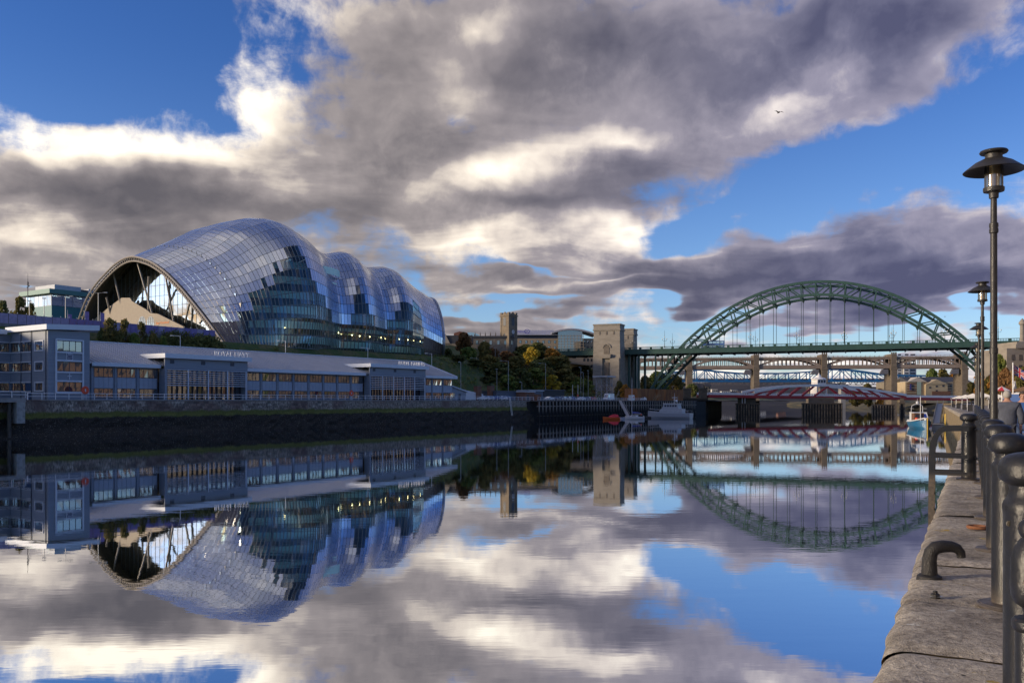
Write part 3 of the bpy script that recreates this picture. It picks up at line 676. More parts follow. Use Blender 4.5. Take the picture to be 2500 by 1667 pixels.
for area, i, j, g, q, nrm, pp in cand:
    if g:
        var = rn.choice((0, 0, 1)); tgt = None
        if ng < 280 and area > 60: ng += 1; tgt = MB()
        (tgt or rest_g[var]).add(q, [(0,1,2,3)])
        if tgt: tgt.build('glass_panel', hglass2 if var else hglass, hall, fix=False)
    else:
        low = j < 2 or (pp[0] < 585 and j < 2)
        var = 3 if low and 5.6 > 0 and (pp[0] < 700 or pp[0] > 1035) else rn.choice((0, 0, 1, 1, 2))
        back = [p-nrm*.25 for p in q]; tgt = None
        if ns < 300 and area > 60: ns += 1; tgt = MB()
        mbx = tgt or rest_s[var]; mbx.cur = 0; mbx.add(q, [(0,1,2,3)]); mbx.cur = 1; mbx.add(q+back, [(0,4,5,1), (1,5,6,2), (2,6,7,3), (3,7,4,0), (7,6,5,4)])
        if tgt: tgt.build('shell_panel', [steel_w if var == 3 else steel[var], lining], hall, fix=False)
for k, mbx in rest_s.items():
    if mbx.f: tag(mbx.build('upper_shell_panels', [steel_w if k == 3 else steel[k], lining], hall, fix=False), kind='stuff')
for k, mbx in rest_g.items():
    if mbx.f: tag(mbx.build('small_glass_panels', [hglass2 if k else hglass], hall, fix=False), kind='stuff')
# shell behind the ridge
mb = MB(); bu = [i*.25 for i in range(41)]; bv = [6.1+.29*i for i in range(11)]
vs = [shell(u, v) for u in bu for v in bv]; n = len(bv)
mb.cur = 0; fs = [(a*n+b, (a+1)*n+b, (a+1)*n+b+1, a*n+b+1) for a in range(40) for b in range(n-1)]; mb.add(vs, fs)
mb.cur = 1; nr = Vector((0, 0, -.3)); mb.add([v-Vector((0, .2, .2)) for v in vs], [f[::-1] for f in fs])
mb.build('rear_shell', [steel[0], lining], hall, fix=False, smooth=True)
# glazing bars
bar = mat('glazing_bar', (.12, .15, .165), .6)
for i in range(NC):
    mb = MB()
    for j in range(len(rv)-1):
        if isg.get((i, j)):
            mb.beam(shell(cu[i], rv[j]), shell(cu[i], rv[j+1]), .14, .2, up=(1, 0, 0)); mb.beam(shell(cu[i], rv[j]), shell(cu[i+1], rv[j]), .16, .2)
    if mb.f: tag(mb.build('glazing_bars', bar, hall), kind='stuff')
# rims at both ends
pale = mat('rim_concrete', (.33, .30, .27), .6, .2, var=.12, scale=1.0)
ob = [shell(0, v*.1) for v in range(0, 91)]
def inn(k, dep, fwd): # point moved towards the inside of the arch
    a = ob[max(0, k-1)]; b = ob[min(90, k+1)]; tt = (b-a).normalized(); nn = Vector((0, tt.z, -tt.y)); return ob[k]+nn*dep+Vector((-fwd, 0, 0))
MB().tube([inn(k, .1, .9) for k in range(91)], .30, 6).build('arch_rim', pale, hall, smooth=True)
MB().tube([inn(k, 1.35, .5) for k in range(91)], .26, 6).build('arch_rim', pale, hall, smooth=True)
for k in range(1, 90): MB().beam(inn(k, .1, .85), inn(k, 1.35, .5), .16, .16, up=(1, 0, 0)).build('rim_rung', pale, hall)
mb = MB()
for k in range(90):
    a, b, c, d = inn(k, 1.4, .3), inn(k+1, 1.4, .3), inn(k+1, .15, -1.5), inn(k, .15, -1.5); mb.add([a, b, c, d], [(0,1,2,3)])
mb.build('soffit_edge', lining, hall)
MB().tube([shell(10, v*.1)+Vector((.35, 0, 0)) for v in range(0, 91)], .55, 6).build('arch_rim', mat('rim_steel', (.30, .33, .38), .35, .8), hall, smooth=True)
# ribs under the canopy
for k in range(1, 6):
    u = k*.33; MB().tube([shell(u, v*.2)*1.0+Vector((0, .25, -.55)) for v in range(3, 44)], .28, 5).build('canopy_rib', lining, hall)
# end glazing set back under the canopy
gx_ = 7.0
egl = MB().box(gx_-.1, gx_+.1, 6, 68, .2, .5).build('end_glazing', bar, hall)
mirror = glass_mat('end_glass', (.35, .42, .42), .66, .02, .6)
ug = .8
prof = [shell(ug, v*.05) for v in range(0, 181)]
def topz(o):
    best = 0
    for a, b in zip(prof, prof[1:]):
        if min(a.y, b.y) <= o <= max(a.y, b.y) and abs(b.y-a.y) > 1e-6: best = max(best, a.z+(b.z-a.z)*(o-a.y)/(b.y-a.y))
    return best-.9
o_ = 3.0
while o_ < 70:
    z = .4
    while True:
        tz = topz(o_+1.1); z2 = min(z+3.3, tz)
        if z2-z < .7: break
        k1, k2 = rn.gauss(0, .010), rn.gauss(0, .010)
        MB().add([(gx_+k1, o_+.05, z+.05), (gx_-k1, o_+2.15, z+.05), (gx_-k2, o_+2.15, z2-.05), (gx_+k2, o_+.05, z2-.05)], [(0,3,2,1)]).build('pane', mirror, egl, fix=False)
        z = z2
    if tz > 1.5 and o_ < 66: MB().box(gx_-.06, gx_+.12, o_-.06, o_+.04, .3, tz+.6).build('mullion', bar, egl)
    o_ += 2.2
# stone flank wall inside the mouth with a stepped top, two arched windows and the hall's name
PX = 77.0
def mp(px, py, x=PX):
    o = lo_at(px, x); q = QA+QE*x+QI*o; return (o-HO.y, gz(py, q.y)-HO.z)
Tm = lambda a, z, d: (PX-HO.x-d, a, z)
sandy = mat('hall_sandstone', (.40, .345, .275), .85, var=.08, scale=1.2)
pts = [mp(218, 800), mp(222, 786), mp(268, 748), mp(297, 727), mp(317, 727), mp(322, 735), mp(360, 758), mp(366, 764), mp(385, 766), mp(448, 797), mp(448, 806)]
mb = MB(); fpoly(mb, Tm, pts[::-1], -.5, 0); fw_ = mb.build('flank_wall', sandy, hall)
dk = glass_mat('arch_glass', (.2, .2, .2), .35, .03, .3)
for c in (347, 367.5):
    a, z0 = mp(c, 800); _, z1 = mp(c, 786); r_ = abs(mp(c+8.5, 790)[0]-a)
    arc = [(a-r_, z0), (a+r_, z0)] + [(a+r_*math.cos(t_), z1+r_*math.sin(t_)) for t_ in [math.pi*i/10 for i in range(11)]]
    mb = MB(); fpoly(mb, Tm, arc, .01, .04); aw = mb.build('arched_window', dk, fw_)
    mb = MB()
    for k in (-.5, 0, .5): fbox(mb, Tm, a+k*r_-.06, a+k*r_+.06, z0, z1+r_*.8, .045, .09)
    fbox(mb, Tm, a-r_, a+r_, z1-.06, z1+.06, .045, .095); mb.build('glazing_bar', bar, aw)
a, z = mp(397, 790); sg = mat('sign_orange', (.85, .30, .08), .5)
text_mesh('Sage Gateshead', 1.0, .04, sg, fw_, Matrix.Translation((PX-HO.x-.08, a, z)) @ Matrix(((0,0,-1,0),(-1,0,0,0),(0,1,0,0),(0,0,0,1))), 'lettering')
for (x0, y0), (x1, y1) in (((260,726),(277,781)), ((275,661),(309,784)), ((336,642),(384,793)), ((403,667),(429,797)), ((363,675),(362,758)), ((465,730),(452,770))):
    pa, pb = mp(x0, y0, 75.5), mp(x1, y1, 78.5)
    MB().tube([(1.5, pa[0], pa[1]), (4.5, pb[0], max(.1, pb[1]-2))], .30, 8).build('raking_column', pale, hall, smooth=True)
# inside: hall drums with curved teal balconies behind the glass, floors
teal = mat('teal_balcony', (.60, .85, .80), .6, var=.05, scale=.5); dteal = mat('dark_foyer', (.06, .10, .115), .8)
warm = emat('foyer_lamp', (1.0, .72, .35), 4.0)
def drum(cx, co, rad, z0, z1, name, m_, a0=205, a1=305, th=.5):
    mb = MB(); P = []
    for k in range(33):
        t_ = R(a0+(a1-a0)*k/32)
        P.append((math.cos(t_), math.sin(t_)))
    for (c0, s0), (c1, s1) in zip(P, P[1:]):
        mb.add([(cx+rad*c0, co+rad*s0, z0), (cx+rad*c1, co+rad*s1, z0), (cx+rad*c1, co+rad*s1, z1), (cx+rad*c0, co+rad*s0, z1)], [(0,1,2,3)])
    return mb.build(name, m_, hall)
for (cx, co, rad) in ((37, 22, 20.5), (64, 24, 18), (90, 27, 17.5)):
    drum(cx, co, rad-3, 0, 26, 'auditorium_wall', dteal)
    for k in range(6 if cx < 50 else 3): drum(cx, co, rad, 2.2+k*4.5, 4.4+k*4.5, 'balcony', teal)
MB().box(14, 112, 2, 70, -.2, .0).build('floor', dteal, hall)
mb = MB(); mb.box(26, 100, 5, 40, 7.0, 7.5); mb.build('floor', mat('foyer_floor', (.12, .13, .12), .8), hall)
lm = MB().ball((0, 0, 0), .22, nu=6, nv=4).mesh('ceiling_lamp', warm)
for i in range(16): link('ceiling_lamp', lm, hall, (24+i*4.6, 3.5+rn.uniform(0, 5), 6.6))
# ------------------------------------------------------------------ great green arch bridge
green = mat('bridge_green', (.030, .078, .062), .5, .1, var=.22, scale=.35)
green_d = mat('bridge_green_dark', (.02, .05, .042), .6, var=.25, scale=.3)
BR = -R(22); BC = (139.4, 394.0, 0)
br = thing('arch_bridge', 'great green steel arch bridge carrying a roadway over the river', 'bridge', BC, BR)
def zb(x): return 4.0+50.2*(1-(x/78.8)**2)
def zt(x):
    k = abs(x)/78.8; return zb(x)+5.8+1.9*sm(k*1.25) - (6.2*((k-.72)/.28)**2 if k > .72 else 0)
NX = [-78.8+6.06*i for i in range(27)]
RW = 7.5
for side in (-1, 1):
    y = side*RW
    ux = [-78.8+157.6*i/54 for i in range(55)]
    def chord(fn, h, wd):
        mb = MB(); vs = []
        for x in ux:
            z = fn(x); sl = (fn(min(78.8, x+.5))-fn(max(-78.8, x-.5)))/(min(78.8, x+.5)-max(-78.8, x-.5)); n_ = Vector((-sl, 0, 1)).normalized()*h/2
            for sy, sn in ((-1,-1),(1,-1),(1,1),(-1,1)): vs.append((x+n_.x*sn, y+sy*wd/2, z+n_.z*sn))
        fs = [(i*4+k, (i+1)*4+k, (i+1)*4+(k+1) % 4, i*4+(k+1) % 4) for i in range(54) for k in range(4)] + [(3,2,1,0), (216,217,218,219)]
        return mb.add(vs, fs)
    rib = chord(zt, 1.15, 1.0).build('arch_rib', green, br)
    chord(zb, 1.15, 1.0).build('lower_chord', green, rib)
    for i, x in enumerate(NX):
        if abs(x) > 78: continue
        sl = (zb(x+.5)-zb(x-.5)); tx = x - sl*(zt(x)-zb(x))*.55/(1+sl*sl)*1.0
        tx = max(-78.4, min(78.4, tx))
        MB().beam((x, y, zb(x)), (tx, y, zt(tx)), .55, .5, up=(0, 1, 0)).build('web_post', green, rib)
        nx = x+6.06*(1 if x < -1 else -1)
        if abs(x) > 1 and abs(nx) < 78: MB().beam((tx, y, zt(tx)), (nx, y, zb(nx)), .5, .45, up=(0, 1, 0)).build('web_diagonal', green, rib)
        if abs(x) < 56:
            MB().box(x-.10, x+.10, y-.10, y+.10, 31, zb(x)).build('hanger', green_d, br)
            mb = MB(); mb.prism([(x-.95, zb(x)+.2), (x-.25, zb(x)-1.5), (x+.25, zb(x)-1.5), (x+.95, zb(x)+.2)], y-.3, y+.3); mb.build('gusset', green_d, rib)
        elif abs(x) < 78 and zt(x) < 29: MB().box(x-.32, x+.32, y-.32, y+.32, zt(x), 29.2).build('spandrel_column', green, br)
# cross bracing between the ribs
for i, x in enumerate(NX[1:-1]):
    if 30 < zt(x) or zt(x) < 27:
        MB().beam((x, -RW, zt(x)-.1), (x, RW, zt(x)-.1), .4, .5).build('cross_beam', green_d, br)
        if zb(x) > 36 or zb(x) < 26: MB().beam((x, -RW, zb(x)), (x, RW, zb(x)), .4, .5).build('cross_beam', green_d, br)
        nx = NX[i+2]
        if i % 2 == 0: MB().beam((x, -RW, zt(x)-.1), (nx, RW, zt(nx)-.1), .25, .3).build('wind_brace', green_d, br)
        else: MB().beam((x, RW, zt(x)-.1), (nx, -RW, zt(nx)-.1), .25, .3).build('wind_brace', green_d, br)
DX0, DX1, DW = -165, 150, 9.2
MB().box(DX0, DX1, -DW+.3, DW-.3, 29.9, 30.5).build('deck', mat('road_tarmac', (.05, .05, .055), .9), br)
for s_ in (-1, 1):
    g_ = MB(); g_.box(DX0, DX1, s_*DW-.25, s_*DW+.25, 29.1, 31.1).build('side_girder', green, br)
    gg = MB(); gg.box(DX0, DX1, s_*DW-.4, s_*DW+.4, 31.103, 31.28); gg.build('girder_flange', green, br)
    gg = MB(); gg.box(DX0, DX1, s_*DW-.42, s_*DW+.42, 29.0, 29.15); gg.build('girder_flange', green_d, br)
    MB().box(DX0, DX1, s_*DW-.12, s_*DW+.12, 32.3, 32.5).build('parapet_rail', green, br)
    MB().box(DX0, DX1, s_*DW-.08, s_*DW+.08, 31.25, 31.42).build('parapet_rail', green, br)
    pmh = MB().box(-.45, .45, -.18, .18, 31.2, 32.35).mesh('parapet_post', green); bmh = MB().box(-.06, .06, -.06, .06, 31.3, 32.35).mesh('baluster', green)
    bal = MB()
    for i in range(int((DX1-DX0)/5.2)):
        link('parapet_post', pmh, br, (DX0+2+i*5.2, s_*DW, 0))
        for k in range(1, 9): bal.box(DX0+2+i*5.2+k*.58-.09, DX0+2+i*5.2+k*.58+.09, s_*DW-.06, s_*DW+.06, 31.4, 32.32)
    tag(bal.build('balusters', green, br), kind='stuff')
xb = MB().box(-.2, .2, -DW+.3, DW-.3, 28.5, 29.85).mesh('floor_beam', green_d)
for i in range(50): link('floor_beam', xb, br, (DX0+3+i*6.23, 0, 0))
pvm = MB().box(-.5, .5, -.5, .5, 0, 29).mesh('approach_column', green)
for x in (-81.2, -86): 
    for y in (-6.5, 6.5): link('approach_column', pvm, br, (x, y, 0))
for s_ in (-1, 1):
    for x in (-80, 80): MB().prism([(-5*(1 if x > 0 else 1), 0), (5, 0), (3, 5.5), (-3, 5.5)], s_*RW-2.2, s_*RW+2.2).build('springing_block', mat('bridge_granite', (.26, .235, .20), .85, var=.2, scale=.4, bump=.3), br, loc=(x, 0, 0))
# lamp standards on the parapets
iron = mat('lamp_iron', (.03, .05, .045), .5)
lampm = [MB().tube([(0,0,0),(0,0,.8),(0,0,8.2)], [.28,.12,.04], 6).mesh('standard', iron)]
mb = MB()
for a in (-1, 1): mb.tube([(0,0,3.2),(a*.7,0,3.0),(a*1.0,0,3.4),(a*1.0,0,3.9)], .06, 5)
mb.tube([(0,-.8,3.8),(0,.8,3.8)], .05, 5); lampm.append(mb.mesh('bracket', iron))
lampm.append(MB().ball((0,0,0), .25, nu=8, nv=5).mesh('globe', mat('globe_glass', (.6, .6, .55), .3)))
k = 0
for x in (-88, -68, -28, -8, 12, 32, 52, 72, 92):
    for s_ in (-1, 1):
        lp = thing('bridge_lamp', 'ornate triple-globe lamp standard on the parapet of the green bridge', 'street lamp', Vector(BC)+Matrix.Rotation(BR, 3, 'Z') @ Vector((x, s_*DW, 32.0)), BR, 'lamps on the green bridge')
        link('standard', lampm[0], lp); link('bracket', lampm[1], lp)
        for p in ((-1, 0, 4.1), (1, 0, 4.1), (0, 0, 5.0)): link('globe', lampm[2], lp, p)
def bpt(x, y, z): return Vector(BC)+Matrix.Rotation(BR, 3, 'Z') @ Vector((x, y, z))
# double-decker bus on the bridge
bus = thing('double_decker_bus', 'blue and white double-decker bus crossing the green bridge', 'bus', bpt(-46, -4.2, 30.5), BR)
bblue = mat('bus_blue', (.05, .12, .35), .35)
mb = MB(); mb.box(-5.3, 5.3, -1.25, 1.25, .35, 4.3); mb.build('body', bblue, bus)
MB().box(-5.35, 5.35, -1.2, 1.2, 4.303, 4.42).build('roof', mat('bus_white', (.6, .62, .66), .4), bus)
for i in range(6):
    for z in (1.4, 3.1): MB().box(-5.0+i*1.7, -3.5+i*1.7, -1.28, 1.28, z, z+.9).build('window', glass_mat('bus_glass', (.15, .17, .2), .45, .03, .3), bus)
for x in (-3.4, 3.2):
    for s_ in (-1, 1): MB().tube([(x, s_*1.0, .48), (x, s_*1.27, .48)], .48, 12).build('wheel', framed, bus)
# granite towers at the near end of the bridge
granite = mat('tower_granite', (.27, .24, .20), .85, var=.25, scale=.25, bump=.5, stretch=(1, 1, 3))
dgran = mat('dark_granite', (.16, .135, .11), .9, var=.3, scale=.5)
def btower(x0, x1, y0, y1, top, label):
    c = bpt((x0+x1)/2, (y0+y1)/2, 5.0); tw = thing('bridge_tower', label, 'tower', c, BR, 'granite towers of the green bridge')
    hx, hy = (x1-x0)/2, (y1-y0)/2; h = top-5
    def frus(z0, z1, gx0, gy0, gx1, gy1, name, m_=granite, off=(0, 0)):
        a, b = off
        return MB().add([(a-gx0,b-gy0,z0),(a+gx0,b-gy0,z0),(a+gx0,b+gy0,z0),(a-gx0,b+gy0,z0),(a-gx1,b-gy1,z1),(a+gx1,b-gy1,z1),(a+gx1,b+gy1,z1),(a-gx1,b+gy1,z1)], [(0,3,2,1),(4,5,6,7),(0,1,5,4),(1,2,6,5),(2,3,7,6),(3,0,4,7)]).build(name, m_, tw)
    frus(0, h*.58, hx, hy*.96, hx*.99, hy*.95, 'shaft'); frus(h*.58+.01, h-3.2, hx*.97, hy*.93, hx*.93, hy*.9, 'upper_shaft')
    frus(h-3.19, h-2.5, hx*.99, hy*.97, hx*.99, hy*.97, 'cornice'); frus(h-2.49, h-.6, hx*.95, hy*.93, hx*.94, hy*.92, 'parapet'); frus(h-.59, h, hx*.99, hy*.97, hx*.99, hy*.97, 'coping')
    for s_ in (-1, 1):
        frus(0, h*.57, hx*.33, .35, hx*.33, .35, 'pilaster', granite, (s_*hx*.60, -hy-.25))
    frus(.2, h*.52, hx*.17, .12, hx*.17, .12, 'slit_window', dgran, (0, -hy+.0))
    frus(h*.57, h*.62, hx*.30, .7, hx*.36, .9, 'balcony', granite, (0, -hy-.3))
    mb = MB(); r_ = hx*.20; zc = h*.70
    mb.prism([(-r_, h*.625), (r_, h*.625)] + [(r_*math.cos(t_), zc+r_*math.sin(t_)) for t_ in [math.pi*i/8 for i in range(9)]], -hy*.93-.12, -hy*.93+.3); mb.build('niche', dgran, tw)
    mb = MB()
    for i in range(9):
        a0, a1 = math.pi*i/9+.03, math.pi*(i+1)/9-.03
        mb.add([(r_*1.15*math.cos(a), -hy*.93-d, zc+r_*1.15*math.sin(a)) for a in (a0, a1) for d in (-.2, .35)]+[(r_*1.6*math.cos(a), -hy*.93-d, zc+r_*1.6*math.sin(a)) for a in (a0, a1) for d in (-.2, .35)], [(1,5,7,3), (0,2,6,4), (4,6,7,5), (0,1,3,2), (0,4,5,1), (2,3,7,6)])
    mb.build('arch_ring', granite, tw)
    for k in (-.5, 0, .5): frus(h-5.2, h-3.6, .3, .1, .3, .1, 'slit', dgran, (k*hx, -hy*.915))
    return tw
btower(-101, -87.2, -18.5, -9.2, 43.4, 'tall granite tower with arched niche where the green bridge meets the wooded bank')
btower(-100.5, -87.5, 9.3, 18.0, 43.2, 'granite tower half hidden behind its twin at the end of the green bridge')
ab = thing('bridge_abutment', 'dark granite abutment wall under the deck between the two towers', 'wall', bpt(-94.5, 0, 4), BR); MB().box(-5.5, 5.5, -9.1, 9.1, 0, 25.0).build('abutment_wall', granite, ab)
MB().box(-6.2, 6.2, -9.1, 9.1, 25.001, 25.9).build('coping', granite, ab)
# ------------------------------------------------------------------ double-deck bridge with stone piers
def line_at(P, Q, px):
    t = (px-1250)/F; dx_, dy_ = Q[0]-P[0], Q[1]-P[1]; k = (t*P[1]-P[0])/(dx_-t*dy_); return k
HP, HQ = (124.0, 603.0), (302.4, 580.0); HL = math.hypot(HQ[0]-HP[0], HQ[1]-HP[1]); HR = math.atan2(HQ[1]-HP[1], HQ[0]-HP[0]); SPAN = HL/4
hb = thing('double_deck_bridge', 'brown double-deck bridge with tied arches on tall stone piers', 'bridge', (HP[0], HP[1], 0), HR)
buff = mat('ironwork_buff', (.24, .185, .145), .6, var=.15, scale=.2)
pstone = mat('pier_sandstone', (.15, .122, .092), .9, var=.3, scale=.35, bump=.5, stretch=(1, 1, 2.5))
HW = 6.0
for i in range(-2, 5):
    x = i*SPAN
    p = MB().box(x-1.9, x+1.9, -HW-2.2, HW+2.2, -1, 27.5).build('pier', pstone, hb)
    q_ = MB(); q_.box(x-2.3, x+2.3, -HW-2.5, HW+2.5, 27.503, 28.6); q_.build('pier_cap', pstone, p)
    q_ = MB(); q_.box(x-1.8, x+1.8, -HW-1.6, HW+1.6, 28.603, 38.2); q_.build('pier_top', pstone, p)
    for dx_ in (-1.3, 0, 1.3): q_ = MB(); q_.box(x+dx_-.38, x+dx_+.38, -HW-1.6, -HW-.6, 38.203, 39.4); q_.build('merlon', pstone, p)
    if i == 4: continue
    for s_ in (-1, 1):
        y = s_*HW
        mb = MB(); vs = []
        for k in range(25):
            a = x+2.0+(SPAN-4.0)*k/24; t_ = (k/12-1); z = 30.4+5.0*(1-t_*t_)
            for sy, sz in ((-1,-1),(1,-1),(1,1),(-1,1)): vs.append((a, y+sy*.5, z+sz*.62))
        mb.add(vs, [(k*4+j, (k+1)*4+j, (k+1)*4+(j+1) % 4, k*4+(j+1) % 4) for k in range(24) for j in range(4)]+[(3,2,1,0), (96,97,98,99)]); ar = mb.build('tied_arch', buff, hb)
        for k in range(1, 16):
            a = x+SPAN*k/16
            if 2.6 < a-x < SPAN-2.6: MB().box(a-.26, a+.26, y-.28, y+.28, 31.1, 34.7).build('hanger', buff, hb)
    for s_ in (-1, 1):
        MB().box(x+1.81, x+SPAN-1.81, s_*HW-.5, s_*HW+.5, 34.6, 36.3).build('rail_deck_girder', buff, hb)
        MB().box(x+1.81, x+SPAN-1.81, s_*HW-.55, s_*HW+.55, 28.5, 30.9).build('road_deck_girder', buff, hb)
        MB().box(x+1.81, x+SPAN-1.81, s_*HW-.7, s_*HW+.7, 35.6, 35.9).build('string_course', buff, hb)
        MB().box(x+1.81, x+SPAN-1.81, s_*HW-.1, s_*HW+.1, 37.0, 37.15).build('handrail', buff, hb)
        rp_ = MB().box(-.1, .1, -.1, .1, 36.3, 37.4).mesh('rail_post', buff)
        for k in range(1, 15): link('rail_post', rp_, hb, (x+SPAN*k/15, s_*HW, 0))
    MB().box(x+1.81, x+SPAN-1.81, -HW+.51, HW-.51, 35.2, 35.6).build('rail_deck', buff, hb); MB().box(x+1.81, x+SPAN-1.81, -HW+.56, HW-.56, 29.2, 29.6).build('road_deck', buff, hb)
    cr_ = MB(); cr_.prism([(x+SPAN-8.8, 24.6), (x+SPAN-3.3, 24.6), (x+SPAN-3.3, 27.9), (x+SPAN-7.0, 27.9)], -HW-.5, -HW+2); cr_.build('inspection_cradle', mat('cradle_grey', (.12, .12, .14), .6), hb)
# ------------------------------------------------------------------ blue rail bridge
blue = mat('rail_bridge_blue', (.02, .14, .33), .5, var=.12, scale=.2)
DB = 760.0; b0 = thing('blue_rail_bridge', 'bright blue steel truss rail bridge beyond the stone piers', 'bridge', (gx(1640, DB), DB, 0), 0)
tops = [(1600,913),(1627,911),(1653,907.6),(1677,904),(1700.6,902.5),(1726,902.5),(1750,906.5),(1775,908.5),(1799,910.4),(1824,911.6),(1849,911.4),(1875,911.2),(1900,911.2),(1925,910.6),(1952,909),(1977,907.4),(2004,904),(2031.6,901.5),(2060,901.5),(2088,904),(2113,907.5),(2141,911.5),(2172,914.5),(2205,915.5),(2240,916.5),(2275,917)]
X0 = gx(1640, DB); N_ = [(gx(a, DB)-X0, gz(b, DB)) for a, b in tops]; zbt = gz(930, DB)
for y in (0, 9):
    for (xa, za), (xb_, zb_) in zip(N_, N_[1:]): MB().beam((xa, y, za), (xb_, y, zb_), .9, 1.1).build('top_chord', blue, b0)
    MB().box(N_[0][0], N_[-1][0], y-.5, y+.5, zbt-.9, zbt+.9).build('bottom_chord', blue, b0)
    for k, (xa, za) in enumerate(N_):
        MB().beam((xa, y, zbt), (xa, y, za), .75, .7).build('vertical', blue, b0)
        if k+1 < len(N_):
            fwd = (5 <= k < 10) or k < 4 and False or (18 <= k < 22)
            if (k < 5) or (10 <= k < 18): MB().beam((xa, y, zbt), (N_[k+1][0], y, N_[k+1][1]), .6, .55).build('diagonal', blue, b0)
            else: MB().beam((xa, y, za), (N_[k+1][0], y, zbt), .6, .55).build('diagonal', blue, b0)
        MB().prism([(xa-2.0, zbt-.9), (xa+2.0, zbt-.9), (xa+.6, zbt+2.2), (xa-.6, zbt+2.2)], y-.52, y+.53).build('gusset', blue, b0)
MB().box(N_[0][0], N_[-1][0], .6, 8.4, zbt-.5, zbt+.6).build('track_deck', green_d, b0)
mb = MB().box(N_[0][0], N_[-1][0], 3, 3.4, zbt+.6, zbt+2.2).build('parapet', mat('faded_red', (.20, .12, .11), .8, var=.3, scale=.3), b0)
for px in (1700.6, 2060): MB().box(gx(px, DB)-X0-2, gx(px, DB)-X0+2, 1, 8, -1, zbt-1.3).build('pier', mat('pale_pier', (.3, .29, .28), .9), b0)
# ------------------------------------------------------------------ grey lattice bridge behind it
DK = 900.0; kb = thing('lattice_bridge', 'grey lattice girder bridge just below the blue truss', 'bridge', (gx(1600, DK), DK, 0), 0)
grl = mat('lattice_grey', (.13, .115, .115), .7); XA, XB = 0, gx(2300, DK)-gx(1600, DK); z0, z1 = gz(938.5, DK), gz(929, DK)
MB().box(XA, XB, -.5, .5, z0-.5, z0+.3).build('bottom_chord', grl, kb); MB().box(XA, XB, -.5, .5, z1-.3, z1+1.2).build('top_chord', grl, kb)
for k in range(50):
    a, b_ = XA+(XB-XA)*k/50, XA+(XB-XA)*(k+1)/50; m_ = (a+b_)/2
    MB().beam((a, 0, z0), (m_, 0, z1), .7, .5).build('lattice_bar', grl, kb); MB().beam((m_, 0, z1), (b_, 0, z0), .7, .5).build('lattice_bar', grl, kb)
for px in (1690, 1985, 2190): MB().box(gx(px, DK)-gx(1600, DK)-4, gx(px, DK)-gx(1600, DK)+4, 0, 10, -1, z0-.6).build('pier', pstone, kb)
# ------------------------------------------------------------------ red and white swing bridge
SL, SR = at(1715, 966, 462), at(2370, 974.5, 500); SV = SR-SL; SLen = Vector((SV.x, SV.y)).length; SA = math.atan2(SV.y, SV.x)
sb = thing('swing_bridge', 'low red and white swing bridge with humped trusses and a white control cabin', 'bridge', (SL.x, SL.y, 0), SA)
redm = mat('swing_red', (.42, .025, .032), .5, var=.2, scale=.3); wht = mat('swing_white', (.84, .82, .80), .5, var=.06, scale=.4)
def sx_(px): return line_at((SL.x, SL.y), (SR.x, SR.y), px)*SLen
def sdep(x): return SL.y+(SR.y-SL.y)*x/SLen
zd = lambda x: SL.z+(SR.z-SL.z)*x/SLen
SWD = 7.0
for y in (-SWD, SWD):
    mb = MB(); mb.add([(0,y-.4,zd(0)-.9),(SLen,y-.4,zd(SLen)-.9),(SLen,y+.4,zd(SLen)-.9),(0,y+.4,zd(0)-.9),(0,y-.4,zd(0)+.55),(SLen,y-.4,zd(SLen)+.55),(SLen,y+.4,zd(SLen)+.55),(0,y+.4,zd(0)+.55)], [(0,3,2,1),(4,5,6,7),(0,1,5,4),(1,2,6,5),(2,3,7,6),(3,0,4,7)]); mb.build('side_girder', redm, sb)
    mb = MB(); mb.beam((0, y, zd(0)+1.75), (SLen, y, zd(SLen)+1.75), .16, .18); mb.build('handrail', wht, sb)
    mb = MB(); mb.beam((0, y, zd(0)+.75), (SLen, y, zd(SLen)+.75), .3, .35); mb.build('kerb_rail', wht, sb)
    pnm = MB().box(-.45, .45, -.08, .08, .6, 1.7).mesh('parapet_panel', wht)
    for k in range(int(SLen/1.35)): link('parapet_panel', pnm, sb, (.6+k*1.35, y, zd(.6+k*1.35)))
    tp = [(1826,957.5),(1855,951.5),(1882,946.5),(1910,943.5),(1940,941.8),(1970,941),(2005,940.8),(2040,942.5),(2072,946),(2100,950),(2128,954.5),(2160,959.5),(2192,964)]
    TP = [(sx_(a), gz(b_, sdep(sx_(a)))) for a, b_ in tp]
    for (xa, za), (xb_, zb_) in zip(TP, TP[1:]): MB().beam((xa, y, za), (xb_, y, zb_), .9, 1.25).build('top_chord', wht, sb)
    for (xa, za), (xb_, zb_) in zip(TP, TP[1:]): MB().beam((xa, y, za+1.25), (xb_, y, zb_+1.25), .1, .12).build('walkway_rail', grl, sb)
    for k, (xa, za) in enumerate(TP[1:-1], 1):
        if za-zd(xa) > 1.6:
            xb_, zb_ = TP[k-1] if k <= 6 else TP[k+1]
            MB().beam((xb_, y, zd(xb_)+.5), (xa, y, za-.5), .7, 1.0).build('truss_diagonal', redm, sb)
MB().add([(0,-SWD+.4,zd(0)-.3),(SLen,-SWD+.4,zd(SLen)-.3),(SLen,SWD-.4,zd(SLen)-.3),(0,SWD-.4,zd(0)-.3),(0,-SWD+.4,zd(0)+.2),(SLen,-SWD+.4,zd(SLen)+.2),(SLen,SWD-.4,zd(SLen)+.2),(0,SWD-.4,zd(0)+.2)], [(0,3,2,1),(4,5,6,7),(0,1,5,4),(1,2,6,5),(2,3,7,6),(3,0,4,7)]).build('road_deck', dgran, sb)
xc = sx_(1999); zc = gz(939, sdep(xc))
cb = MB(); cb.box(xc-2.7, xc+2.7, -3, 3, zc, zc+3.0); cab = cb.build('control_cabin', wht, sb)
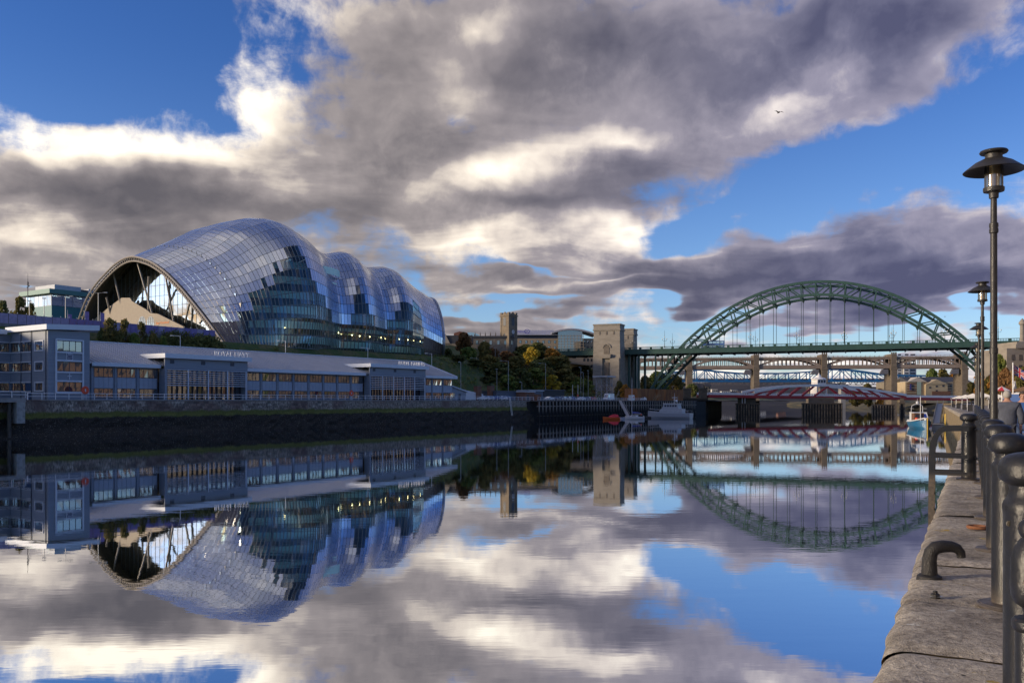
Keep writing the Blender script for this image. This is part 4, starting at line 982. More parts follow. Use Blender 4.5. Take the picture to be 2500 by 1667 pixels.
for k in (-1.7, 0, 1.7): MB().box(xc+k-.6, xc+k+.6, -3.05, -3.0, zc+1.1, zc+2.5).build('window', framed, cab)
MB().lathe([(4.0, 0), (3.9, .35), (2.2, 1.0), (1.2, 1.2), (1.2, 2.0), (.5, 2.6), (0.05, 3.6)], (xc, 0, zc+3.0), 12).build('roof', wht, cab)
MB().box(xc-3.6, xc+3.6, -3.5, 3.5, zc-.6, zc-.002).build('platform', wht, cab)
for a in (-2.8, 2.8): MB().box(xc+a-.4, xc+a+.4, -3.2, 3.2, zd(xc), zc-.61).build('cabin_leg', wht, cab)
# piers and timber fenders of the swing bridge
fwood = mat('fender_pile', (.13, .10, .07), .85, col2=(.34, .26, .18), scale=1.2, stretch=(1, 1, .3))
def fender(pxa, pxb, d, depth, top, label, piles=True):
    x0, x1 = gx(pxa, d), gx(pxb, d); ft = thing('pier_fender', label, 'pier', (x0, d, 0), -math.atan(((pxa+pxb)/2-1250)/F), 'timber piers of the swing bridge')
    MB().box(.4, x1-x0-.4, .6, depth, -1.5, top-.6).build('core', dark, ft)
    MB().box(-.2, x1-x0+.2, -.2, depth+.3, top-.55, top).build('cap', mat('fender_timber', (.16, .12, .085), .9, var=.3, scale=.8), ft)
    pm_ = MB().tube([(0,0,-1.5),(0,0,top-.5)], .36, 7).mesh('pile', fwood, True); n_ = int((x1-x0)/1.25)
    for k in range(n_): link('pile', pm_, ft, (.3+(x1-x0-.6)*k/(n_-1), .2, 0))
    MB().box(0, x1-x0, -.25, .1, 2.0, 2.4).build('waling', wood, ft)
    return ft
f_ = fender(1957, 2050, 440, 70, 5.4, 'long timber jetty of closely set piles under the middle of the swing bridge')
MB().box(3, 16, 22, 40, 5.402, 8.3).build('stone_pier', pstone, f_)
MB().box(1, 18, .5, .7, 6.3, 6.45).build('handrail', grl, f_)
for k in range(8): MB().box(1+k*2.4, 1.15+k*2.4, .5, .7, 5.4, 6.3).build('handrail_post', grl, f_)
f_ = fender(1796, 1853, 462, 22, 5.2, 'dark timber fender round a stone pier of the swing bridge')
MB().box(1, 10.5, 4, 18, 5.202, 8.4).build('stone_pier', pstone, f_)
for k in (3.4, 4.8): MB().tube([(k, -.1, 5.2), (k, -.1, 9.3)], .22, 6).build('marker_post', wht, f_)
f_ = fender(2128, 2180, 470, 22, 4.6, 'low dark timber fender near the quay side end of the swing bridge')
f_ = fender(2196, 2208, 472, 10, 5.5, 'narrow dark pile cluster near the quay side end of the swing bridge')
MB().box(.2, 2.4, 2, 8, 5.502, 8).build('stone_pier', pstone, f_)
sab = thing('swing_bridge_abutment', 'dark masonry abutment where the red swing bridge reaches the wooded bank', 'wall', (gx(1652, 455), 455, 0), 0)
MB().box(0, gx(1728, 455)-gx(1652, 455), 0, 40, -1.5, 7.6).build('masonry', mat('dark_masonry', (.07, .06, .05), .95, var=.5, scale=.5, bump=.8), sab)
MB().box(-.3, gx(1728, 455)-gx(1652, 455)+.3, -.3, 40, 7.602, 8.2).build('coping', pstone, sab)
for a in (4, 12.6): MB().box(a, a+3.6, .5, 4, 8.202, 12.6).build('gate_pier', pstone, sab); MB().box(a-.3, a+3.9, .2, 4.3, 12.602, 13.3).build('pier_cap', pstone, sab)
# ------------------------------------------------------------------ foliage
def leaf_mat(name, c1, c2, rnd_=.25):
    m = mat(name, c1, .8); t = NT(m.node_tree); b = t.n['Principled BSDF']
    pos = t.new('ShaderNodeNewGeometry').outputs['Position']; oi = t.new('ShaderNodeObjectInfo').outputs['Random']
    f = t.m('ADD', t.smooth(t.noise(pos, .55, 4, .65), .35, .65), t.m('MULTIPLY_ADD', oi, rnd_*2, -rnd_), clamp=True)
    t.put(b.inputs['Base Color'], t.mix(f, c1, c2)); b.inputs['Specular IOR Level'].default_value = .2
    tr = t.new('ShaderNodeBsdfTranslucent'); t.put(tr.inputs[0], t.mix(f, c1, c2)); mx = t.new('ShaderNodeMixShader'); mx.inputs[0].default_value = .25
    out = t.n['Material Output']; t.l.new(b.outputs[0], mx.inputs[1]); t.l.new(tr.outputs[0], mx.inputs[2]); t.l.new(mx.outputs[0], out.inputs[0]); return m
LEAF = {'dark': leaf_mat('leaf_dark', (.075, .10, .036), (.18, .185, .062)), 'green': leaf_mat('leaf_green', (.10, .155, .038), (.25, .27, .065)),
        'olive': leaf_mat('leaf_olive', (.12, .115, .038), (.24, .19, .055)), 'yellow': leaf_mat('leaf_yellow', (.30, .23, .03), (.55, .40, .05)),
        'orange': leaf_mat('leaf_orange', (.34, .16, .03), (.55, .28, .05)), 'russet': leaf_mat('leaf_russet', (.17, .095, .045), (.28, .15, .06))}
bark = mat('bark', (.09, .07, .05), .9, var=.4, scale=3, bump=.5); birch_bark = mat('birch_bark', (.42, .38, .32), .8, col2=(.12, .1, .09), scale=2)
def leaves(mb, rn_, c, r, n, size):
    for _ in range(n):
        v = Vector((rn_.gauss(0, 1), rn_.gauss(0, 1), rn_.gauss(0, 1))).normalized()
        p = Vector(c)+Vector((v.x*r[0], v.y*r[1], v.z*r[2]))*(rn_.random()**.35)
        nn = (v+Vector((rn_.gauss(0, .7), rn_.gauss(0, .7), rn_.gauss(0, .7)+.3))).normalized()
        a = nn.orthogonal().normalized(); b = nn.cross(a); th = rn_.uniform(0, 6.28); a, b = a*math.cos(th)+b*math.sin(th), b*math.cos(th)-a*math.sin(th)
        s_ = size*rn_.uniform(.6, 1.35)
        mb.add([p-a*s_-b*s_*.55, p+a*s_-b*s_*.4, p+a*s_*.8+b*s_*.55, p-a*s_*.9+b*s_*.5], [(0,1,2,3)])
def tree_meshes(seed, shape='round', clumps=26, per=75, size=.045):
    """unit tree: height 1, crown about .8 wide; returns trunk mesh builder and crown mesh"""
    rn_ = random.Random(seed); tk = MB(); cw = MB()
    top = {'round': .95, 'tall': 1.0, 'bush': .98, 'birch': 1.0}[shape]; low = {'round': .28, 'tall': .22, 'bush': .05, 'birch': .25}[shape]
    wid = {'round': .42, 'tall': .26, 'bush': .5, 'birch': .28}[shape]
    tk.tube([(0,0,-.06),(.01,0,.2),(.0,.015,.5),(.01,0,.82)], [.035,.026,.018,.004], 7)
    for k in range(7):
        a = rn_.uniform(0, 6.28); z = rn_.uniform(low, .6); L = wid*rn_.uniform(.5, .85)
        tk.tube([(0,0,z), (math.cos(a)*L*.5, math.sin(a)*L*.5, z+.10), (math.cos(a)*L, math.sin(a)*L, z+.24)], [.013,.009,.003], 5)
    for k in range(clumps):
        f = rn_.random(); z = low+(top-low)*f; prof = math.sin(math.pi*min(1, max(.06, (f*.92+.10))))**.65
        a = rn_.uniform(0, 6.28); rr = wid*prof*rn_.uniform(.25, .88); cr_ = rn_.uniform(.085, .16)*(1 if shape != 'tall' else .8)
        leaves(cw, rn_, (math.cos(a)*rr, math.sin(a)*rr, min(z, top-cr_*.7)), (cr_, cr_, cr_*.75), per, size)
    return tk, cw
TREES = {}
for sh in ('round', 'tall', 'bush', 'birch'):
    for sd in range(3):
        tk, cw = tree_meshes(sd*7+len(sh), sh, clumps=26 if sh == 'birch' else 42, per=50 if sh == 'birch' else 62, size=.030 if sh == 'birch' else .042)
        tm = tk.mesh('trunk', birch_bark if sh == 'birch' else bark); cm = {}
        base = cw.mesh('crown', LEAF['dark'], fix=False)
        for k, m_ in LEAF.items(): c = base.copy(); c.materials[0] = m_; cm[k] = c
        TREES[sh, sd] = (tm, cm)
def tree(name, label, loc, h, wd, sh, kind, sd=None, group=None, rz=None):
    sd = random.randrange(3) if sd is None else sd
    t_ = thing(name, label, 'tree' if name != 'shrub' else 'shrub', loc, rz if rz is not None else random.uniform(0, 6.28), group)
    base = {'round': .84, 'tall': .52, 'bush': 1.0, 'birch': .56}[sh]; k = wd/base
    o = link('trunk', TREES[sh, sd][0], t_); o.scale = (k if sh == 'bush' else (k+h)/2*.8, k if sh == 'bush' else (k+h)/2*.8, h)
    o = link('crown', TREES[sh, sd][1][kind], t_); o.scale = (k, k, h); return t_
def bank_tree(px, ty, wpx, o, kind, label, sh='round', name='bank_tree', group='trees on the wooded bank'):
    x, d = qd(px, o); z = terr(x, o); h = max(2.5, gz(ty, d)-z); return tree(name, label, qw(x, o, z-.1), h, wpx*d/F, sh, kind, group=group)
BT = [
 (1133,814,30,70,'russet','tall','tall russet tree in front of the low stone church wall'), (1144,846,46,52,'green','round','rounded mid green tree below the tall russet one'),
 (1181,832,32,62,'olive','round','yellowing olive tree by the church nave'), (1206,848,28,66,'russet','round','pinkish brown tree under the church windows'),
 (1237,856,36,64,'russet','round','orange brown shrubby tree at the foot of the church tower'), (1152,876,50,44,'dark','round','dark round tree on the slope below the church'),
 (1196,864,46,50,'olive','round','olive brown tree on the slope under the church tower'), (1217,884,60,44,'dark','round','broad dark tree halfway down the wooded slope'),
 (1118,902,44,36,'dark','bush','dark bushy tree beside the grass bank and the concert hall'), (1160,905,60,36,'dark','bush','wide dark bush above the car park fence'),
 (1262,868,46,50,'olive','round','greyish olive tree beside the pale street lamp'), (1300,845,40,60,'yellow','round','bright yellow tree in front of the arched hotel'),
 (1284,840,50,68,'dark','round','dark tree behind the bright yellow one'), (1312,838,36,72,'dark','tall','tall dark tree under the hotel wall'),
 (1348,849,40,58,'orange','round','glowing orange tree at the end of the green bridge deck'), (1322,876,60,48,'dark','round','dark green tree below the orange one'),
 (1352,872,56,46,'olive','tall','tall olive yellow tree in front of the granite tower approach'), (1372,866,40,50,'olive','round','brownish tree under the green approach deck'),
 (1302,898,60,38,'green','bush','green bush above the grey shed'), (1346,916,42,33,'yellow','bush','yellow green bush behind the parked cars'),
 (1382,900,56,38,'olive','bush','olive bush under the bridge approach'), (1404,920,44,33,'green','bush','green bush behind the flag poles'),
 (1270,900,50,38,'dark','bush','dark bush above the car park wall'), (1240,916,46,33,'green','bush','low green bush beside the tall lamp'),
 (1416,894,56,58,'dark','round','dark tree in the shadow of the bridge deck'), (1442,900,44,66,'dark','round','dark tree close to the granite tower'),
 (1428,926,36,36,'green','bush','bright green bush at the foot of the granite tower'), (1190,925,52,31,'dark','bush','dark hedge-like bush behind the brick gate piers'),
 (1092,850,22,66,'dark','round','small dark tree between the concert hall and the stone hall'), (1338,896,44,40,'olive','round','olive tree on the lower slope behind the white cars')]
for px, ty, wp, o, kd, sh, lab in BT: bank_tree(px, ty-2, wp*1.3, o, kd, lab, sh)
bank_tree(1513, 928, 30, 16, 'olive', 'olive bush at the foot of the granite tower beside the orange one', 'bush')
bank_tree(1527, 937, 30, 11, 'orange', 'round orange brown bush in front of the granite tower', 'bush')
for px, ty, wp, d, kd, lab in ((1610,903,60,520,'green','green tree seen through the foot of the arch'), (1648,912,50,530,'olive','olive tree beside the first stone pier of the brown bridge'), (1575,915,40,500,'olive','yellowing tree behind the arch springing'), (1690,935,40,560,'dark','dark tree beyond the swing bridge abutment')):
    tree('far_tree', lab, (gx(px, d), d, 7.5), gz(ty, d)-7.5, wp*d/F, 'round', kd, group='trees beyond the green arch')
# birches and shrubs behind the naval hall, ivy hedge under the terrace
for px, ty, wp, o, kd, lab in ((268,777,40,30.5,'olive','slender birch with pale trunk beside the naval block'), (306,779,36,31,'olive','slender birch between the naval block and the ivy hedge'), (344,786,34,31.5,'olive','smaller thin birch next to the ivy hedge')):
    x, d = qd(px, o); z = terr(x, o); tree('birch_tree', lab, qw(x, o, z), gz(ty, d)-z, wp*d/F, 'birch', kd, group='birches above the naval hall')
for px, ty, wp, o, kd, lab in ((250,800,40,31,'dark','dark shrub against the end of the naval block'), (290,806,40,29,'olive','brownish shrub under the birches'), (330,812,44,29,'green','green shrub under the birches'), (372,812,46,30,'olive','pale brown shrub beside the ivy hedge'), (398,818,34,29,'green','small green shrub at the foot of the ivy hedge')):
    x, d = qd(px, o); z = terr(x, o); tree('shrub', lab, qw(x, o, z-.2), gz(ty, d)-z+.2, wp*d/F, 'bush', kd, group='shrubs above the naval hall')
hx0, hx1 = qx(385, 35.5), qx(536, 35.5)
mb = MB(); rn_ = random.Random(5)
for i in range(150):
    x = hx0+(hx1-hx0)*rn_.random(); o = 33+4*rn_.random(); z = terr(x, o)+rn_.uniform(.2, 2.2)
    leaves(mb, rn_, qw(x, o, z), (1.3, 1.3, .8), 40, .22)
hedge = thing('ivy_hedge', 'thick dark green ivy hedge under the concert hall terrace', 'hedge'); mb.build('hedge_leaves', LEAF['dark'], hedge, fix=False)
def scatter(name, n, fx, fo, hgt, r, kinds, per=28, size=.3):
    mb = MB(); mats_ = [LEAF[k] for k in kinds]
    for i in range(n):
        x, o = fx(), fo(); mb.cur = rn_.randrange(len(kinds)); rr = r*rn_.uniform(.6, 1.4)
        leaves(mb, rn_, qw(x, o, terr(x, o)+hgt*rn_.random()), (rr, rr, rr*.6), per, size)
    return tag(mb.build(name, mats_, None, fix=False), kind='stuff')
scatter('bank_undergrowth', 520, lambda: rn_.uniform(196, 330), lambda: rn_.uniform(29, 74), 1.4, 1.9, ('dark', 'dark', 'green', 'olive', 'russet'))
scatter('bank_grass', 420, lambda: rn_.uniform(-10, 196), lambda: rn_.uniform(25.5, 36), .3, .9, ('green', 'green', 'olive'), 26, .16)
scatter('hall_grass', 200, lambda: rn_.uniform(150, 205), lambda: rn_.uniform(27, 46), .3, 1.0, ('green', 'green', 'dark'), 26, .18)
# bushes behind the terrace fence
for px, ty, wp, d, kd, lab in ((10,732,40,232,'dark','dark bush behind the purple banner fence'), (48,722,44,238,'olive','tall olive bush beside the slim mast'), (75,738,30,236,'olive','brown bush at the corner of the teal building'), (-20,730,50,228,'green','green bush at the start of the purple banner fence')):
    tree('terrace_bush', lab, (gx(px, d), d, 22.5), gz(ty, d)-22.5, wp*d/F, 'bush', kd, group='bushes on the terrace')
# ------------------------------------------------------------------ terrace wall and banner fence
FO = 38.0; fx0, fx1 = qx(-25, FO), qx(528, FO)
tw = qthing('terrace_wall', 'rough stone retaining wall below the purple banner fence', 'wall', fx0, FO, 0)
rub = mat('rubble_stone', (.16, .125, .095), .95, col2=(.30, .25, .19), scale=1.6, bump=1.0)
MB().box(0, fx1-fx0, -.25, .6, 15, 21.7).build('rubble_face', rub, tw); MB().box(0, fx1-fx0, -.4, .6, 21.703, 23.0).build('parapet', mat('parapet_grey', (.16, .16, .17), .9, var=.3, scale=1.2, bump=.4), tw)
bf = qthing('banner_fence', 'long fence hung with purple banners in front of the concert hall', 'fence', fx0, FO, 0)
purp = [mat('banner_purple', (.30, .26, .40), .8, var=.25, scale=1.4), mat('banner_violet', (.19, .15, .36), .8, var=.3, scale=1.2), mat('banner_pink', (.26, .15, .26), .8, col2=(.20, .17, .40), scale=3.5)]
nbp = int((fx1-fx0)/1.9); pst = MB().tube([(0,0,22.4),(0,0,25.35)], .05, 6).mesh('fence_post', grl); bmm = [MB().box(.05, 1.84, -.03, .03, 22.95, 25.15).mesh('banner', p_) for p_ in purp]
capm = MB().ball((0,0,25.38), .10, nu=6, nv=4).mesh('post_cap', white)
for i in range(nbp):
    fp = link('fence_post', pst, bf, (i*1.9, 0, 0)); link('post_cap', capm, fp)
    link('banner', bmm[0 if i < nbp*.28 else 2 if i < nbp*.5 else 1 if i % 3 else 0], bf, (i*1.9, 0, 0))
# lamp masts and hanging banners on the terrace
galv = mat('galvanised_steel', (.34, .35, .36), .5, .4)
def street_lamp(loc, h, label, arm=2.2, rz=0, rad=.10, group='street lamps on the far bank', two=False, m_=None):
    m_ = m_ or galv; l_ = thing('street_lamp', label, 'street lamp', loc, rz, group)
    MB().tube([(0,0,-.3),(0,0,1.2),(0,0,1.25),(0,0,h)], [rad*1.5,rad*1.5,rad,rad*.7], 8).build('pole', m_, l_)
    for s_ in ((-1, 1) if two else (-1,)):
        if arm: MB().tube([(0,0,h-.1),(s_*arm*.6,0,h+.05),(s_*arm,0,h+.08)], rad*.55, 6).build('arm', m_, l_)
        hm = MB(); hm.box(s_*arm-.45, s_*arm+.35, -.18, .18, h-.02, h+.16); hm.build('lamp_head', m_, l_)
    return l_
def px_lamp(px, ty, o, label, arm=2.2, zb_=None, **kw):
    x, d = qd(px, o); z = terr(x, o) if zb_ is None else zb_; return street_lamp(qw(x, o, z), gz(ty, d)-z, label, arm, **kw)
px_lamp(240, 715, 44, 'tall twin-arm lamp post with purple banner before the concert hall mouth', 1.8, two=True)
px_lamp(160, 724, 46, 'slim lamp post with purple banner before the teal building', 1.4, two=True); px_lamp(108, 729, 46, 'lamp post at the corner of the teal building', .0); px_lamp(72, 735, 50, 'thin grey post among the terrace bushes', .0)
for px, o, lab in ((245, 43.5, 'purple banner hanging on the twin-arm lamp post'), (207, 43.5, 'purple banner hanging beside the foot of the concert hall arch'), (165, 45.5, 'small dark purple banner before the teal wall')):
    x, d = qd(px, o); hb_ = thing('hanging_banner', lab, 'banner', qw(x, o, 22.3), QR, 'hanging banners on the terrace')
    MB().box(.08, 1.05, -.02, .02, 2.6 if px != 165 else 2.3, 5.4 if px != 165 else 4.6).build('cloth', purp[1], hb_); MB().tube([(0,0,0),(0,0,5.6)], .06, 6).build('pole', galv, hb_)
ms = thing('radio_mast', 'slim dark mast with aerials beside the teal building', 'mast', (gx(68, 250), 250, 22.5)); hm_ = gz(667, 250)-22.5
MB().tube([(0,0,0),(0,0,hm_*.8),(0,0,hm_)], [.16,.12,.03], 6).build('pole', grl, ms); MB().beam((-.3,0,hm_*.80), (.5,0,hm_*.83), .1, .25).build('aerial', grl, ms); MB().beam((0,0,hm_*.83), (.05,0,hm_*.88), .3, .3).build('aerial', grl, ms)
for px, ty, o, lab in ((440,820,26,'short white lamp post behind the roof lettering of the naval hall'), (697,832,26,'white lamp post before the teal glass foot of the concert hall'), (898,849,26,'white lamp post behind the second louvred bay'), (1054,863,26,'pale lamp post at the hipped end of the naval hall')): px_lamp(px, ty, o, lab, 1.9, m_=white)
for px, ty, o, lab, arm in ((1125,884,12,'tall pale lamp post at the end of the lean-to',.4), (1167,874,40,'lamp post with long arm on the wooded slope',2.6), (1241,881,14,'tall lamp post with arm behind the car park wall',2.6), (1213,901,20,'thin bare pole behind the car park',0), (1274,933,10,'short lamp post behind the grey shed',.5), (1332,887,18,'tall lamp post before the olive trees',2.2), (1209,850,58,'pale lamp post by the church',.4), (1418,897,24,'grey lamp post under the green approach deck',.4), (1424,909,16,'short pale lamp beside the grey lamp under the deck',.5), (1436,905,20,'bare grey pole near the granite tower',0), (1296,870,60,'small lamp among the trees below the hotel',.6)): px_lamp(px, ty, o, lab, arm)
for px in (1398, 1411):
    x, d = qd(px, 2); fp = thing('flag_pole', 'bare pale flag pole behind the wharf railing', 'pole', qw(x, 2, QT), 0, 'flag poles on the wharf'); MB().tube([(0,0,0),(0,0,gz(939, d)-QT)], .07, 6).build('pole', white, fp); MB().box(-.12, .12, -.02, .02, 0, 2.4).build('sleeve', bblue, fp)
# ------------------------------------------------------------------ teal building on the terrace
tb = thing('teal_building', 'teal clad building with a glazed upper floor and white rooftop boxes', 'building', (gx(126, 300), 300, 25), QR)
tealm = mat('teal_cladding', (.035, .19, .22), .5, var=.12, scale=1, stretch=(1, 1, 5)); tlt = mat('teal_fascia', (.09, .24, .23), .5); whb = mat('roof_box_white', (.52, .54, .58), .6)
dz_ = lambda py: gz(py, 302)-25
MB().box(0, 34, 0, 17, -2, dz_(747)).build('lower_wall', tealm, tb); MB().box(-1.8, 34, -1.9, 18, dz_(719), dz_(708)).build('roof_slab', tlt, tb)
MB().box(2.4, 12, 2.4, 15, dz_(708)+.003, dz_(693)).build('roof_box', whb, tb); MB().box(15, 23.5, 2.4, 15, dz_(708)+.003, dz_(695)).build('roof_box', whb, tb); MB().box(12.1, 14.9, 3, 13, dz_(708)+.003, dz_(698)).build('roof_link', grl, tb)
tz0, tz1 = dz_(747), dz_(719)
window(tb, Tf, 0.05, 33.8, tz0+.003, tz1-.003, 9, framed, glass_mat('teal_glass', (.3, .4, .45), .4, .03, .6), rows=2, name='glazing')
window(tb, lambda a, z, d: (-d, a, z), 0.1, 16.8, tz0+.003, tz1-.003, 6, framew, mirror, rows=2, name='glazing')
MB().box(3, 33, 7, 7.3, tz0, tz1).build('inner_wall', whb, tb)
lmm = MB().box(-.9, .9, -.1, .1, -.05, .05).mesh('strip_light', emat('strip_light', (1, .95, .85), 3))
for k in range(5): link('strip_light', lmm, tb, (2.5+k*4.5, 2.5, tz1-.35))
# ------------------------------------------------------------------ church and neighbours
DC = 420.0; cstone = mat('church_stone', (.205, .165, .12), .9, var=.3, scale=.6, bump=.6, stretch=(1, 1, 2)); cdark = mat('church_dark_stone', (.10, .083, .066), .9, var=.3, scale=.6, bump=.6)
ch = thing('church', 'old stone church with a square clock tower on the wooded bank', 'church', (gx(1242.5, DC), DC-4.2, 24), R(45)+.02)
cz = lambda py: gz(py, DC)-24
W2 = 5.9
MB().box(0, W2, 0, W2, 0, cz(826)).build('tower_base', cstone, ch)
MB().box(.05, W2-.05, .05, W2-.05, cz(826), cz(773)).build('tower', cstone, ch)
MB().box(-.35, W2+.35, -.35, W2+.35, cz(773)+.003, cz(771)).build('cornice', cstone, ch)
pr = MB()
MB().box(.0, W2, .0, W2, cz(771)+.003, cz(768)).build('parapet', cstone, ch)
for a, b_ in ((0, 0), (W2-1, 0), (0, W2-1), (W2-1, W2-1)): MB().box(a-.05, a+1.05, b_-.05, b_+1.05, cz(768)+.003, cz(764)).build('corner_block', cstone, ch)
MB().prism([(W2/2-1.4, cz(768)+.003), (W2/2+1.4, cz(768)+.003), (W2/2, cz(762))], .05, .5, 'y').build('pediment', cstone, ch); MB().prism([(W2/2-1.4, cz(768)+.003), (W2/2+1.4, cz(768)+.003), (W2/2, cz(762))], .05, .5, 'x').build('pediment', cstone, ch)
def arch_pts(c, r_, z0, z1): return [(c-r_, z0), (c+r_, z0)] + [(c+r_*math.cos(t_), z1+r_*math.sin(t_)) for t_ in [math.pi*i/8 for i in range(9)]]
Tc1 = lambda a, z, d: (a, .05-d, z); Tc2 = lambda a, z, d: (.05-d, a, z)
for T_ in (Tc1, Tc2):
    mb = MB(); fpoly(mb, T_, arch_pts(W2/2, .85, cz(796), cz(780)), .0, .06); mb.build('belfry_window', framed, ch)
    mb = MB(); fpoly(mb, T_, arch_pts(W2/2, .6, cz(825), cz(818)), .0, .06); mb.build('lower_window', framed, ch)
    for k in (0, W2-1.0): mb = MB(); fbox(mb, T_, k, k+.9, cz(826), cz(773.2), .0, .16); mb.build('buttress', cstone, ch)
ck = MB().lathe([(0, 0), (.95, 0), (.95, .12), (0, .12)], n=20).build('clock_face', whb, ch)
ck.rotation_euler = (R(90), 0, 0); ck.location = (W2/2, .05-.02, cz(811))
mb = MB(); mb.box(-.05, .05, -.1, -.07, -.02, .7); mb.box(-.02, .45, -.1, -.07, -.05, .05); hnd = mb.build('clock_hands', framed, ch); hnd.location = (W2/2, -.08, cz(811))
# nave running left from the tower, plain and long
nv = thing('church_nave', 'long grey stone nave wall with small windows and roof finials beside the clock tower', 'church', (gx(1152, DC), DC-3, 22), 0)
nw = gx(1256, DC)-gx(1152, DC); nz = lambda py: gz(py, DC)-22
Tn = lambda a, z, d: (a, -d, z)
holes = [(nw*f, nw*f+1.1, nz(842), nz(832)) for f in (.10, .26, .42, .60, .76, .90)]
mb = MB(); ring_wall(mb, Tn, 0, nw, 0, nz(826), holes, .5); mb.build('wall', mat('nave_stone', (.185, .165, .14), .9, var=.3, scale=.9, bump=.7), nv)
for h_ in holes: window(nv, Tn, *h_, 2, framed, pane_m)
MB().prism([(-.3, nz(826)+.003), (nw+.2, nz(826)+.003), (nw-1, nz(821)), (1.2, nz(821))], -.4, 9).build('roof', mat('slate_roof', (.055, .057, .065), .7, var=.2, scale=1), nv)
fin = MB().lathe([(.28, 0), (.2, .6), (.28, .7), (.03, 2.2)], n=6).mesh('finial', cdark)
for k in range(7): link('finial', fin, nv, (nw*(.08+.12*k), .6, nz(822)))
sh_ = thing('stone_hall', 'low stone hall with dark slate roof between the concert hall and the church', 'building', (gx(1086, 405), 405, 22), 0)
sw = gx(1152, 405)-gx(1086, 405); szz = lambda py: gz(py, 405)-22
holes = [(sw*f, sw*f+.9, szz(853), szz(846)) for f in (.25, .45, .65, .85)]
mb = MB(); ring_wall(mb, Tn, 0, sw, 0, szz(838), holes, .5); mb.build('wall', mat('hall_rubble', (.24, .20, .15), .9, var=.35, scale=1.2, bump=.8), sh_)
for h_ in holes: window(sh_, Tn, *h_, 1, framed, pane_m)
MB().prism([(1.5, szz(838)), (sw+.3, szz(838)), (sw+.3, szz(818.5)), (.2, szz(818.5))], 0.1, 8).build('roof', MATS['slate_roof'], sh_)
MB().prism([(-.5, szz(838)), (2.4, szz(838)), (.2, szz(815))], -.3, 8.2).build('gable', sandy, sh_)
rb = thing('red_brick_house', 'red brick rooftop with a curved end peeping over the stone hall', 'building', (gx(1108, 450), 450, 20), 0)
MB().prism([(0, 0), (7, 0), (7, gz(812, 450)-20), (3, gz(809, 450)-20), (0, gz(813, 450)-20)], 0, 8).build('wall', mat('old_red_brick', (.20, .085, .06), .9, var=.2, scale=1.5), rb); MB().box(3, 5.5, -.1, 0, gz(822, 450)-20, gz(817, 450)-20).build('window', pane_m, rb)
gr = thing('curved_glass_roof', 'low curved glass roof behind the church nave', 'building', (gx(1126, 460), 460, 20), 0)
mb = MB(); n_ = 14; Wg = gx(1170, 460)-gx(1126, 460); zg = lambda py: gz(py, 460)-20
mb.prism([(0, 0), (Wg, 0)] + [(Wg-Wg*k/n_, zg(818)+(zg(811)-zg(818))*math.sin(math.pi*(k+.5)/(n_+1))) for k in range(n_+1)], 0, 10); mb.build('glazing', glass_mat('roof_glass', (.2, .25, .28), .4, .05, .2), gr)
for k in range(7): MB().box(Wg*k/7, Wg*k/7+.2, -.1, .0, 0, zg(817)).build('rib', grl, gr)
# ------------------------------------------------------------------ hotel with arched roof
DH = 480.0; ht = thing('arched_hotel', 'large sandstone hotel with pale roof and an arched glass bay', 'building', (gx(1258, DH), DH, 20), 0)
hz_ = lambda py: gz(py, DH)-20; hxx = lambda px: gx(px, DH)-gx(1258, DH)
hst = mat('hotel_stone', (.33, .26, .175), .8, var=.1, scale=.3); hroof = mat('hotel_roof', (.34, .34, .38), .5, var=.08, scale=.3)
holes = []
for r_, (ya, yb) in enumerate(((838, 831), (852, 845), (866, 859), (882, 875), (897, 890))):
    for px in list(range(1268, 1356, 14))+list(range(1424, 1450, 9)): holes.append((hxx(px), hxx(px+5), hz_(ya), hz_(yb)))
mb = MB(); ring_wall(mb, Tn, 0, hxx(1452), 0, hz_(826), holes, .4); mb.build('wall', hst, ht)
for h_ in holes: window(ht, Tn, *h_, 1, framed, pane_m, fw=.1)
MB().box(.3, hxx(1452), .41, 22, 0, hz_(826)).build('core', hst, ht)
mb = MB(); mb.box(0, hxx(1362), .5, 1.0, hz_(826)+.003, hz_(817)); mb.build('clerestory', framed, ht)
MB().add([(-1,-1.2,hz_(817)),(hxx(1372),-1.2,hz_(817)),(hxx(1352),12,hz_(801.5)),(-1,12,hz_(801.5)),(-1,-1.2,hz_(818.3)),(hxx(1372),-1.2,hz_(818.3)),(hxx(1352),12,hz_(803)),(-1,12,hz_(803))], [(0,1,2,3),(7,6,5,4),(0,4,5,1),(1,5,6,2),(2,6,7,3),(3,7,4,0)]).build('roof', hroof, ht)
n_ = 20; A0, A1 = hxx(1346), hxx(1453)
arcp = [(A0+(A1-A0)*k/n_, hz_(822)+(hz_(802.5)-hz_(822))*math.sin(math.pi*(.18+.70*k/n_))**1.0) for k in range(n_+1)]
mb = MB(); mb.prism([(a, z-.9) for a, z in arcp]+arcp[::-1], -3, 16); mb.build('arched_roof', hroof, ht)
bay = [(hxx(1362), hz_(862)), (hxx(1424), hz_(862))]+[(a, z-.95) for a, z in arcp[::-1] if hxx(1362) <= a <= hxx(1424)]
mb = MB(); mb.prism(bay, -1.5, 0.0); bo = mb.build('glass_bay', glass_mat('bay_glass', (.16, .15, .15), .28, .05, .1), ht)
for k in range(9): a = hxx(1362)+(hxx(1424)-hxx(1362))*k/8; MB().box(a-.1, a+.1, -1.7, -1.503, hz_(862), hz_(818)).build('mullion', hst, bo)
for py in (855, 848, 841, 834, 827, 820): MB().box(hxx(1362), hxx(1424), -1.66, -1.503, hz_(py)-.12, hz_(py)+.12).build('transom', hst, bo)
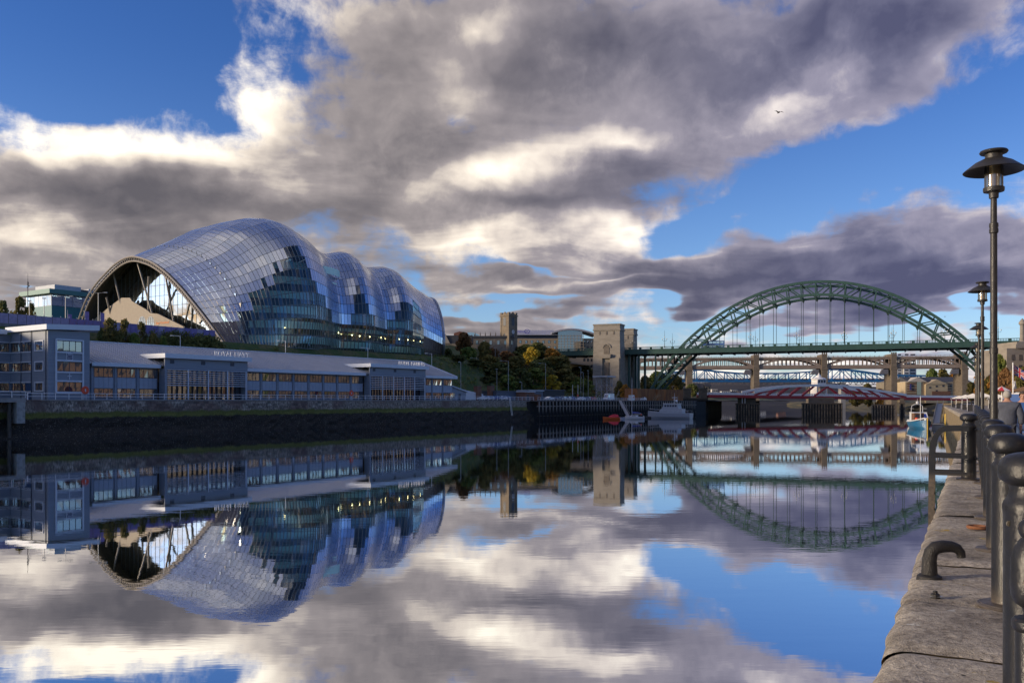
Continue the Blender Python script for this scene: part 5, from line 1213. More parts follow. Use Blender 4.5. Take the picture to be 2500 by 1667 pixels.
text_mesh('Hilton', 2.0, .05, mat('sign_blue', (.05, .03, .35), .5), ht, Matrix.Translation((hxx(1273), 1.2, hz_(811.5))) @ Matrix.Rotation(R(90), 4, 'X'), 'lettering')
mb = MB(); lg = [(math.cos(t_)*1.5, math.sin(t_)*1.1) for t_ in [2*math.pi*i/20 for i in range(20)]]
for (a, b_), (c, d_) in zip(lg, lg[1:]+lg[:1]): mb.beam((hxx(1287)+a, 1.0, hz_(808.5)+b_), (hxx(1287)+c, 1.0, hz_(808.5)+d_), .1, .28)
mb.beam((hxx(1287)-.5, 1.0, hz_(808.5)-.8), (hxx(1287)-.5, 1.0, hz_(808.5)+.8), .1, .3); mb.beam((hxx(1287)+.5, 1.0, hz_(808.5)-.8), (hxx(1287)+.5, 1.0, hz_(808.5)+.8), .1, .3); mb.beam((hxx(1287)-.5, 1.0, hz_(808.5)), (hxx(1287)+.5, 1.0, hz_(808.5)), .1, .3)
mb.build('logo', MATS['sign_blue'], ht)
MB().add([(hxx(1385),-6,hz_(888)),(hxx(1440),-6,hz_(893)),(hxx(1440),0,hz_(893)),(hxx(1385),0,hz_(888)),(hxx(1385),-6,hz_(884)),(hxx(1440),-6,hz_(889)),(hxx(1440),0,hz_(889)),(hxx(1385),0,hz_(884))], [(0,3,2,1),(4,5,6,7),(0,1,5,4),(1,2,6,5),(2,3,7,6),(3,0,4,7)]).build('terrace_ramp', hst, ht)
# ------------------------------------------------------------------ near quay on the right
CZ, PZ = 5.1, 4.9                                   # coping top, pavement
def ex(d):
    pts = [(-260, -139.5), (72, 38.1), (273, 136.7), (360, 186), (490, 256), (620, 300), (760, 325), (1000, 372), (1300, 440)]
    for (a, b), (c, e) in zip(pts, pts[1:]):
        if d <= c: return b+(e-b)*(d-a)/(c-a)
    return 440
GD = Vector((.4718, .8817, 0)); GN = Vector((.8817, -.4718, 0)); QN = math.atan2(GD.y, GD.x)
def ep(d, dx=0, z=CZ): return Vector((ex(d)+dx, d, z))
def stone_mat():
    m = mat('coping_sandstone', (.30, .27, .22), .9); t = NT(m.node_tree); b = t.n['Principled BSDF']
    pos = t.new('ShaderNodeNewGeometry').outputs['Position']; oi = t.new('ShaderNodeObjectInfo').outputs['Random']
    n = t.noise(pos, 2.2, 8, .68); f = t.noise(pos, 22, 6, .7); g = t.noise(t.v('MULTIPLY', pos, (1, 1, 1)), 90, 3, .6)
    c = t.ramp(t.m('ADD', n, t.m('MULTIPLY_ADD', oi, .16, -.08)), [(.28, (.15, .128, .10)), (.46, (.34, .30, .245)), (.62, (.50, .45, .375)), (.8, (.32, .295, .26))])
    c = t.mix(1.0, c, t.ramp(f, [(.30, (.42, .40, .38)), (.5, (1, 1, 1)), (.70, (1.45, 1.45, 1.42))]), 'MULTIPLY'); c = t.mix(t.smooth(t.noise(t.v('MULTIPLY', pos, (7, 13, 7)), 1.0, 6, .75), .56, .72), c, (.085, .072, .055)); c = t.mix(t.m('MULTIPLY', t.smooth(g, .5, .8), .6), c, (.50, .46, .40))
    c = t.mix(t.m('MULTIPLY', t.smooth(t.noise(pos, 4.2, 5, .7), .63, .68), t.smooth(t.noise(pos, 1.1, 2), .5, .6)), c, (.42, .30, .06))
    c = t.mix(t.smooth(t.noise(t.v('ADD', pos, (9, 4, 2)), 5.5, 4, .6), .68, .71), c, (.55, .54, .50))
    vo = t.new('ShaderNodeTexVoronoi'); t.put(vo.inputs['Vector'], pos); vo.inputs['Scale'].default_value = 6.5
    c = t.mix(t.m('MULTIPLY', t.m('SUBTRACT', 1, t.smooth(vo.outputs['Distance'], .05, .09)), t.smooth(t.noise(pos, 3.1, 2), .5, .56)), c, (.05, .045, .035))
    t.put(b.inputs['Base Color'], c)
    bn = t.new('ShaderNodeBump'); bn.inputs['Strength'].default_value = 1.0; bn.inputs['Distance'].default_value = .035
    t.put(bn.inputs['Height'], t.m('ADD', t.m('MULTIPLY', f, .8), t.m('ADD', n, t.m('MULTIPLY', g, .35)))); t.put(b.inputs['Normal'], bn.outputs[0]); return m
cstn = stone_mat()
nq = thing('near_quay_wall', 'weathered sandstone river wall with rounded coping under the black bollards', 'wall', (0, 0, 0))
edges = [-1.2, 1.0, 3.05, 4.52, 5.66, 7.0, 8.42, 9.9, 11.7, 13.3, 15.1]
rq = random.Random(21)
while edges[-1] < 272: edges.append(edges[-1]+rq.uniform(1.3, 2.2)*(1 if edges[-1] < 110 else 2.2))
from mathutils import noise as mnoise
near_ = 0; rest = MB()
for a, b in zip(edges, edges[1:]):
    a2, b2 = a+.011, b-.011; dz_s, dx_s = rq.uniform(-.012, .012), rq.uniform(-.015, .02)
    nu, nv_ = (16, 22) if a < 16 else (4, 8) if a < 60 else (1, 5)
    prof = []                                    # from under the nosing, round the edge, over the top
    for k in range(nv_+1):
        s_ = k/nv_
        if s_ < .16: prof.append((-.05+.02*math.sin(s_*20), -.42+s_/.16*.34))
        elif s_ < .42: t_ = (s_-.16)/.26*math.pi/2; prof.append((.09-.14*math.cos(t_), -.08+.08*math.sin(t_)))
        else: prof.append((.09+(s_-.42)/.58*1.15, 0))
    mb = MB(); vs = []
    for i in range(nu+1):
        d = a2+(b2-a2)*i/nu; ee = min(i, nu-i)/max(1, nu)
        for px_, pz_ in prof:
            p = ep(d, 0, CZ+pz_+dz_s)+GN*(px_+dx_s)
            if a < 60:
                nn = mnoise.noise(p*2.6)*.022+mnoise.noise(p*9)*.008
                edge_ = .020*max(0, 1-min(i, nu-i)*(b2-a2)/nu/.07)
                p = p+Vector((0, 0, nn*.7-edge_))+GN*(nn*1.3 if px_ < .1 else 0)
            vs.append(p)
    n = len(prof); mb.add(vs, [(i*n+j, (i+1)*n+j, (i+1)*n+j+1, i*n+j+1) for i in range(nu) for j in range(n-1)])
    if near_ < 80: near_ += 1; mb.build('coping_stone', cstn, nq, smooth=True, fix=False)
    else: rest.add(mb.v, mb.f)
tag(rest.build('far_coping_stones', cstn, nq, fix=False), kind='stuff')
# joint bed under the stones, wall face of coursed blocks
mb = MB(); vs = []; ds = [-3, 5, 15, 30, 72, 140, 200, 273, 320, 360, 420, 490, 560]
for d in ds: p = ep(d); vs += [p+GN*.06+Vector((0,0,-.035)), p+GN*1.3+Vector((0,0,-.035)), p+GN*-.02+Vector((0,0,-.14)), p+GN*.05+Vector((0,0,-7))]
mb.add(vs, [f for i in range(len(ds)-1) for f in ((i*4, (i+1)*4, (i+1)*4+1, i*4+1), (i*4+2, i*4+3, (i+1)*4+3, (i+1)*4+2), (i*4, i*4+2, (i+1)*4+2, (i+1)*4))])
nwm = mat('near_wall_stone', (.2, .16, .1), .9); t = NT(nwm.node_tree); b_ = t.n['Principled BSDF']; pos = t.new('ShaderNodeNewGeometry').outputs['Position']; sp = t.new('ShaderNodeSeparateXYZ'); t.put(sp.inputs[0], pos)
nn = t.noise(pos, .8, 6, .65); hh = t.m('MULTIPLY_ADD', nn, 1.6, t.m('ADD', sp.outputs[2], -.8))
c = t.mix(nn, (.10, .075, .045), (.34, .265, .15)); c = t.mix(t.smooth(hh, 1.4, 2.4), t.mix(t.noise(pos, 5, 4), (.008, .009, .007), (.035, .035, .022)), c); t.put(b_.inputs['Base Color'], c)
mb.build('wall_core', nwm, nq)
rest = MB(); cnt = 0
for r_ in range(9):
    d = 14+(r_ % 2)*.6
    while d < 268:
        L = rq.uniform(.9, 1.6)*(1 if d < 80 else 1.8); z0 = CZ-.45-.55*(r_+1); off = rq.uniform(-.03, .04)
        p, q = ep(d+.02), ep(d+L-.02); tgt = MB() if d < 40 and cnt < 200 and r_ < 8 else rest
        f_, k_ = GN*(.0+off), GN*.3; up0, up1 = Vector((0,0,z0+.02-CZ)), Vector((0,0,z0+.53-CZ))
        tgt.add([p+f_+up0, q+f_+up0, q+k_+up0, p+k_+up0, p+f_+up1, q+f_+up1, q+k_+up1, p+k_+up1], [(0,3,2,1),(4,5,6,7),(0,1,5,4),(1,2,6,5),(2,3,7,6),(3,0,4,7)])
        if tgt is not rest: cnt += 1; tgt.build('wall_block', nwm, nq)
        d += L
tag(rest.build('far_wall_blocks', nwm, nq), kind='stuff')
# pavement and land behind
mb = MB(); vs = []
for d in ds: p = ep(d, 0, PZ)+GN*1.22; vs += [p, Vector((max(p.x+60, 420), p.y-20 if d < 400 else p.y, PZ)), Vector((3000, p.y, PZ))]
mb.add(vs, [f for i in range(len(ds)-1) for f in ((i*3, i*3+1, (i+1)*3+1, (i+1)*3), (i*3+1, i*3+2, (i+1)*3+2, (i+1)*3+1))])
tag(mb.build('quayside_pavement', mat('paving', (.23, .21, .19), .9, var=.2, scale=1.5, bump=.3), fix=False), kind='structure')
mb = MB(); vs = []; d2 = [555, 620, 700, 760, 860, 1000, 1150, 1300, 1420]
for d in d2: p = ep(d, 0, 0); vs += [p+Vector((-6, 0, -1)), p+Vector((2, 0, 2.2)), p+Vector((14, 0, 5.2)), p+Vector((80, 0, 7)), Vector((3000, d, 9))]
mb.add(vs, [(i*5+j, i*5+j+1, (i+1)*5+j+1, (i+1)*5+j) for i in range(len(d2)-1) for j in range(4)])
tag(mb.build('upstream_right_bank', mat('bank_olive', (.05, .048, .028), .95, col2=(.12, .095, .04), scale=.06, bump=.5), fix=False), kind='structure')
# ------------------------------------------------------------------ bollards, rails, lamps
blackp = mat('bollard_black', (.011, .012, .014), .36, var=.4, scale=14, bump=.12, spec=.4)
t = NT(blackp.node_tree); pos = t.new('ShaderNodeNewGeometry').outputs['Position']; b_ = t.n['Principled BSDF']; sp = t.new('ShaderNodeSeparateXYZ'); t.put(sp.inputs[0], pos)
pc = t.mix(t.noise(pos, 9, 5, .6), (.007, .008, .010), (.022, .022, .024))
pc = t.mix(t.smooth(t.noise(pos, 38, 4, .65), .66, .72), pc, (.10, .055, .03)); pc = t.mix(t.smooth(t.noise(t.v('MULTIPLY', pos, (60, 60, 7)), 1.0, 4, .6), .62, .78), pc, (.045, .042, .038))
pc = t.mix(t.m('MULTIPLY', t.m('SUBTRACT', 1, t.smooth(sp.outputs[2], 5.1, 5.26)), t.noise(pos, 20, 4, .6)), pc, (.16, .13, .10)); t.put(b_.inputs['Base Color'], pc)
t.put(b_.inputs['Roughness'], t.m('MULTIPLY_ADD', t.noise(pos, 16, 5, .65), .45, .18))
def bollard_prof(k=1.0):
    pr = [(.0, 0), (.165*k, 0), (.17*k, .012), (.165*k, .022), (.103*k, .03), (.100*k, .05), (.098*k, .855), (.100*k, .862), (.101*k, .875), (.101*k, .885), (.098*k, .90), (.088*k, .915), (.080*k, .933), (.077*k, .953), (.080*k, .968), (.096*k, .979), (.110*k, .988), (.1165*k, 1.0), (.1185*k, 1.018), (.117*k, 1.040), (.111*k, 1.059), (.099*k, 1.076), (.081*k, 1.088), (.056*k, 1.0955), (.028*k, 1.0995), (.0, 1.10)]
    return pr
bm0 = MB().lathe(bollard_prof(), n=40).mesh('post', blackp, True); fl0 = MB().lathe([(0, -.004), (.185, -.004), (.19, .008), (.18, .018), (0, .02)], n=28).mesh('base_plate', blackp, True)
scr = MB().lathe([(0, 0), (.011, 0), (.011, .005), (0, .006)], n=10).mesh('screw', mat('screw_brass', (.45, .38, .25), .4, .8))
BD = [3.39+2.05*k for k in range(22)]; BDX = .65
for k, d in enumerate(BD):
    o = thing('bollard', 'black domed iron bollard in the row along the quay edge' if k else 'black domed bollard with a brass screw under its collar', 'bollard', ep(d, BDX), QN, 'bollards along the near quay')
    link('post', bm0, o); link('base_plate', fl0, o)
    if k == 0: s_ = link('screw', scr, o, (-.085, .045, .79)); s_.rotation_euler = (R(90), 0, R(120)); s_.location = (-.060, .0775, .82)
lbp = ep(14.25, .36)
lbo = thing('ladder_bollard', 'stout black domed bollard beside the curved ladder handrail', 'bollard', lbp, QN); link('post', MB().lathe(bollard_prof(1.14), n=40).mesh('post', blackp, True), lbo); link('base_plate', fl0, lbo)
rl = thing('bollard_rails', 'pair of black tube rails running from bollard to bollard along the quay', 'railing', ep(3.39, BDX), 0); rb0 = ep(3.39, BDX)
for a, b in zip(BD, BD[1:]):
    for h in (.83, .36):
        p, q = ep(a, BDX)-rb0, ep(b, BDX)-rb0; e_ = (q-p).normalized()*.09
        MB().tube([p+e_+Vector((0,0,h)), q-e_+Vector((0,0,h))], .022, 8).build('rail', blackp, rl)
for h in (.83, .36): MB().tube([lbp-rb0+Vector((.1,0,h)), ep(13.64, BDX)-rb0+Vector((-.08,0,h))], .024, 8).build('rail', blackp, rl)
# short finial post in front of the first bollard
fpz = at(2518, 1268, 2.62); fpst = thing('finial_post', 'slim black gate post with ball and bulb finial beside the screwed bollard', 'post', (fpz.x, fpz.y, CZ))
hh = fpz.z-CZ
MB().lathe([(0, -.02), (.085, -.02), (.085, .0), (.046, .015), (.044, hh-.34), (.050, hh-.335), (.054, hh-.325), (.054, hh-.308), (.046, hh-.30), (0, hh-.298)], n=32).build('shaft', blackp, fpst, smooth=True)
MB().lathe([(0, hh-.30), (.02, hh-.30), (.024, hh-.27), (.045, hh-.255), (.055, hh-.235), (.058, hh-.20), (.055, hh-.12), (.045, hh-.085), (.030, hh-.06), (.022, hh-.05), (.0, hh-.05)], n=32).build('bulb', blackp, fpst, smooth=True)
MB().ball((0, 0, hh-.03), .036, nu=20, nv=12).build('ball', blackp, fpst, smooth=True)
# lamps
lampb = mat('lamp_black', (.028, .026, .023), .45, var=.4, scale=9, bump=.15); lglass = glass_mat('lamp_glass', (.75, .70, .58), .12, .05, .8); brassm = mat('lamp_core', (.42, .33, .20), .35, .7)
LBL = ['tall black quay lamp with wide shade rising among the bollards', 'second black quay lamp along the bollard row from the jacketed man', 'third black quay lamp along the bollard row from the jacketed man', 'fourth black quay lamp along the bollard row', 'far black quay lamp close to the market stalls', 'farthest black quay lamp before the market stalls']
hL = 4.48
mpost = MB().lathe([(0,-.2),(.085,-.2),(.085,.35),(.075,.40),(.055,.46),(.048,.5),(.043,1.9),(.050,1.905),(.050,1.97),(.042,1.975),(.040,3.42),(.052,3.43),(.054,3.47),(.048,3.49),(.054,3.51),(.052,3.55),(.038,3.56),(.036,3.86),(.055,3.87),(.058,3.93),(.07,3.94),(.07,3.955),(0,3.955)], n=20).mesh('post', lampb, True)
mcup = MB().lathe([(0,3.95),(.118,3.95),(.122,3.965),(.122,4.0),(.11,4.005),(0,4.006)], n=24).mesh('cup', lampb, True)
mgl = MB().lathe([(.108,4.0),(.108,4.28)], n=24); mgl.f = mgl.f[:-2]; mgl.mi = mgl.mi[:-2]; mgl = mgl.mesh('glass', lglass, True)
mcore = MB().lathe([(0,4.005),(.06,4.005),(.065,4.2),(.085,4.28),(0,4.281)], n=20).mesh('lamp_core', brassm, True)
mshade = MB().lathe([(.10,4.37),(.13,4.362),(.22,4.318),(.34,4.225),(.354,4.212),(.348,4.206),(.21,4.285),(.11,4.33)], n=40); mshade.f = mshade.f[:-2]; mshade.mi = mshade.mi[:-2]; mshade = mshade.mesh('shade', lampb, True)
mcap = MB().lathe([(0,4.30),(.10,4.30),(.10,4.43),(.095,4.432),(.155,4.435),(.165,4.45),(.155,4.468),(.10,4.478),(0,4.48)], n=28).mesh('cap', [lampb], True)
for k in range(6):
    d = 10.9+12.0*k; l_ = thing('quay_lamp', LBL[k], 'street lamp', ep(d, .69), 0, 'lamps along the near quay')
    for nm, me in (('post', mpost), ('cup', mcup), ('glass', mgl), ('lamp_core', mcore), ('shade', mshade), ('cap', mcap)): link(nm, me, l_)
    for a in range(4): MB().tube([(.104*math.cos(a*1.571+.5), .104*math.sin(a*1.571+.5), 4.0), (.104*math.cos(a*1.571+.5), .104*math.sin(a*1.571+.5), 4.34)], .007, 5).build('lantern_bar', lampb, l_) if k == 0 else None
# mooring hook, rusty ring, debris
hp = ep(6.36, .10, CZ-.02); hk = thing('mooring_hook', 'thick black iron hook set in the edge of the coping', 'mooring hook', hp)
pth = [(0,0,-.05),(0,0,.05),(.0,0,.15),(.012,0,.205),(.045,0,.238),(.10,0,.248),(.16,0,.246),(.205,0,.232),(.232,0,.20),(.236,0,.165)]
MB().tube(pth, [.062,.056,.050,.049,.048,.046,.042,.037,.033,.030], 18).build('hook', mat('hook_iron', (.03, .028, .026), .5, .3, var=.4, scale=20, bump=.35), hk, smooth=True)
MB().lathe([(0,-.02),(.095,-.02),(.085,.03),(.062,.045),(0,.045)], n=20).build('collar', MATS['hook_iron'], hk, smooth=True)
rp_ = ep(8.75, .47, CZ+.02); rg = thing('mooring_ring', 'rusty iron ring lying flat on the coping', 'ring', rp_)
MB().tube([(.085*math.cos(t_), .085*math.sin(t_), 0) for t_ in [2*math.pi*i/24 for i in range(25)]], .018, 8).build('ring', mat('rust', (.22, .09, .04), .9, var=.4, scale=30, bump=.4), rg, smooth=True)
MB().tube([(.085,0,-.03),(.10,0,.03),(.12,0,-.03)], .012, 6).build('staple', MATS['rust'], rg)
cl = thing('iron_cleat', 'small rusty bolt stub between two coping stones', 'bolt', ep(5.72, .17, CZ)); MB().lathe([(0,-.01),(.03,-.01),(.028,.02),(.015,.025),(.015,.04),(0,.042)], n=10).build('stub', MATS['hook_iron'], cl)
MB().add([(-.05,-.02,.006),(.02,-.035,.006),(.06,0,.006),(0,.02,.006)], [(0,1,2,3)]).build('lead_patch', mat('lead_white', (.55, .55, .52), .8), cl)
# ladder with curved handrails
ld0 = ep(14.05, 0, CZ); ld = thing('quay_ladder', 'black flat-bar ladder with curved handrail over the quay edge', 'ladder', ld0, QN)   # local x along the edge, -y towards the land
for sx in (0, .5):
    P = [(sx, .24, -4.8), (sx, .23, -.4), (sx, .22, .45)] + [(sx, .22-.22*(1-math.cos(t_)), .45+.40*math.sin(t_)) for t_ in [math.pi/2*i/7 for i in range(1, 8)]] + [(sx, -.32, .86)]
    mb = MB()
    for p, q in zip(P, P[1:]): 
        dd = (Vector(q)-Vector(p)).normalized()*.004; mb.beam(Vector(p)-dd, Vector(q)+dd, .06, .085, up=(1, 0, 0))
    mb2 = MB(); vs = []
    for i, p in enumerate(P):
        d_ = (Vector(P[min(i+1, len(P)-1)])-Vector(P[max(i-1, 0)])).normalized(); nrm = Vector((0, -d_.z, d_.y))
        for a, b in ((-1,-1),(1,-1),(1,1),(-1,1)): vs.append(Vector(p)+Vector((a*.014, 0, 0))+nrm*b*.042)
    mb2.add(vs, [(i*4+k, (i+1)*4+k, (i+1)*4+(k+1) % 4, i*4+(k+1) % 4) for i in range(len(P)-1) for k in range(4)]+[(3,2,1,0), tuple(len(P)*4-4+k for k in range(4))]); mb2.build('stile', blackp, ld)
    for h in (.40, .12): MB().box(sx-.012, sx+.012, -.30, .22, h-.03, h+.03).build('guard_bar', blackp, ld)
rm = MB().box(0, .5, .215, .245, -.015, .015).mesh('rung', blackp)
for k in range(17): link('rung', rm, ld, (0, 0, -.25-.27*k))
# ------------------------------------------------------------------ buildings on the near bank, mirrored in the glass across the river
brickm = [mat('warm_brick', (.25, .165, .12), .9, var=.3, scale=.5), mat('pale_sandstone', (.36, .31, .25), .9, var=.25, scale=.4), mat('brown_brick', (.19, .14, .11), .9, var=.3, scale=.5)]
BL = ['red brick office block lining the near quay road', 'pale sandstone warehouse lining the near quay road', 'brown brick apartment block lining the near quay road', 'tall red brick court building lining the near quay road', 'pale stone offices lining the near quay road', 'brown brick warehouse lining the near quay road', 'red brick terrace lining the near quay road', 'sandstone mill lining the near quay road', 'brown brick customs house lining the near quay road', 'red brick exchange lining the near quay road']
d = -215
for k in range(10):
    L, H_ = 62, (17, 21, 15, 24, 18, 20, 16, 22, 18, 20)[k]; o0 = ep(d, 0, PZ)+GN*27; bl = thing('quayside_building', BL[k], 'building', o0, QN, 'buildings along the near quay')
    MB().box(0, L-5, -16, 0, -.2, H_).build('wall', brickm[k % 3], bl); MB().prism([(-16.6, H_), (.6, H_), (-8, H_+4.5)], -.5, L-4.5, 'x').build('roof', MATS['slate_roof'], bl)
    wmh = MB().box(-.8, .8, 0, .06, -1.0, 1.0).mesh('window', pane_m)
    for fl in range(int((H_-2)/3.6)):
        for c_ in range(12): link('window', wmh, bl, (3+c_*4.6, .0, 2.4+fl*3.6))
    d += 62*.8817+4
# ------------------------------------------------------------------ far right bank, hills
hillm = mat('far_hill', (.010, .011, .018), .95, col2=(.024, .021, .026), scale=.02, bump=.4)
mb = MB(); vs = []; n_ = 60
for i in range(n_+1):
    px = 1100+1500*i/n_; 
    for d, py0 in ((1350, 990), (1380, 984), (1500, 958), (1700, 938), (1900, 931), (2600, 938)):
        z = gz(py0, d)
        if d >= 1500: z += (math.sin(px*.011)*1.3+math.sin(px*.031+2)*.7+math.sin(px*.09)*.25)*d/F*4 - (max(0, (px-1850)/300)*5 if d < 2500 else 0)
        else: z = -1 if d == 1350 else 1.5
        vs.append((gx(px, d), d, z))
mb.add(vs, [(i*6+j, (i+1)*6+j, (i+1)*6+j+1, i*6+j+1) for i in range(n_) for j in range(5)]); tag(mb.build('far_hills', hillm, fix=False, smooth=True), kind='structure')
# bank closing the left side behind the swing bridge
mb = MB(); P_ = [(gx(1560, 500), 470), (gx(1722, 500), 500), (gx(1760, 620), 620), (gx(1762, 690), 690), (gx(1720, 800), 800), (gx(1650, 1000), 1000), (gx(1500, 1400), 1400), (-600, 1400), (-600, 520)]
mb.prism(P_, -1.5, 7.2, 'z'); tag(mb.build('upstream_bank', mat('bank_earth', (.07, .065, .05), .95, var=.4, scale=.1), None), kind='structure')
fh = []
def far_house(px0, px1, pt, pb, d, m_, label, roof=None, rows=2, cols=4, gable=False):
    z0 = gz(pb, d); W_ = gx(px1, d)-gx(px0, d); H_ = gz(pt, d)-z0; h = thing('far_house', label, 'building', (gx(px0, d), d, z0), 0, 'buildings far up the river')
    MB().box(0, W_, 0, W_*.5+6, -5, H_).build('wall', m_, h)
    if roof:
        if gable: MB().prism([(-.4, H_), (W_+.4, H_), (W_/2, H_+W_*.28)], -.5, W_*.5+6).build('roof', roof, h)
        else: MB().prism([(-.5, H_), (W_*.5+6.5, H_), (W_*.25+3, H_+3)], -.4, W_+.4, 'x').build('roof', roof, h)
    wm_ = MB().box(0, W_/cols*.55, -.08, 0, 0, H_/rows*.5).mesh('window', framed)
    for r_ in range(rows):
        for c_ in range(cols): link('window', wm_, h, (W_*(c_+.22)/cols, 0, H_*(r_+.25)/rows))
    return h
paint = mat('render_white', (.55, .54, .52), .8); grsl = MATS['slate_roof']; cream = mat('render_cream', (.46, .40, .30), .8); rbk = mat('far_brick', (.25, .13, .10), .9)
for a in ((1762,1785,955,963,1480,paint,'white flats with a flat roof beyond the swing bridge',None,2,5), (1786,1800,952,963,1490,paint,'small white block beside the white flats',grsl,2,3), (1803,1822,957,963,1475,rbk,'low red brick building behind the swing bridge railing',grsl,1,4),
          (1690,1704,944,965,640,cream,'cream tower house left of the swing bridge deck',grsl,3,2), (1706,1718,946,965,640,paint,'pale house beside the cream tower house',grsl,3,2), (1722,1735,943,965,640,cream,'cream house with a steep slate roof near the abutment',grsl,3,2), (1738,1752,950,966,660,paint,'bluish white house near the abutment',None,2,3),
          (1850,1870,962,970,1440,paint,'pale low building on the far hillside foot',grsl,1,4), (1900,1918,960,968,1450,rbk,'brick building on the far hillside foot',grsl,1,4)): far_house(*a)
# striped brick waterfront hotel with gables, brown glass block, white tower
DG = 640.0; gb = thing('gabled_waterfront_hotel', 'striped brick and stone building with pale gables behind the stone pier', 'building', (gx(2212, DG), DG, 5), 0)
X_ = lambda px: gx(px, DG)-gx(2212, DG); Z_ = lambda py: gz(py, DG)-5
cst = mat('banded_stone', (.46, .37, .24), .85, var=.1, scale=.5); bst = mat('banded_brick', (.20, .10, .065), .9, var=.15, scale=.5)
MB().box(0, X_(2372), 1, 25, 0, Z_(932)).build('wall', cst, gb)
for py in (962, 956, 950, 944, 938): 
    MB().box(X_(2216), X_(2239), .8, 1.0, Z_(py), Z_(py-2.6)).build('brick_band', bst, gb); MB().box(X_(2258), X_(2325), .8, 1.0, Z_(py), Z_(py-2.6)).build('brick_band', bst, gb)
MB().prism([(X_(2216), Z_(932)), (X_(2264), Z_(932)), (X_(2241), Z_(920.5))], .0, 14).build('gable', mat('gable_pale', (.55, .50, .42), .7), gb); MB().prism([(X_(2258), Z_(938)), (X_(2311), Z_(938)), (X_(2284), Z_(926))], -2, 12).build('gable', cst, gb)
MB().box(X_(2258), X_(2311), -1.5, .79, 0, Z_(938)).build('projecting_bay', cst, gb)
MB().prism([(.9, Z_(932)), (25.5, Z_(932)), (13, Z_(919))], 2, X_(2374), 'x').build('roof', MATS['slate_roof'], gb)
MB().box(X_(2239.5), X_(2250), .6, .99, Z_(964), Z_(932)).build('stair_glass', glass_mat('dark_stair_glass', (.05, .09, .12), .3, .05, .1), gb)
for px, py in ((2282,945),(2298,944),(2282,956),(2266,948),(2228,944),(2228,953),(2320,944)): MB().box(X_(px), X_(px+5), -1.6 if 2258 < px < 2309 else .7, .99, Z_(py), Z_(py-4)).build('window', framed, gb)
MB().box(X_(2273), X_(2318), -1.75, -1.502, Z_(965), Z_(955)).build('brick_base', bst, gb); MB().box(X_(2222), X_(2226), .5, .79, Z_(952), Z_(937)).build('blue_sign', mat('sign_navy', (.06, .06, .22), .5), gb)
bgk = thing('brown_glass_block', 'olive brown block with sloping roof next to the gabled waterfront hotel', 'building', (gx(2166, 655), 655, 5), 0)
mb = MB(); mb.prism([(0, 0), (gx(2214, 655)-gx(2166, 655), 0), (gx(2214, 655)-gx(2166, 655), gz(921, 655)-5), (0, gz(933, 655)-5)], 0, 20); mb.build('wall', mat('olive_block', (.22, .19, .14), .7, var=.15, scale=.3), bgk)
for k in range(4): MB().box(2+k*3.4, 4+k*3.4, -.1, 0, gz(962, 655)-5, gz(940, 655)-5).build('window', framed, bgk)
wt = thing('white_tower_block', 'white high-rise block seen behind the brown bridge', 'building', (gx(2190, 800), 800, 5), 0)
for (a, b_, py) in ((2190, 2203, 884), (2204, 2219, 876), (2220, 2238, 886)):
    w_ = MB().box(gx(a, 800)-gx(2190, 800), gx(b_, 800)-gx(2190, 800)-.3, 0 if a != 2204 else -2, 14, 0, gz(py, 800)-5).build('tower_wall', paint, wt)
    for r_ in range(12): MB().box(gx(a, 800)-gx(2190, 800)+1, gx(b_, 800)-gx(2190, 800)-1.3, -.1 if a != 2204 else -2.1, 0 if a != 2204 else -2.0, 12+r_*2.9, 13.3+r_*2.9).build('window_band', framed, w_)
for px, ty, wp, d, kd, sh, lab in ((2275,897,44,690,'green','round','yellowing green tree behind the gabled waterfront hotel'), (2302,896,50,700,'olive','round','big olive tree above the slate roof of the waterfront hotel'), (2330,905,34,690,'orange','round','orange tree beside the last stone pier'),
      (2120,935,40,640,'olive','bush','golden bush by the river under the blue bridge'), (2092,945,40,650,'olive','bush','olive bush at the water behind the swing bridge'), (2150,948,36,640,'orange','bush','russet bush left of the brown block')):
    tree('far_bank_tree', lab, (gx(px, d), d, 3), gz(ty, d)-3, wp*d/F, sh, kd, group='trees behind the bridges')
for px, ty, wp, d, kd, sh, lab in ((2372,930,26,330,'olive','round','olive tree behind the white market stalls'), (2392,905,34,300,'orange','round','golden brown tree between the far quay lamps'), (2412,915,30,260,'olive','round','yellow brown tree beside the tall quay lamp'), (2440,868,34,230,'green','tall','tall green tree right of the tall quay lamp'), (2455,895,44,215,'russet','round','russet tree above the striped canopy'), (2480,900,46,205,'russet','round','brown tree behind the flag'), (2430,905,36,220,'orange','round','orange brown tree behind the tall quay lamp'), (2500,890,50,200,'olive','round','brownish tree at the end of the stone house')):
    tree('quayside_tree', lab, (gx(px, d), d, PZ), gz(ty, d)-PZ, wp*d/F, sh, kd, group='autumn trees along the near quay')
sh2 = thing('stone_bridge_house', 'old stone building with a column at the quay end of the green bridge', 'building', (gx(2452, 290), 290, PZ), 0)
X2 = lambda px: gx(px, 290)-gx(2452, 290); Z2 = lambda py: gz(py, 290)-PZ
mb = MB(); ring_wall(mb, Tn, X2(2458), X2(2560), 0, Z2(850), [(X2(p_), X2(p_+8), Z2(y_), Z2(y_-14)) for p_ in (2470, 2488, 2508) for y_ in (880, 905, 930)], .6); mb.build('wall', granite, sh2)
for p_ in (2470, 2488, 2508):
    for y_ in (880, 905, 930): window(sh2, Tn, X2(p_), X2(p_+8), Z2(y_), Z2(y_-14), 2, framed, pane_m)
MB().box(X2(2458), X2(2560), .61, 14, 0, Z2(850)).build('core', granite, sh2)
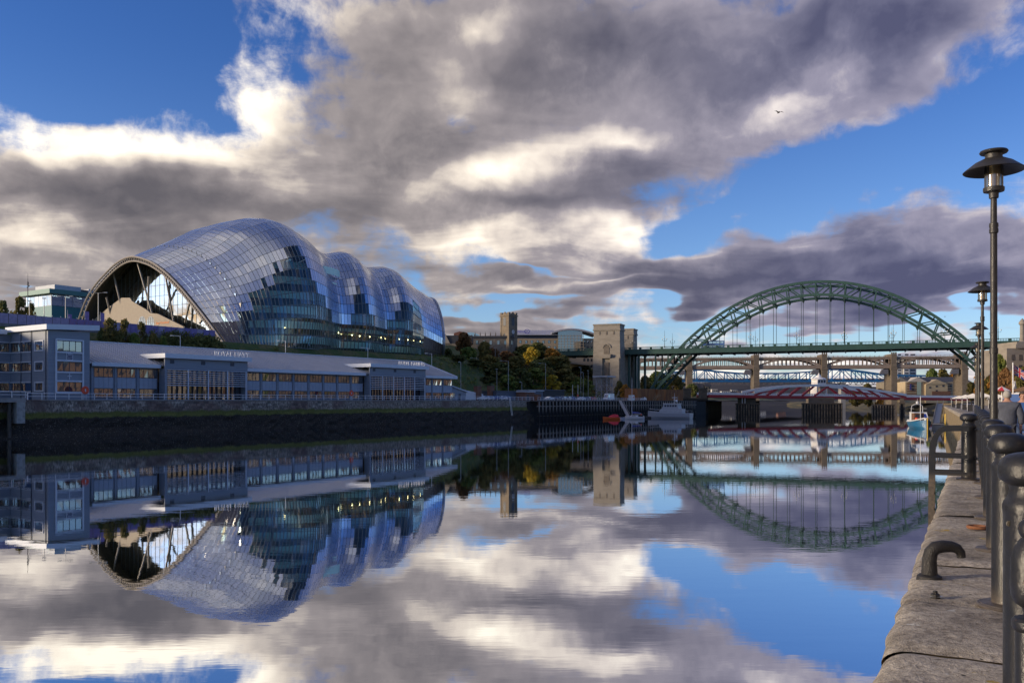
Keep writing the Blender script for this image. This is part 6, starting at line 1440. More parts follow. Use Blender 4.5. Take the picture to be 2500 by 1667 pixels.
MB().box(X2(2478), X2(2560), -.6, 14.2, Z2(850)+.003, Z2(840)).build('cornice', granite, sh2); MB().box(X2(2482), X2(2560), -.2, 14, Z2(840)+.003, Z2(834)).build('parapet', granite, sh2)
MB().lathe([(1.2, 0), (.75, .5), (.7, Z2(786)-Z2(834)-1), (1.1, Z2(786)-Z2(834)-.6), (1.1, Z2(786)-Z2(834)), (.5, Z2(780)-Z2(834)), (.05, Z2(776)-Z2(834))], (X2(2501), 1.2, Z2(834)+.002), 14).build('column', granite, sh2, smooth=True)
# ------------------------------------------------------------------ market stalls and quay crowd
canv = mat('stall_canvas', (.72, .71, .70), .8, var=.05, scale=2); dkc = mat('stall_dark', (.03, .03, .035), .9)
def stall(d, dx, w_, dep, h, m_, label, group='white market stalls on the quay', skirt=True):
    s_ = thing('market_stall', label, 'market stall', ep(d, dx, PZ), QN, group)
    for a in (0, w_):
        for b in (0, -dep): MB().tube([(a, b, 0), (a, b, h)], .03, 6).build('leg', white, s_)
    MB().add([(-.2,.2,h),(w_+.2,.2,h),(w_+.2,-dep-.2,h),(-.2,-dep-.2,h),(-.1,-dep/2,h+.75),(w_+.1,-dep/2,h+.75)], [(0,1,5,4),(2,3,4,5),(0,4,3),(1,2,5)]).build('canopy', m_, s_)
    MB().box(-.2, w_+.2, .17, .2, h-.28, h).build('valance', m_, s_)
    if skirt: MB().box(.05, w_-.05, -.7, .0, 0, .95).build('counter', dkc, s_)
    return s_
for k, (d, dx) in enumerate(((128, 2.2), (150, 2.1), (178, 1.8), (212, 1.5), (118, 7), (140, 8), (170, 8))): stall(d, dx, 4.2, 3.4, 2.1, canv, ['white peaked market stall next to the quay railing', 'white peaked market stall set back from the quay railing'][k > 3])
bstl = stall(58, 3.0, 6.0, 4, 2.15, mat('brown_canvas', (.16, .095, .055), .85), 'brown canopied stall behind the two men', 'canopied stall near the men')
rws = thing('striped_parasol', 'red and white striped parasol peak behind the tall quay lamp', 'parasol', (gx(2446, 52), 52, PZ)); rr_ = [mat('parasol_red', (.55, .03, .05), .8), canv]
for k in range(10):
    a0, a1 = 2*math.pi*k/10, 2*math.pi*(k+1)/10
    MB().add([(0,0,2.40),(0.62*math.cos(a0),0.62*math.sin(a0),2.12),(0.62*math.cos(a1),0.62*math.sin(a1),2.12)], [(0,1,2)]).build('gore', rr_[k % 2], rws)
MB().tube([(0,0,0),(0,0,2.40)], .03, 6).build('pole', white, rws)
# flag with the national cross pattern on a pole
fl = thing('union_flag', 'red white and blue union flag flying above the brown stall', 'flag', (gx(2474, 38), 38, PZ)); MB().tube([(0,0,0),(-.02,0,3.2)], .025, 6).build('pole', white, fl)
def wave(u, v): return Vector((-.02+u*.62, .06*math.sin(u*5.2)+.02*v, 3.1-v*.40-u*.32+.03*math.sin(u*6)))
def patch(mb, poly, off):
    # poly in unit flag coordinates, cut into strips so that it follows the waves
    N = 16
    for i in range(N):
        a, b = i/N, (i+1)/N
        def clip(P, sgn, val):
            o = []
            for p, q in zip(P, P[1:]+P[:1]):
                ip, iq = sgn*(p[0]-val) >= 0, sgn*(q[0]-val) >= 0
                if ip: o.append(p)
                if ip != iq: t_ = (val-p[0])/(q[0]-p[0]); o.append((val, p[1]+t_*(q[1]-p[1])))
            return o
        P = clip(list(poly), 1, a); P = clip(P, -1, b) if len(P) > 2 else []
        if len(P) > 2: mb.add([wave(u, v)+Vector((0, -off, 0)) for u, v in P], [tuple(range(len(P)))])
fb, fwh, frd = mat('flag_blue', (.02, .03, .22), .8), canv, rr_[0]
mb = MB(); patch(mb, [(0,0),(1,0),(1,1),(0,1)], 0); fo = mb.build('field', fb, fl, fix=False)
for w1, m_, o_ in ((.11, fwh, .006), (.045, frd, .012)):
    mb = MB(); patch(mb, [(0,0),(w1,0),(1,1-w1*1.2),(1,1),(1-w1,1),(0,w1*1.2)], o_); patch(mb, [(1,0),(1,w1*1.2),(w1,1),(0,1),(0,1-w1*1.2),(1-w1,0)], o_+.001); mb.build('saltire', m_, fo, fix=False)
for w1, m_, o_ in ((.16, fwh, .018), (.09, frd, .024)):
    mb = MB(); patch(mb, [(.5-w1/2*1.0,0),(.5+w1/2,0),(.5+w1/2,1),(.5-w1/2,1)], o_); patch(mb, [(0,.5-w1*.75),(1,.5-w1*.75),(1,.5+w1*.75),(0,.5+w1*.75)], o_+.001); mb.build('cross', m_, fo, fix=False)
pn = thing('white_pennant', 'crumpled white pennant with a red mark hanging on a leaning pole', 'flag', (gx(2477, 39), 39, PZ)); MB().tube([(.0,0,0),(-.15,0,2.9)], .02, 6).build('pole', mat('pole_wood', (.3, .2, .08), .7), pn)
MB().add([(-.13,-.03,2.42),(.02,-.05,2.40),(.08,-.02,2.06),(-.08,-.06,2.04),(-.05,-.1,2.22)], [(0,1,4),(1,2,4),(2,3,4),(3,0,4)]).build('cloth', canv, pn)
# parked van behind the men
def car(name, label, loc, rz, m_, L=4.3, W_=1.75, H_=1.45, kind='hatch', group=None, cat='car'):
    c_ = thing(name, label, cat, loc, rz, group); h = L/2
    if kind == 'van': pf = [(-h,.35),(h*.98,.35),(h,.75),(h*.86,1.15),(h*.55,H_*.97),(h*.42,H_),(-h,H_)]
    elif kind == 'sport': pf = [(-h,.4),(h*.97,.32),(h,.6),(h*.9,.72),(h*.40,.92),(h*.02,H_),(-h*.40,H_*.98),(-h*.9,1.0),(-h,.85)]
    else: pf = [(-h,.38),(h*.97,.35),(h,.68),(h*.92,.85),(h*.45,.98),(h*.16,H_*.97),(-h*.1,H_),(-h*.62,H_*.97),(-h*.93,1.0),(-h,.85)]
    body = MB(); n = len(pf); vs = []
    for y, k in ((-W_/2, 1), (W_/2, 1)):
        for a, z in pf: vs.append((a, y*(1 if z < 1.0 else .86), z))
    body.add(vs, [tuple(range(n)), tuple(range(2*n-1, n-1, -1))]+[(i+n, (i+1) % n+n, (i+1) % n, i) for i in range(n)]); body.build('body', m_, c_)
    gm = glass_mat('car_glass', (.05, .06, .07), .25, .03, .1)
    if kind != 'van':
        for s_ in (-1, 1):
            mb = MB(); y0, y1 = s_*(W_/2*.955+.005), s_*(W_/2*.86+.012)
            mb.add([(h*.36,y0,.99),(h*.10,y1,H_*.94),(-h*.58,y1,H_*.94),(-h*.80,y0,1.03)], [(0,1,2,3)]); mb.build('side_window', gm, c_)
        k = W_*.40; MB().add([(h*.47,-k,1.0),(h*.47,k,1.0),(h*.19,k*.95,H_*.95),(h*.19,-k*.95,H_*.95)], [(0,1,2,3)]).build('windscreen', gm, c_)
        for s_ in (-1, 1): MB().box(h*.93, h*1.0, s_*W_*.38-.16, s_*W_*.38+.16, .62, .76).build('headlight', whb, c_); MB().box(-h*1.005, -h*.95, s_*W_*.40-.12, s_*W_*.40+.12, .75, .92).build('tail_light', rr_[0], c_)
    else:
        for s_ in (-1, 1): MB().add([(h*.80,s_*W_/2*.99,1.2),(h*.55,s_*W_/2*.88,H_*.9),(h*.25,s_*W_/2*.88,H_*.9),(h*.25,s_*W_/2*.99,1.2)], [(0,1,2,3)]).build('side_window', gm, c_)
        MB().add([(h*.87,-W_*.38,1.17),(h*.87,W_*.38,1.17),(h*.57,W_*.36,H_*.93),(h*.57,-W_*.36,H_*.93)], [(0,1,2,3)]).build('windscreen', gm, c_)
    for a in (-h*.62, h*.62):
        for s_ in (-1, 1):
            w_ = MB().tube([(a, s_*(W_/2-.18), .32), (a, s_*(W_/2+.012), .32)], .32, 14).build('wheel', framed, c_); MB().tube([(a, s_*(W_/2-.02), .32), (a, s_*(W_/2+.02), .32)], .19, 10).build('hub', galv, w_)
    return c_
car('parked_van', 'blue van with pale roof parked behind the man in the grey jacket', ep(33, 2.6, PZ), QN, mat('van_blue', (.10, .18, .42), .35), 4.8, 1.9, 1.75, 'van', cat='van')
# cars on the wharf and in the naval car park
cw, cbl, csil, cnv = mat('car_white', (.72, .73, .75), .3), mat('car_blue', (.02, .05, .28), .3), mat('car_silver', (.42, .45, .50), .3, .4), mat('car_navy', (.05, .08, .16), .3)
for px, o, m_, kd, rz, lab in ((1340,-.6,cw,'sport',0,'white sports coupe at the start of the timber wharf'), (1362,.2,cnv,'hatch',.5,'dark blue hatchback next to the white coupe'), (1374,.0,csil,'hatch',.6,'silver hatchback between the blue cars'), (1397,2.0,cbl,'hatch',.2,'bright blue car behind the white coupe on the wharf'), (1386,.2,csil,'hatch',.5,'pale silver car next to the bright blue car'),
        (1419,-.6,cw,'sport',.1,'low white car behind the red lifebuoy'), (1434,1,cnv,'hatch',.6,'navy car behind the low white car'), (1448,1.5,mat('car_red', (.4, .02, .03), .3),'hatch',.4,'small red car beside the white van'), (1541,1.5,csil,'hatch',.3,'silver car beyond the white van'), (1570,2,cw,'hatch',.3,'white car near the rust coloured cabins')):
    x, d = qd(px, o); car('parked_car', lab, qw(x, o, QT+.02), QR+math.pi+rz*.3, m_, 4.3, 1.8, 1.36 if kd == 'sport' else 1.5, kd, 'cars parked on the wharf')
for k, (px, m_, lab) in enumerate(((1180,cw,'white car at the head of the row beyond the naval hall'), (1192,csil,'silver car second in the row beyond the naval hall'), (1203,cbl,'blue car in the row beyond the naval hall'), (1213,csil,'pale silver car after the blue one beyond the naval hall'), (1224,cw,'white car near the ladder end of the row'), (1236,cnv,'navy car at the ladder end of the row'))):
    x, d = qd(px, 3.4); car('parked_car', lab, qw(x, 3.4, QT+.02), QR+math.pi*.72, m_, 4.2, 1.75, 1.5, 'hatch', 'cars parked by the naval hall')
x, d = qd(1486, -.6); car('white_van', 'large white van parked on the timber wharf', qw(x, -.6, QT+.02), QR+math.pi, cw, 6.2, 2.1, 2.7, 'van', cat='van')
# kiosk-like white box, rail boxes, lifebuoy, sheds, lattice tower, rust cabins
x, d = qd(1546, -1.5); kx = qthing('white_kiosk', 'small white box with a red lifebuoy on the wharf edge', 'kiosk', x, -1.5, QT+.02); MB().box(-1.2, 1.2, 0, 1.6, 0, 2.3).build('box', cw, kx); MB().tube([(0, -.02, 1.3), (0, -.1, 1.3)], .4, 14).build('lifebuoy', orange, kx)
x, d = qd(1409, -2.6); kx = qthing('lifebuoy_post', 'red lifebuoy post in front of the low white car', 'lifebuoy', x, -2.8, QT); MB().tube([(0,0,0),(0,0,2)], .05, 6).build('post', white, kx); MB().tube([(0,-.06,1.8),(0,-.16,1.8)], .45, 14).build('lifebuoy', orange, kx)
oldb = mat('wharf_brick', (.20, .10, .065), .9, var=.3, scale=1.2); shg = mat('shed_grey', (.11, .13, .165), .7, var=.1, scale=.8)
def shed(px0, px1, py, o, dep, m_, rm_, label):
    x0, d0 = qd(px0, o); x1, d1 = qd(px1, o); s_ = qthing('shed', label, 'shed', x0, o, QT, 'sheds behind the car park'); h = gz(py, (d0+d1)/2)-QT
    MB().box(0, x1-x0, 0, dep, 0, h).build('wall', m_, s_); MB().box(-.3, x1-x0+.3, -.3, dep+.3, h+.002, h+.25).build('roof', rm_, s_); MB().box(1, 2.0, -.04, 0, 0, min(2, h*.8)).build('door', framed, s_)
    return s_
shed(1212, 1281, 956, 12, 6, shg, shg, 'long low slate grey shed behind the parked cars'); shed(1283, 1305, 957, 8, 4, oldb, fascia, 'small brick shed with pale flat roof'); shed(1292, 1326, 954, 12, 5, shg, fascia, 'grey shed with white roof edge behind the brick one'); shed(1327, 1378, 953, 14, 5, mat('dark_screen', (.05, .055, .055), .8), shg, 'dark grey screen wall behind the wharf cars')
for px, o, py, lab in ((1313, 0, 963, 'brick pier where the stone wall meets the timber wharf'), (1199, 14, 942, 'tall brick gate pier behind the car park'), (1167, 12, 943, 'brick gate pier beside the lean-to')):
    x, d = qd(px, o); bp = qthing('brick_pier', lab, 'pier', x, o, QT, 'brick piers'); h = gz(py, d)-QT; w_ = 1.2 if px < 1300 else 1.15
    MB().box(-w_, w_, -.6, .9, 0 if px < 1300 else -2, h).build('shaft', oldb, bp); MB().box(-w_-.1, w_+.1, -.7, 1.0, h+.002, h+.15).build('cap', pstone, bp)
wlf = qthing('mesh_fence', 'dark green mesh fence between the car park and the wooded slope', 'fence', qx(1110, 22), 22, QT); Lf = qx(1440, 22)-qx(1110, 22)
fpm = MB().box(-.06, .06, -.06, .06, 0, 3.0).mesh('fence_post', green_d); fwm = MB().box(0, 3.1, -.01, .01, 0, .05).mesh('fence_wire', green_d)
for k in range(int(Lf/3)):
    link('fence_post', fpm, wlf, (k*3, 0, 0))
    for j in range(6): link('fence_wire', fwm, wlf, (k*3, 0, .4+j*.5))
wl2 = qthing('white_site_wall', 'low pale wall sloping up behind the lean-to', 'wall', qx(1128, 12), 12, QT); MB().prism([(0, 0), (12, 0), (12, 2.2), (0, 3.6)], 0, .4).build('wall', canv, wl2); MB().box(-.1, 12.1, -.05, .45, -.1, .3).build('footing', conc, wl2)
x, d = qd(1475, 5); lt_ = qthing('lattice_tower', 'grey steel lattice tower with flat white platform roof beside the granite tower', 'tower', x, 5, QT); hT = gz(921, d)-QT
corners = [(-2.4,-2.4),(2.4,-2.4),(2.4,2.4),(-2.4,2.4)]; stl = mat('tower_steel', (.30, .29, .31), .5, .3)
for a, b in corners: MB().box(a-.12, a+.12, b-.12, b+.12, 0, hT).build('leg', stl, lt_)
for k in range(3):
    z0, z1 = hT*k/3, hT*(k+1)/3
    for (a, b), (c, e) in zip(corners, corners[1:]+corners[:1]):
        MB().beam((a, b, z1-.1), (c, e, z1-.1), .14, .14).build('ring_beam', stl, lt_); MB().beam((a, b, z0), (c, e, z1), .12, .12).build('brace', stl, lt_); MB().beam((c, e, z0), (a, b, z1), .12, .12).build('brace', stl, lt_)
MB().box(-3.6, 3.6, -3.4, 3.4, hT+.01, hT+.55).build('platform_roof', mat('platform_white', (.5, .5, .52), .6), lt_)
cort = mat('corten_steel', (.24, .095, .035), .8, col2=(.36, .15, .05), scale=.5, stretch=(1, 1, .3))
for px0, px1, py, o, lab in ((1556, 1604, 949, 2.5, 'long rust coloured steel cabin by the foot of the arch'), (1606, 1622, 951, 1.5, 'short rust coloured cabin behind wooden stairs'), (1624, 1668, 951, 3.0, 'darker rust coloured cabin near the swing bridge abutment')):
    x0, d0 = qd(px0, o); x1, d1 = qd(px1, o); cb_ = qthing('rust_cabin', lab, 'cabin', x0, o, QT, 'rust coloured cabins'); h = gz(py, (d0+d1)/2)-QT
    MB().box(0, x1-x0, 0, 6, 0, h).build('shell', cort, cb_)
    rbm = MB().box(-.06, .06, -.08, 0, .1, h-.1).mesh('rib', cort)
    for k in range(int((x1-x0)/1.2)): link('rib', rbm, cb_, (.4+k*1.2, 0, 0))
x, d = qd(1600, -.5); stt = qthing('wooden_stairs', 'wooden stairs with handrail in front of the rust coloured cabins', 'stairs', x, -.5, QT)
for k in range(9): MB().box(k*.35, k*.35+.36, 0, 1.2, k*.25, k*.25+.08).build('tread', mat('stair_wood', (.35, .25, .14), .8), stt)
for y in (0, 1.2): MB().beam((0, y, 1.0), (3.1, y, 3.2), .08, .1).build('handrail', MATS['stair_wood'], stt); MB().beam((0, y, 0), (3.1, y, 2.2), .08, .25).build('stringer', MATS['stair_wood'], stt)
MB().box(3.1, 6.5, 0, 1.2, 2.2, 2.35).build('landing', MATS['stair_wood'], stt)
# ------------------------------------------------------------------ boats
def hull(mb, L, W_, D_, sheer=.25, tr=.7, draft=.3):
    """pointed bow at +x, transom at -x"""
    N = 14; vs = []
    for i in range(N+1):
        t_ = i/N; x = -L/2+L*t_; b = W_/2*(tr+(1-tr)*math.sin(min(1, t_/.55)*math.pi/2))*(1 if t_ < .55 else math.cos((t_-.55)/.45*math.pi/2)**.75)
        b = max(.02, b); zt_ = D_+sheer*max(0, t_-.3)**2*2
        vs += [(x, -b, zt_), (x, -b*.88, D_*.35), (x+.0, -b*.55, -draft), (x, 0, -draft*1.1), (x, b*.55, -draft), (x, b*.88, D_*.35), (x, b, zt_)]
    mb.add(vs, [(i*7+k, (i+1)*7+k, (i+1)*7+k+1, i*7+k+1) for i in range(N) for k in range(6)]+[tuple(range(7))]+[(i*7, i*7+6, (i+1)*7+6, (i+1)*7) for i in range(N)]); return mb
boatw, boatg, boatb = mat('boat_white', (.66, .68, .70), .35), mat('navy_grey', (.36, .40, .46), .4), mat('boat_blue', (.015, .12, .25), .4)
# patrol boat
p_ = at(1634, 1021, 318); pb = thing('patrol_boat', 'grey and white patrol boat moored off the wharf with radar mast', 'boat', (p_.x, p_.y, 0), R(148))
hull(MB(), 17, 4.9, 2.0, .8, .85, .4).build('hull', boatg, pb)
MB().prism([(-5.5, 1.9), (3.6, 1.9), (2.6, 3.6), (-5.5, 3.6)], -1.9, 1.9).build('deckhouse', boatg, pb)
wh = MB().prism([(-4.2, 3.602), (2.3, 3.602), (1.5, 5.4), (-3.8, 5.4)], -1.65, 1.65).build('wheelhouse', boatg, pb)
for k in range(5): MB().box(-3.5+k*1.0, -2.75+k*1.0, -1.68, 1.68, 4.3, 5.0).build('window', framed, wh)
MB().add([(2.01,-1.3,4.3),(2.01,1.3,4.3),(1.72,1.3,5.0),(1.72,-1.3,5.0)], [(0,1,2,3)]).build('windscreen', framed, wh)
MB().box(-4.4, 1.9, -1.8, 1.8, 5.402, 5.6).build('bridge_roof', boatw, pb)
mst = MB().tube([(-2, 0, 5.6), (-2, 0, 9.4)], [.12, .05], 6).build('mast', boatw, pb); MB().box(-2.9, -1.1, -.15, .15, 7.6, 7.8).build('radar', boatw, mst); MB().box(-2.1, -1.9, -1.1, 1.1, 6.8, 6.9).build('yard', boatw, mst); MB().ball((-2.8, 0, 6.5), .45).build('radar_dome', boatw, mst)
MB().tube([(-3.4, .8, 5.6), (-3.6, .8, 8.2)], .03, 5).build('aerial', boatw, mst)
for s_ in (-1, 1): MB().tube([(-8.2, s_*2.1, 2.9), (0, s_*2.35, 3.0), (5.5, s_*1.7, 3.3), (8.0, s_*.2, 3.6)], .035, 5).build('guard_rail', boatw, pb)
for k in range(8):
    for s_ in (-1, 1): MB().tube([(-8+k*1.9, s_*2.15*(1 if k < 5 else .8-.2*(k-5)), 1.9), (-8+k*1.9, s_*2.15*(1 if k < 5 else .8-.2*(k-5)), 3.0)], .025, 4).build('stanchion', boatw, pb)
# pontoon between the boats
pt_ = at(1583, 1020, 322); po = thing('mooring_pontoon', 'dark low pontoon between the sailing boat and the patrol boat', 'pontoon', (pt_.x, pt_.y, 0), QR-.6)
MB().box(-9, 9, -1.3, 1.3, -.3, .55).build('float', mat('pontoon_dark', (.05, .05, .05), .8), po); MB().box(-9.1, 9.1, -1.4, 1.4, .552, .68).build('deck', mat('pontoon_deck', (.16, .15, .14), .9), po)
for k in range(4): MB().tube([(-8+k*5.3, -1.2, .6), (-8+k*5.3, -1.2, 1.0)], .14, 8).build('mooring_post', white, po)
# yacht
p_ = at(1549, 1023, 303); ya = thing('sailing_boat', 'small white sailing boat with bare mast and blue sail cover', 'boat', (p_.x, p_.y, 0), R(158))
hull(MB(), 6.8, 2.3, .95, .3, .75).build('hull', boatw, ya); MB().prism([(-1.2, .93), (1.6, .93), (1.1, 1.45), (-1.2, 1.5)], -.75, .75).build('cabin', boatw, ya)
MB().box(-.6, .9, -.77, .77, 1.12, 1.32).build('cabin_window', framed, ya); MB().tube([(.9, 0, 1.3), (.9, 0, gz(921, 303))], [.09, .06], 8).build('mast', white, ya)
MB().tube([(.9, 0, 2.0), (-2.4, 0, 2.1)], .06, 6).build('boom', white, ya); MB().tube([(.7, 0, 2.3), (.4, 0, 2.35), (-1.2, 0, 2.28), (-2.2, 0, 2.2)], [.36, .34, .25, .1], 8).build('sail_cover', cbl, ya); MB().box(.86, .94, -.7, .7, 7.5, 7.58).build('spreader', white, ya)
MB().ball((-2.6, .7, 1.7), .28).build('buoy', orange, ya)
for s_ in (-1, 1): MB().tube([(-3, s_*.9, 1.0), (-3, s_*.9, 1.75), (0, s_*1.1, 1.75)], .02, 4).build('guard_wire', white, ya)
# red and orange inflatables
p_ = at(1493, 1022, 300); rib = thing('orange_dinghy', 'orange dinghy with red cover moored beside the sailing boat', 'boat', (p_.x, p_.y, 0), R(172))
hull(MB(), 6.0, 2.0, .75, .3, .8).build('hull', mat('dinghy_orange', (.62, .12, .02), .5), rib); MB().add([(-2.6,-.8,.78),(1.2,-.85,.8),(1.2,.85,.8),(-2.6,.8,.78),(-2.2,0,1.7),(-.8,0,1.9),(.6,0,1.35)], [(0,1,6,5,4),(2,3,4,5,6),(0,4,3),(1,2,6)]).build('cover', mat('dinghy_red', (.55, .03, .05), .7, var=.2, scale=3), rib)
p_ = at(1519, 1021, 306); rb2 = thing('grey_dinghy', 'small pale dinghy between the orange one and the sailing boat', 'boat', (p_.x, p_.y, 0), R(165)); hull(MB(), 3.6, 1.5, .6, .2, .8).build('hull', csil, rb2); MB().box(-.9, -.5, -.6, .6, .6, .72).build('seat', boatw, rb2)
# gangway from the wharf down to the boats
ga, gb_ = qw(qx(1512, -3), -3.2, 6.7), at(1534, 1012, 312); gb_.z = .7
gw = thing('gangway', 'pale metal gangway sloping from the wharf down to the sailing boat', 'gangway', ga); v_ = gb_-ga; sd = Vector((-v_.y, v_.x, 0)).normalized()*.55
MB().beam((0,0,0), v_, 1.1, .12).build('walkway', galv, gw)
for s_ in (-1, 1):
    MB().beam(sd*s_+Vector((0,0,1.1)), v_+sd*s_+Vector((0,0,1.1)), .08, .08).build('handrail', galv, gw); MB().beam(sd*s_+Vector((0,0,.1)), v_+sd*s_+Vector((0,0,.1)), .1, .2).build('side_beam', galv, gw)
    for k in range(9): q = v_*(k/8)+sd*s_; MB().tube([q, q+Vector((0,0,1.1))], .03, 4).build('stanchion', galv, gw)
# blue fishing boat, white cruiser, pontoon and bridge on the near side
p_ = at(2247, 1046, 201); fbt = thing('fishing_boat', 'blue fishing boat seen bow on beside the near pontoon', 'boat', (p_.x, p_.y, 0), R(-98))
hull(MB(), 8.5, 4.3, 1.6, .5, .8).build('hull', boatb, fbt); MB().tube([(-4.2, -1.75, 1.62), (0, -2.15, 1.75), (2.2, -1.8, 2.0), (4.1, -.3, 2.5), (4.1, .3, 2.5), (2.2, 1.8, 2.0), (0, 2.15, 1.75), (-4.2, 1.75, 1.62)], .14, 6).build('gunwale', boatw, fbt)
MB().box(-2.9, -.9, -1.1, 1.1, 1.5, 3.6).build('wheelhouse', mat('boat_timber', (.16, .085, .05), .7), fbt); MB().box(-.95, -.85, -.8, .8, 2.6, 3.3).build('window', framed, fbt); MB().box(-3.1, -.7, -1.25, 1.25, 3.602, 3.75).build('roof', boatw, fbt)
MB().tube([(-.6, .2, 1.6), (-.6, .2, gz(967, 201))], .07, 6).build('mast', white, fbt); MB().ball((1.2, -1.2, 2.2), .4).build('buoy', orange, fbt); MB().tube([(4.3, .2, -.3), (4.3, .2, 2.6)], .14, 8).build('fender_post', mat('post_yellow', (.6, .42, .08), .6), fbt)
p_ = at(2256, 1030, 214); wc = thing('white_cruiser', 'white cabin cruiser with radar arch behind the blue fishing boat', 'boat', (p_.x+.8, p_.y+4, 0), R(-100))
hull(MB(), 11, 3.8, 1.7, .5, .85).build('hull', boatw, wc); MB().prism([(-3.5, 1.65), (2.5, 1.65), (.8, 3.4), (-3.5, 3.4)], -1.5, 1.5).build('cabin', boatw, wc); MB().add([(2.42,-1.2,1.85),(2.42,1.2,1.85),(1.02,1.2,3.2),(1.02,-1.2,3.2)], [(0,1,2,3)]).build('windscreen', cbl, wc)
MB().box(-3.4, .6, -1.6, 1.6, 3.402, 3.6).build('flybridge', boatw, wc); 
for s_ in (-1, 1): MB().tube([(-2.4, s_*1.4, 3.6), (-2.2, s_*1.3, 5.2), (-2.0, s_*.6, 5.6), (-2, 0, 5.6)], .07, 6).build('radar_arch', boatw, wc)
MB().ball((-2, 0, 6.0), .38).build('radar_dome', boatw, wc); MB().tube([(-2, 0, 6.3), (-2, 0, 7.0)], .04, 5).build('aerial', boatw, wc)
for s_ in (-1, 1): MB().tube([(.5, s_*1.5, 4.5), (-3, s_*1.5, 4.5)], .03, 4).build('rail', boatw, wc)
p_ = at(2291, 1042, 206); pn2 = thing('visitor_pontoon', 'pale grey pontoon beside the blue fishing boat', 'pontoon', (p_.x, p_.y, 0), QN); MB().box(-3, 34, -1.8, 1.3, -.3, .7).build('float', galv, pn2); MB().box(-3.1, 34.1, -1.9, 1.4, .702, .85).build('deck', mat('grating', (.22, .22, .22), .8), pn2)
for k in range(6): MB().box(-2.8+k*1.3, -2.6+k*1.3, -1.7, -1.6, .85, 1.9).build('guard_post', white, pn2)
MB().tube([(-3.4, -1.6, -1.0), (-3.4, -1.6, 3.4)], .22, 10).build('mooring_pile', MATS['post_yellow'], pn2)
ga, gb_ = at(2296, 980, 262), Vector((p_.x+3.5, p_.y+8, .9)); ga.z = 5.6
gw2 = thing('access_bridge', 'long grey access bridge rising from the pontoon to the near quay', 'gangway', gb_); v_ = ga-gb_; sd = Vector((-v_.y, v_.x, 0)).normalized()*.8
MB().beam((0,0,0), v_, 1.6, .15).build('walkway', galv, gw2)
for s_ in (-1, 1): MB().beam(sd*s_+Vector((0,0,.55)), v_+sd*s_+Vector((0,0,.55)), .06, 1.1).build('side_panel', galv, gw2)
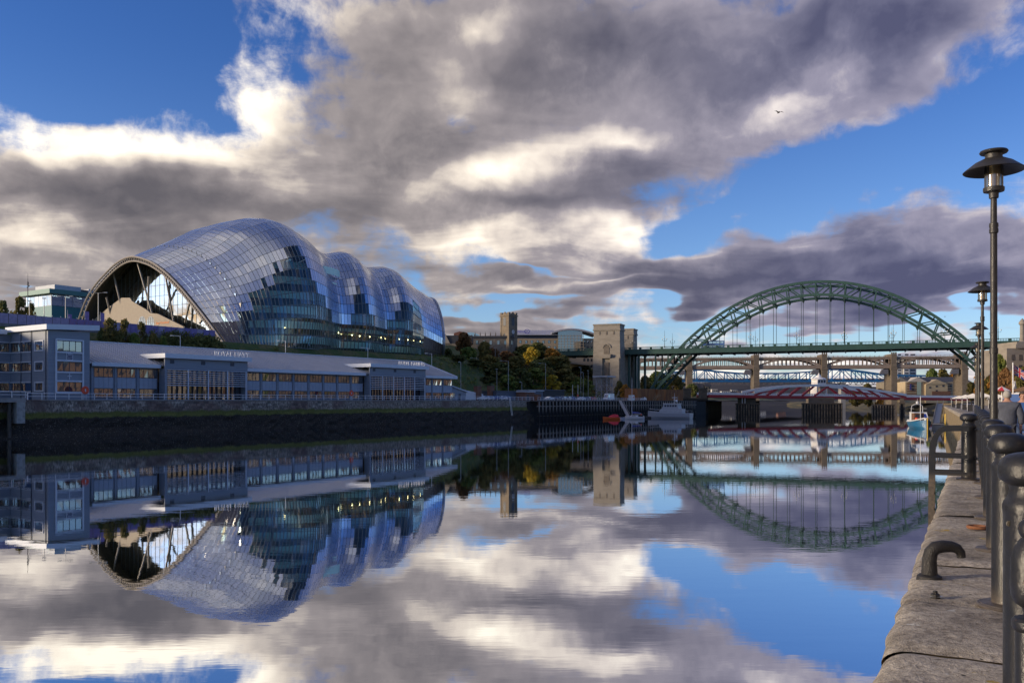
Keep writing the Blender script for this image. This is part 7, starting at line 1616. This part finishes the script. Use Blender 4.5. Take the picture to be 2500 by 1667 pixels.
# ------------------------------------------------------------------ people
def skin_mesh(name, pts, edges_, rad, m_, parent, sub=2):
    me = bpy.data.meshes.new(name); me.from_pydata(pts, edges_, []); o = bpy.data.objects.new(name, me); COL.objects.link(o)
    sk = o.modifiers.new('s', 'SKIN'); sk.use_smooth_shade = True
    for i, r_ in enumerate(rad): v = me.skin_vertices[0].data[i]; v.radius = r_ if isinstance(r_, tuple) else (r_, r_); v.use_root = (i == 0)
    sb_ = o.modifiers.new('u', 'SUBSURF'); sb_.levels = sub; sb_.render_levels = sub
    m2 = bpy.data.meshes.new_from_object(o.evaluated_get(bpy.context.evaluated_depsgraph_get())); bpy.data.objects.remove(o); bpy.data.meshes.remove(me)
    m2.materials.clear(); m2.materials.append(m_); m2.polygons.foreach_set('use_smooth', [True]*len(m2.polygons)); return link(name, m2, parent)
def person(label, loc, rz, jacket, trousers, hairc, h=1.75, stride=.16, bulk=1.0):
    """faces +y before turning; one continuous body, clothes and hair as its children"""
    p = thing('person', label, 'person', loc, rz); k = h/1.75
    S = lambda a: [(x*k, y*k, z*k) for x, y, z in a]
    skin = mat('skin', (.42, .23, .16), .6)
    body = S([(0,0,.93),(0,0,1.12),(0,.0,1.32),(0,-.01,1.44),(0,.0,1.52),(0,.02,1.60),(0,.015,1.69),
            (-.10,0,.90),(-.11,stride*.5,.48),(-.11,stride*.8,.08),(-.11,stride*.8+.16,.035),(.10,0,.90),(.11,-stride*.2,.48),(.11,-stride,.10),(.11,-stride+.15,.035),
            (-.19,-.01,1.40),(-.27,-.02,1.14),(-.27,.05,.90),(-.265,.08,.80),(.19,-.01,1.40),(.27,-.03,1.14),(.28,.03,.90),(.275,.06,.80)])
    E = [(0,1),(1,2),(2,3),(3,4),(4,5),(5,6),(0,7),(7,8),(8,9),(9,10),(0,11),(11,12),(12,13),(13,14),(3,15),(15,16),(16,17),(17,18),(3,19),(19,20),(20,21),(21,22)]
    rad = [(.14,.10),(.14,.10),(.16,.11),(.11,.08),.058,(.078,.092),(.070,.085),.085,.06,.04,(.035,.03),.085,.06,.04,(.035,.03),.06,.045,.032,.028,.06,.045,.032,.028]
    b = skin_mesh('body', body, E, [tuple(c*k for c in r_) if isinstance(r_, tuple) else r_*k for r_ in rad], skin, p)
    tor = S([(0,0,.86),(0,0,1.05),(0,0,1.28),(0,-.01,1.42),(0,-.005,1.47),(-.20,-.01,1.385),(-.285,-.02,1.14),(-.275,.04,.93),(.20,-.01,1.385),(.285,-.03,1.14),(.285,.02,.93)])
    skin_mesh('jacket', tor, [(0,1),(1,2),(2,3),(3,4),(3,5),(5,6),(6,7),(3,8),(8,9),(9,10)], [(.205*k*bulk,.15*k*bulk),(.20*k*bulk,.145*k*bulk),(.205*k*bulk,.145*k*bulk),(.125*k,.10*k),(.075*k,.075*k),.10*k*bulk,.078*k*bulk,.062*k,.10*k*bulk,.078*k*bulk,.062*k], jacket, b)
    leg = S([(0,0,.92),(-.10,0,.86),(-.11,stride*.5,.48),(-.11,stride*.8,.09),(.10,0,.86),(.11,-stride*.2,.48),(.11,-stride,.11)])
    skin_mesh('trousers', leg, [(0,1),(1,2),(2,3),(0,4),(4,5),(5,6)], [(.16*k,.12*k),.105*k,.08*k,.062*k,.105*k,.08*k,.062*k], trousers, b)
    for sx, yy in ((-.11, stride*.8), (.11, -stride)): MB().ball((sx*k, (yy+.06)*k, .05*k), .05*k, .14*k, .055*k, 10, 6).build('shoe', framed, b, smooth=True)
    for sx, yy in ((-.268, .085), (.278, .065)):
        hd = MB()
        for f in range(4): hd.tube([(sx*k+(f-1.5)*.004, yy*k+(f-1.5)*.019, .80*k), (sx*k, yy*k+(f-1.5)*.020, (.755-.006*abs(f-1.4))*k), (sx*k-.012*(1 if sx > 0 else -1), yy*k+(f-1.5)*.019+.004, (.715+.005*abs(f-1.4))*k)], [.011,.0095,.007], 6)
        hd.tube([(sx*k, yy*k+.03, .815*k), (sx*k-.008, yy*k+.055, .785*k), (sx*k-.012, yy*k+.06, .752*k)], [.012,.010,.008], 6); hd.ball((sx*k, yy*k, .805*k), .018, .038, .04, 8, 6); hd.build('hand', skin, b, smooth=True)
    fc = MB(); fc.ball((0, .105*k, 1.60*k), .014*k, .020*k, .026*k, 8, 6); fc.build('nose', skin, b, smooth=True)
    for s_ in (-1, 1): MB().ball((s_*.080*k, .015*k, 1.60*k), .012*k, .022*k, .032*k, 8, 6).build('ear', skin, b, smooth=True); MB().ball((s_*.032*k, .092*k, 1.625*k), .012*k, .010*k, .008*k, 8, 5).build('eye', framed, b)
    MB().box(-.025*k, .025*k, .094*k, .102*k, 1.545*k, 1.553*k).build('mouth', mat('lips', (.3, .1, .09), .6), b)
    hm = MB(); hm.ball((0, -.006*k, 1.645*k), .093*k, .112*k, .105*k, 18, 12); vs2, keep = hm.v, []
    for f in hm.f:
        c_ = sum((Vector(vs2[i]) for i in f), Vector())/len(f)
        if c_.z > 1.67*k or (c_.y < .045*k and c_.z > 1.565*k): keep.append(f)
    hm.f = keep; hm.mi = [0]*len(keep); hm.build('hair', hairc, b, smooth=True); return p
jk = mat('jacket_grey_blue', (.085, .095, .125), .9, var=.2, scale=14, bump=.3); jean = mat('jeans_blue', (.07, .11, .22), .9, var=.2, scale=20); dkt = mat('trousers_dark', (.03, .035, .05), .9); grey_hair = mat('grey_hair', (.36, .34, .31), .8, var=.3, scale=60); dark_hair = mat('brown_hair', (.06, .04, .03), .8)
pm1 = at(2459, 979, 20.6); person('person in a grey-blue jacket walking away beside the tall quay lamp', (pm1.x, pm1.y, PZ), R(-28), jk, dkt, grey_hair, 1.76, bulk=1.12)
pm2 = at(2498, 979, 21.5); person('person in a navy and bright blue top and jeans facing the camera', (pm2.x, pm2.y, PZ), R(150), mat('jacket_navy', (.02, .03, .09), .85, col2=(.03, .10, .30), scale=3), jean, dark_hair, 1.76)
# ------------------------------------------------------------------ gulls
for px, py, d, lab in ((1901, 275, 90, 'gull gliding high above the river against the pale cloud'), (2307, 773, 260, 'tiny dark gull above the far end of the arch')):
    q = at(px, py, d); g_ = thing('gull', lab, 'bird', q, R(20)); MB().ball((0,0,0), .09, .26, .08).build('body', mat('gull_grey', (.12, .12, .13), .7), g_)
    for s_ in (-1, 1): MB().add([(0,.1,.03),(s_*.32,.12,.14),(s_*.66,-.02,.05),(s_*.34,-.08,.13),(0,-.1,.03)], [(0,1,3,4),(1,2,3)]).build('wing', MATS['gull_grey'], g_)
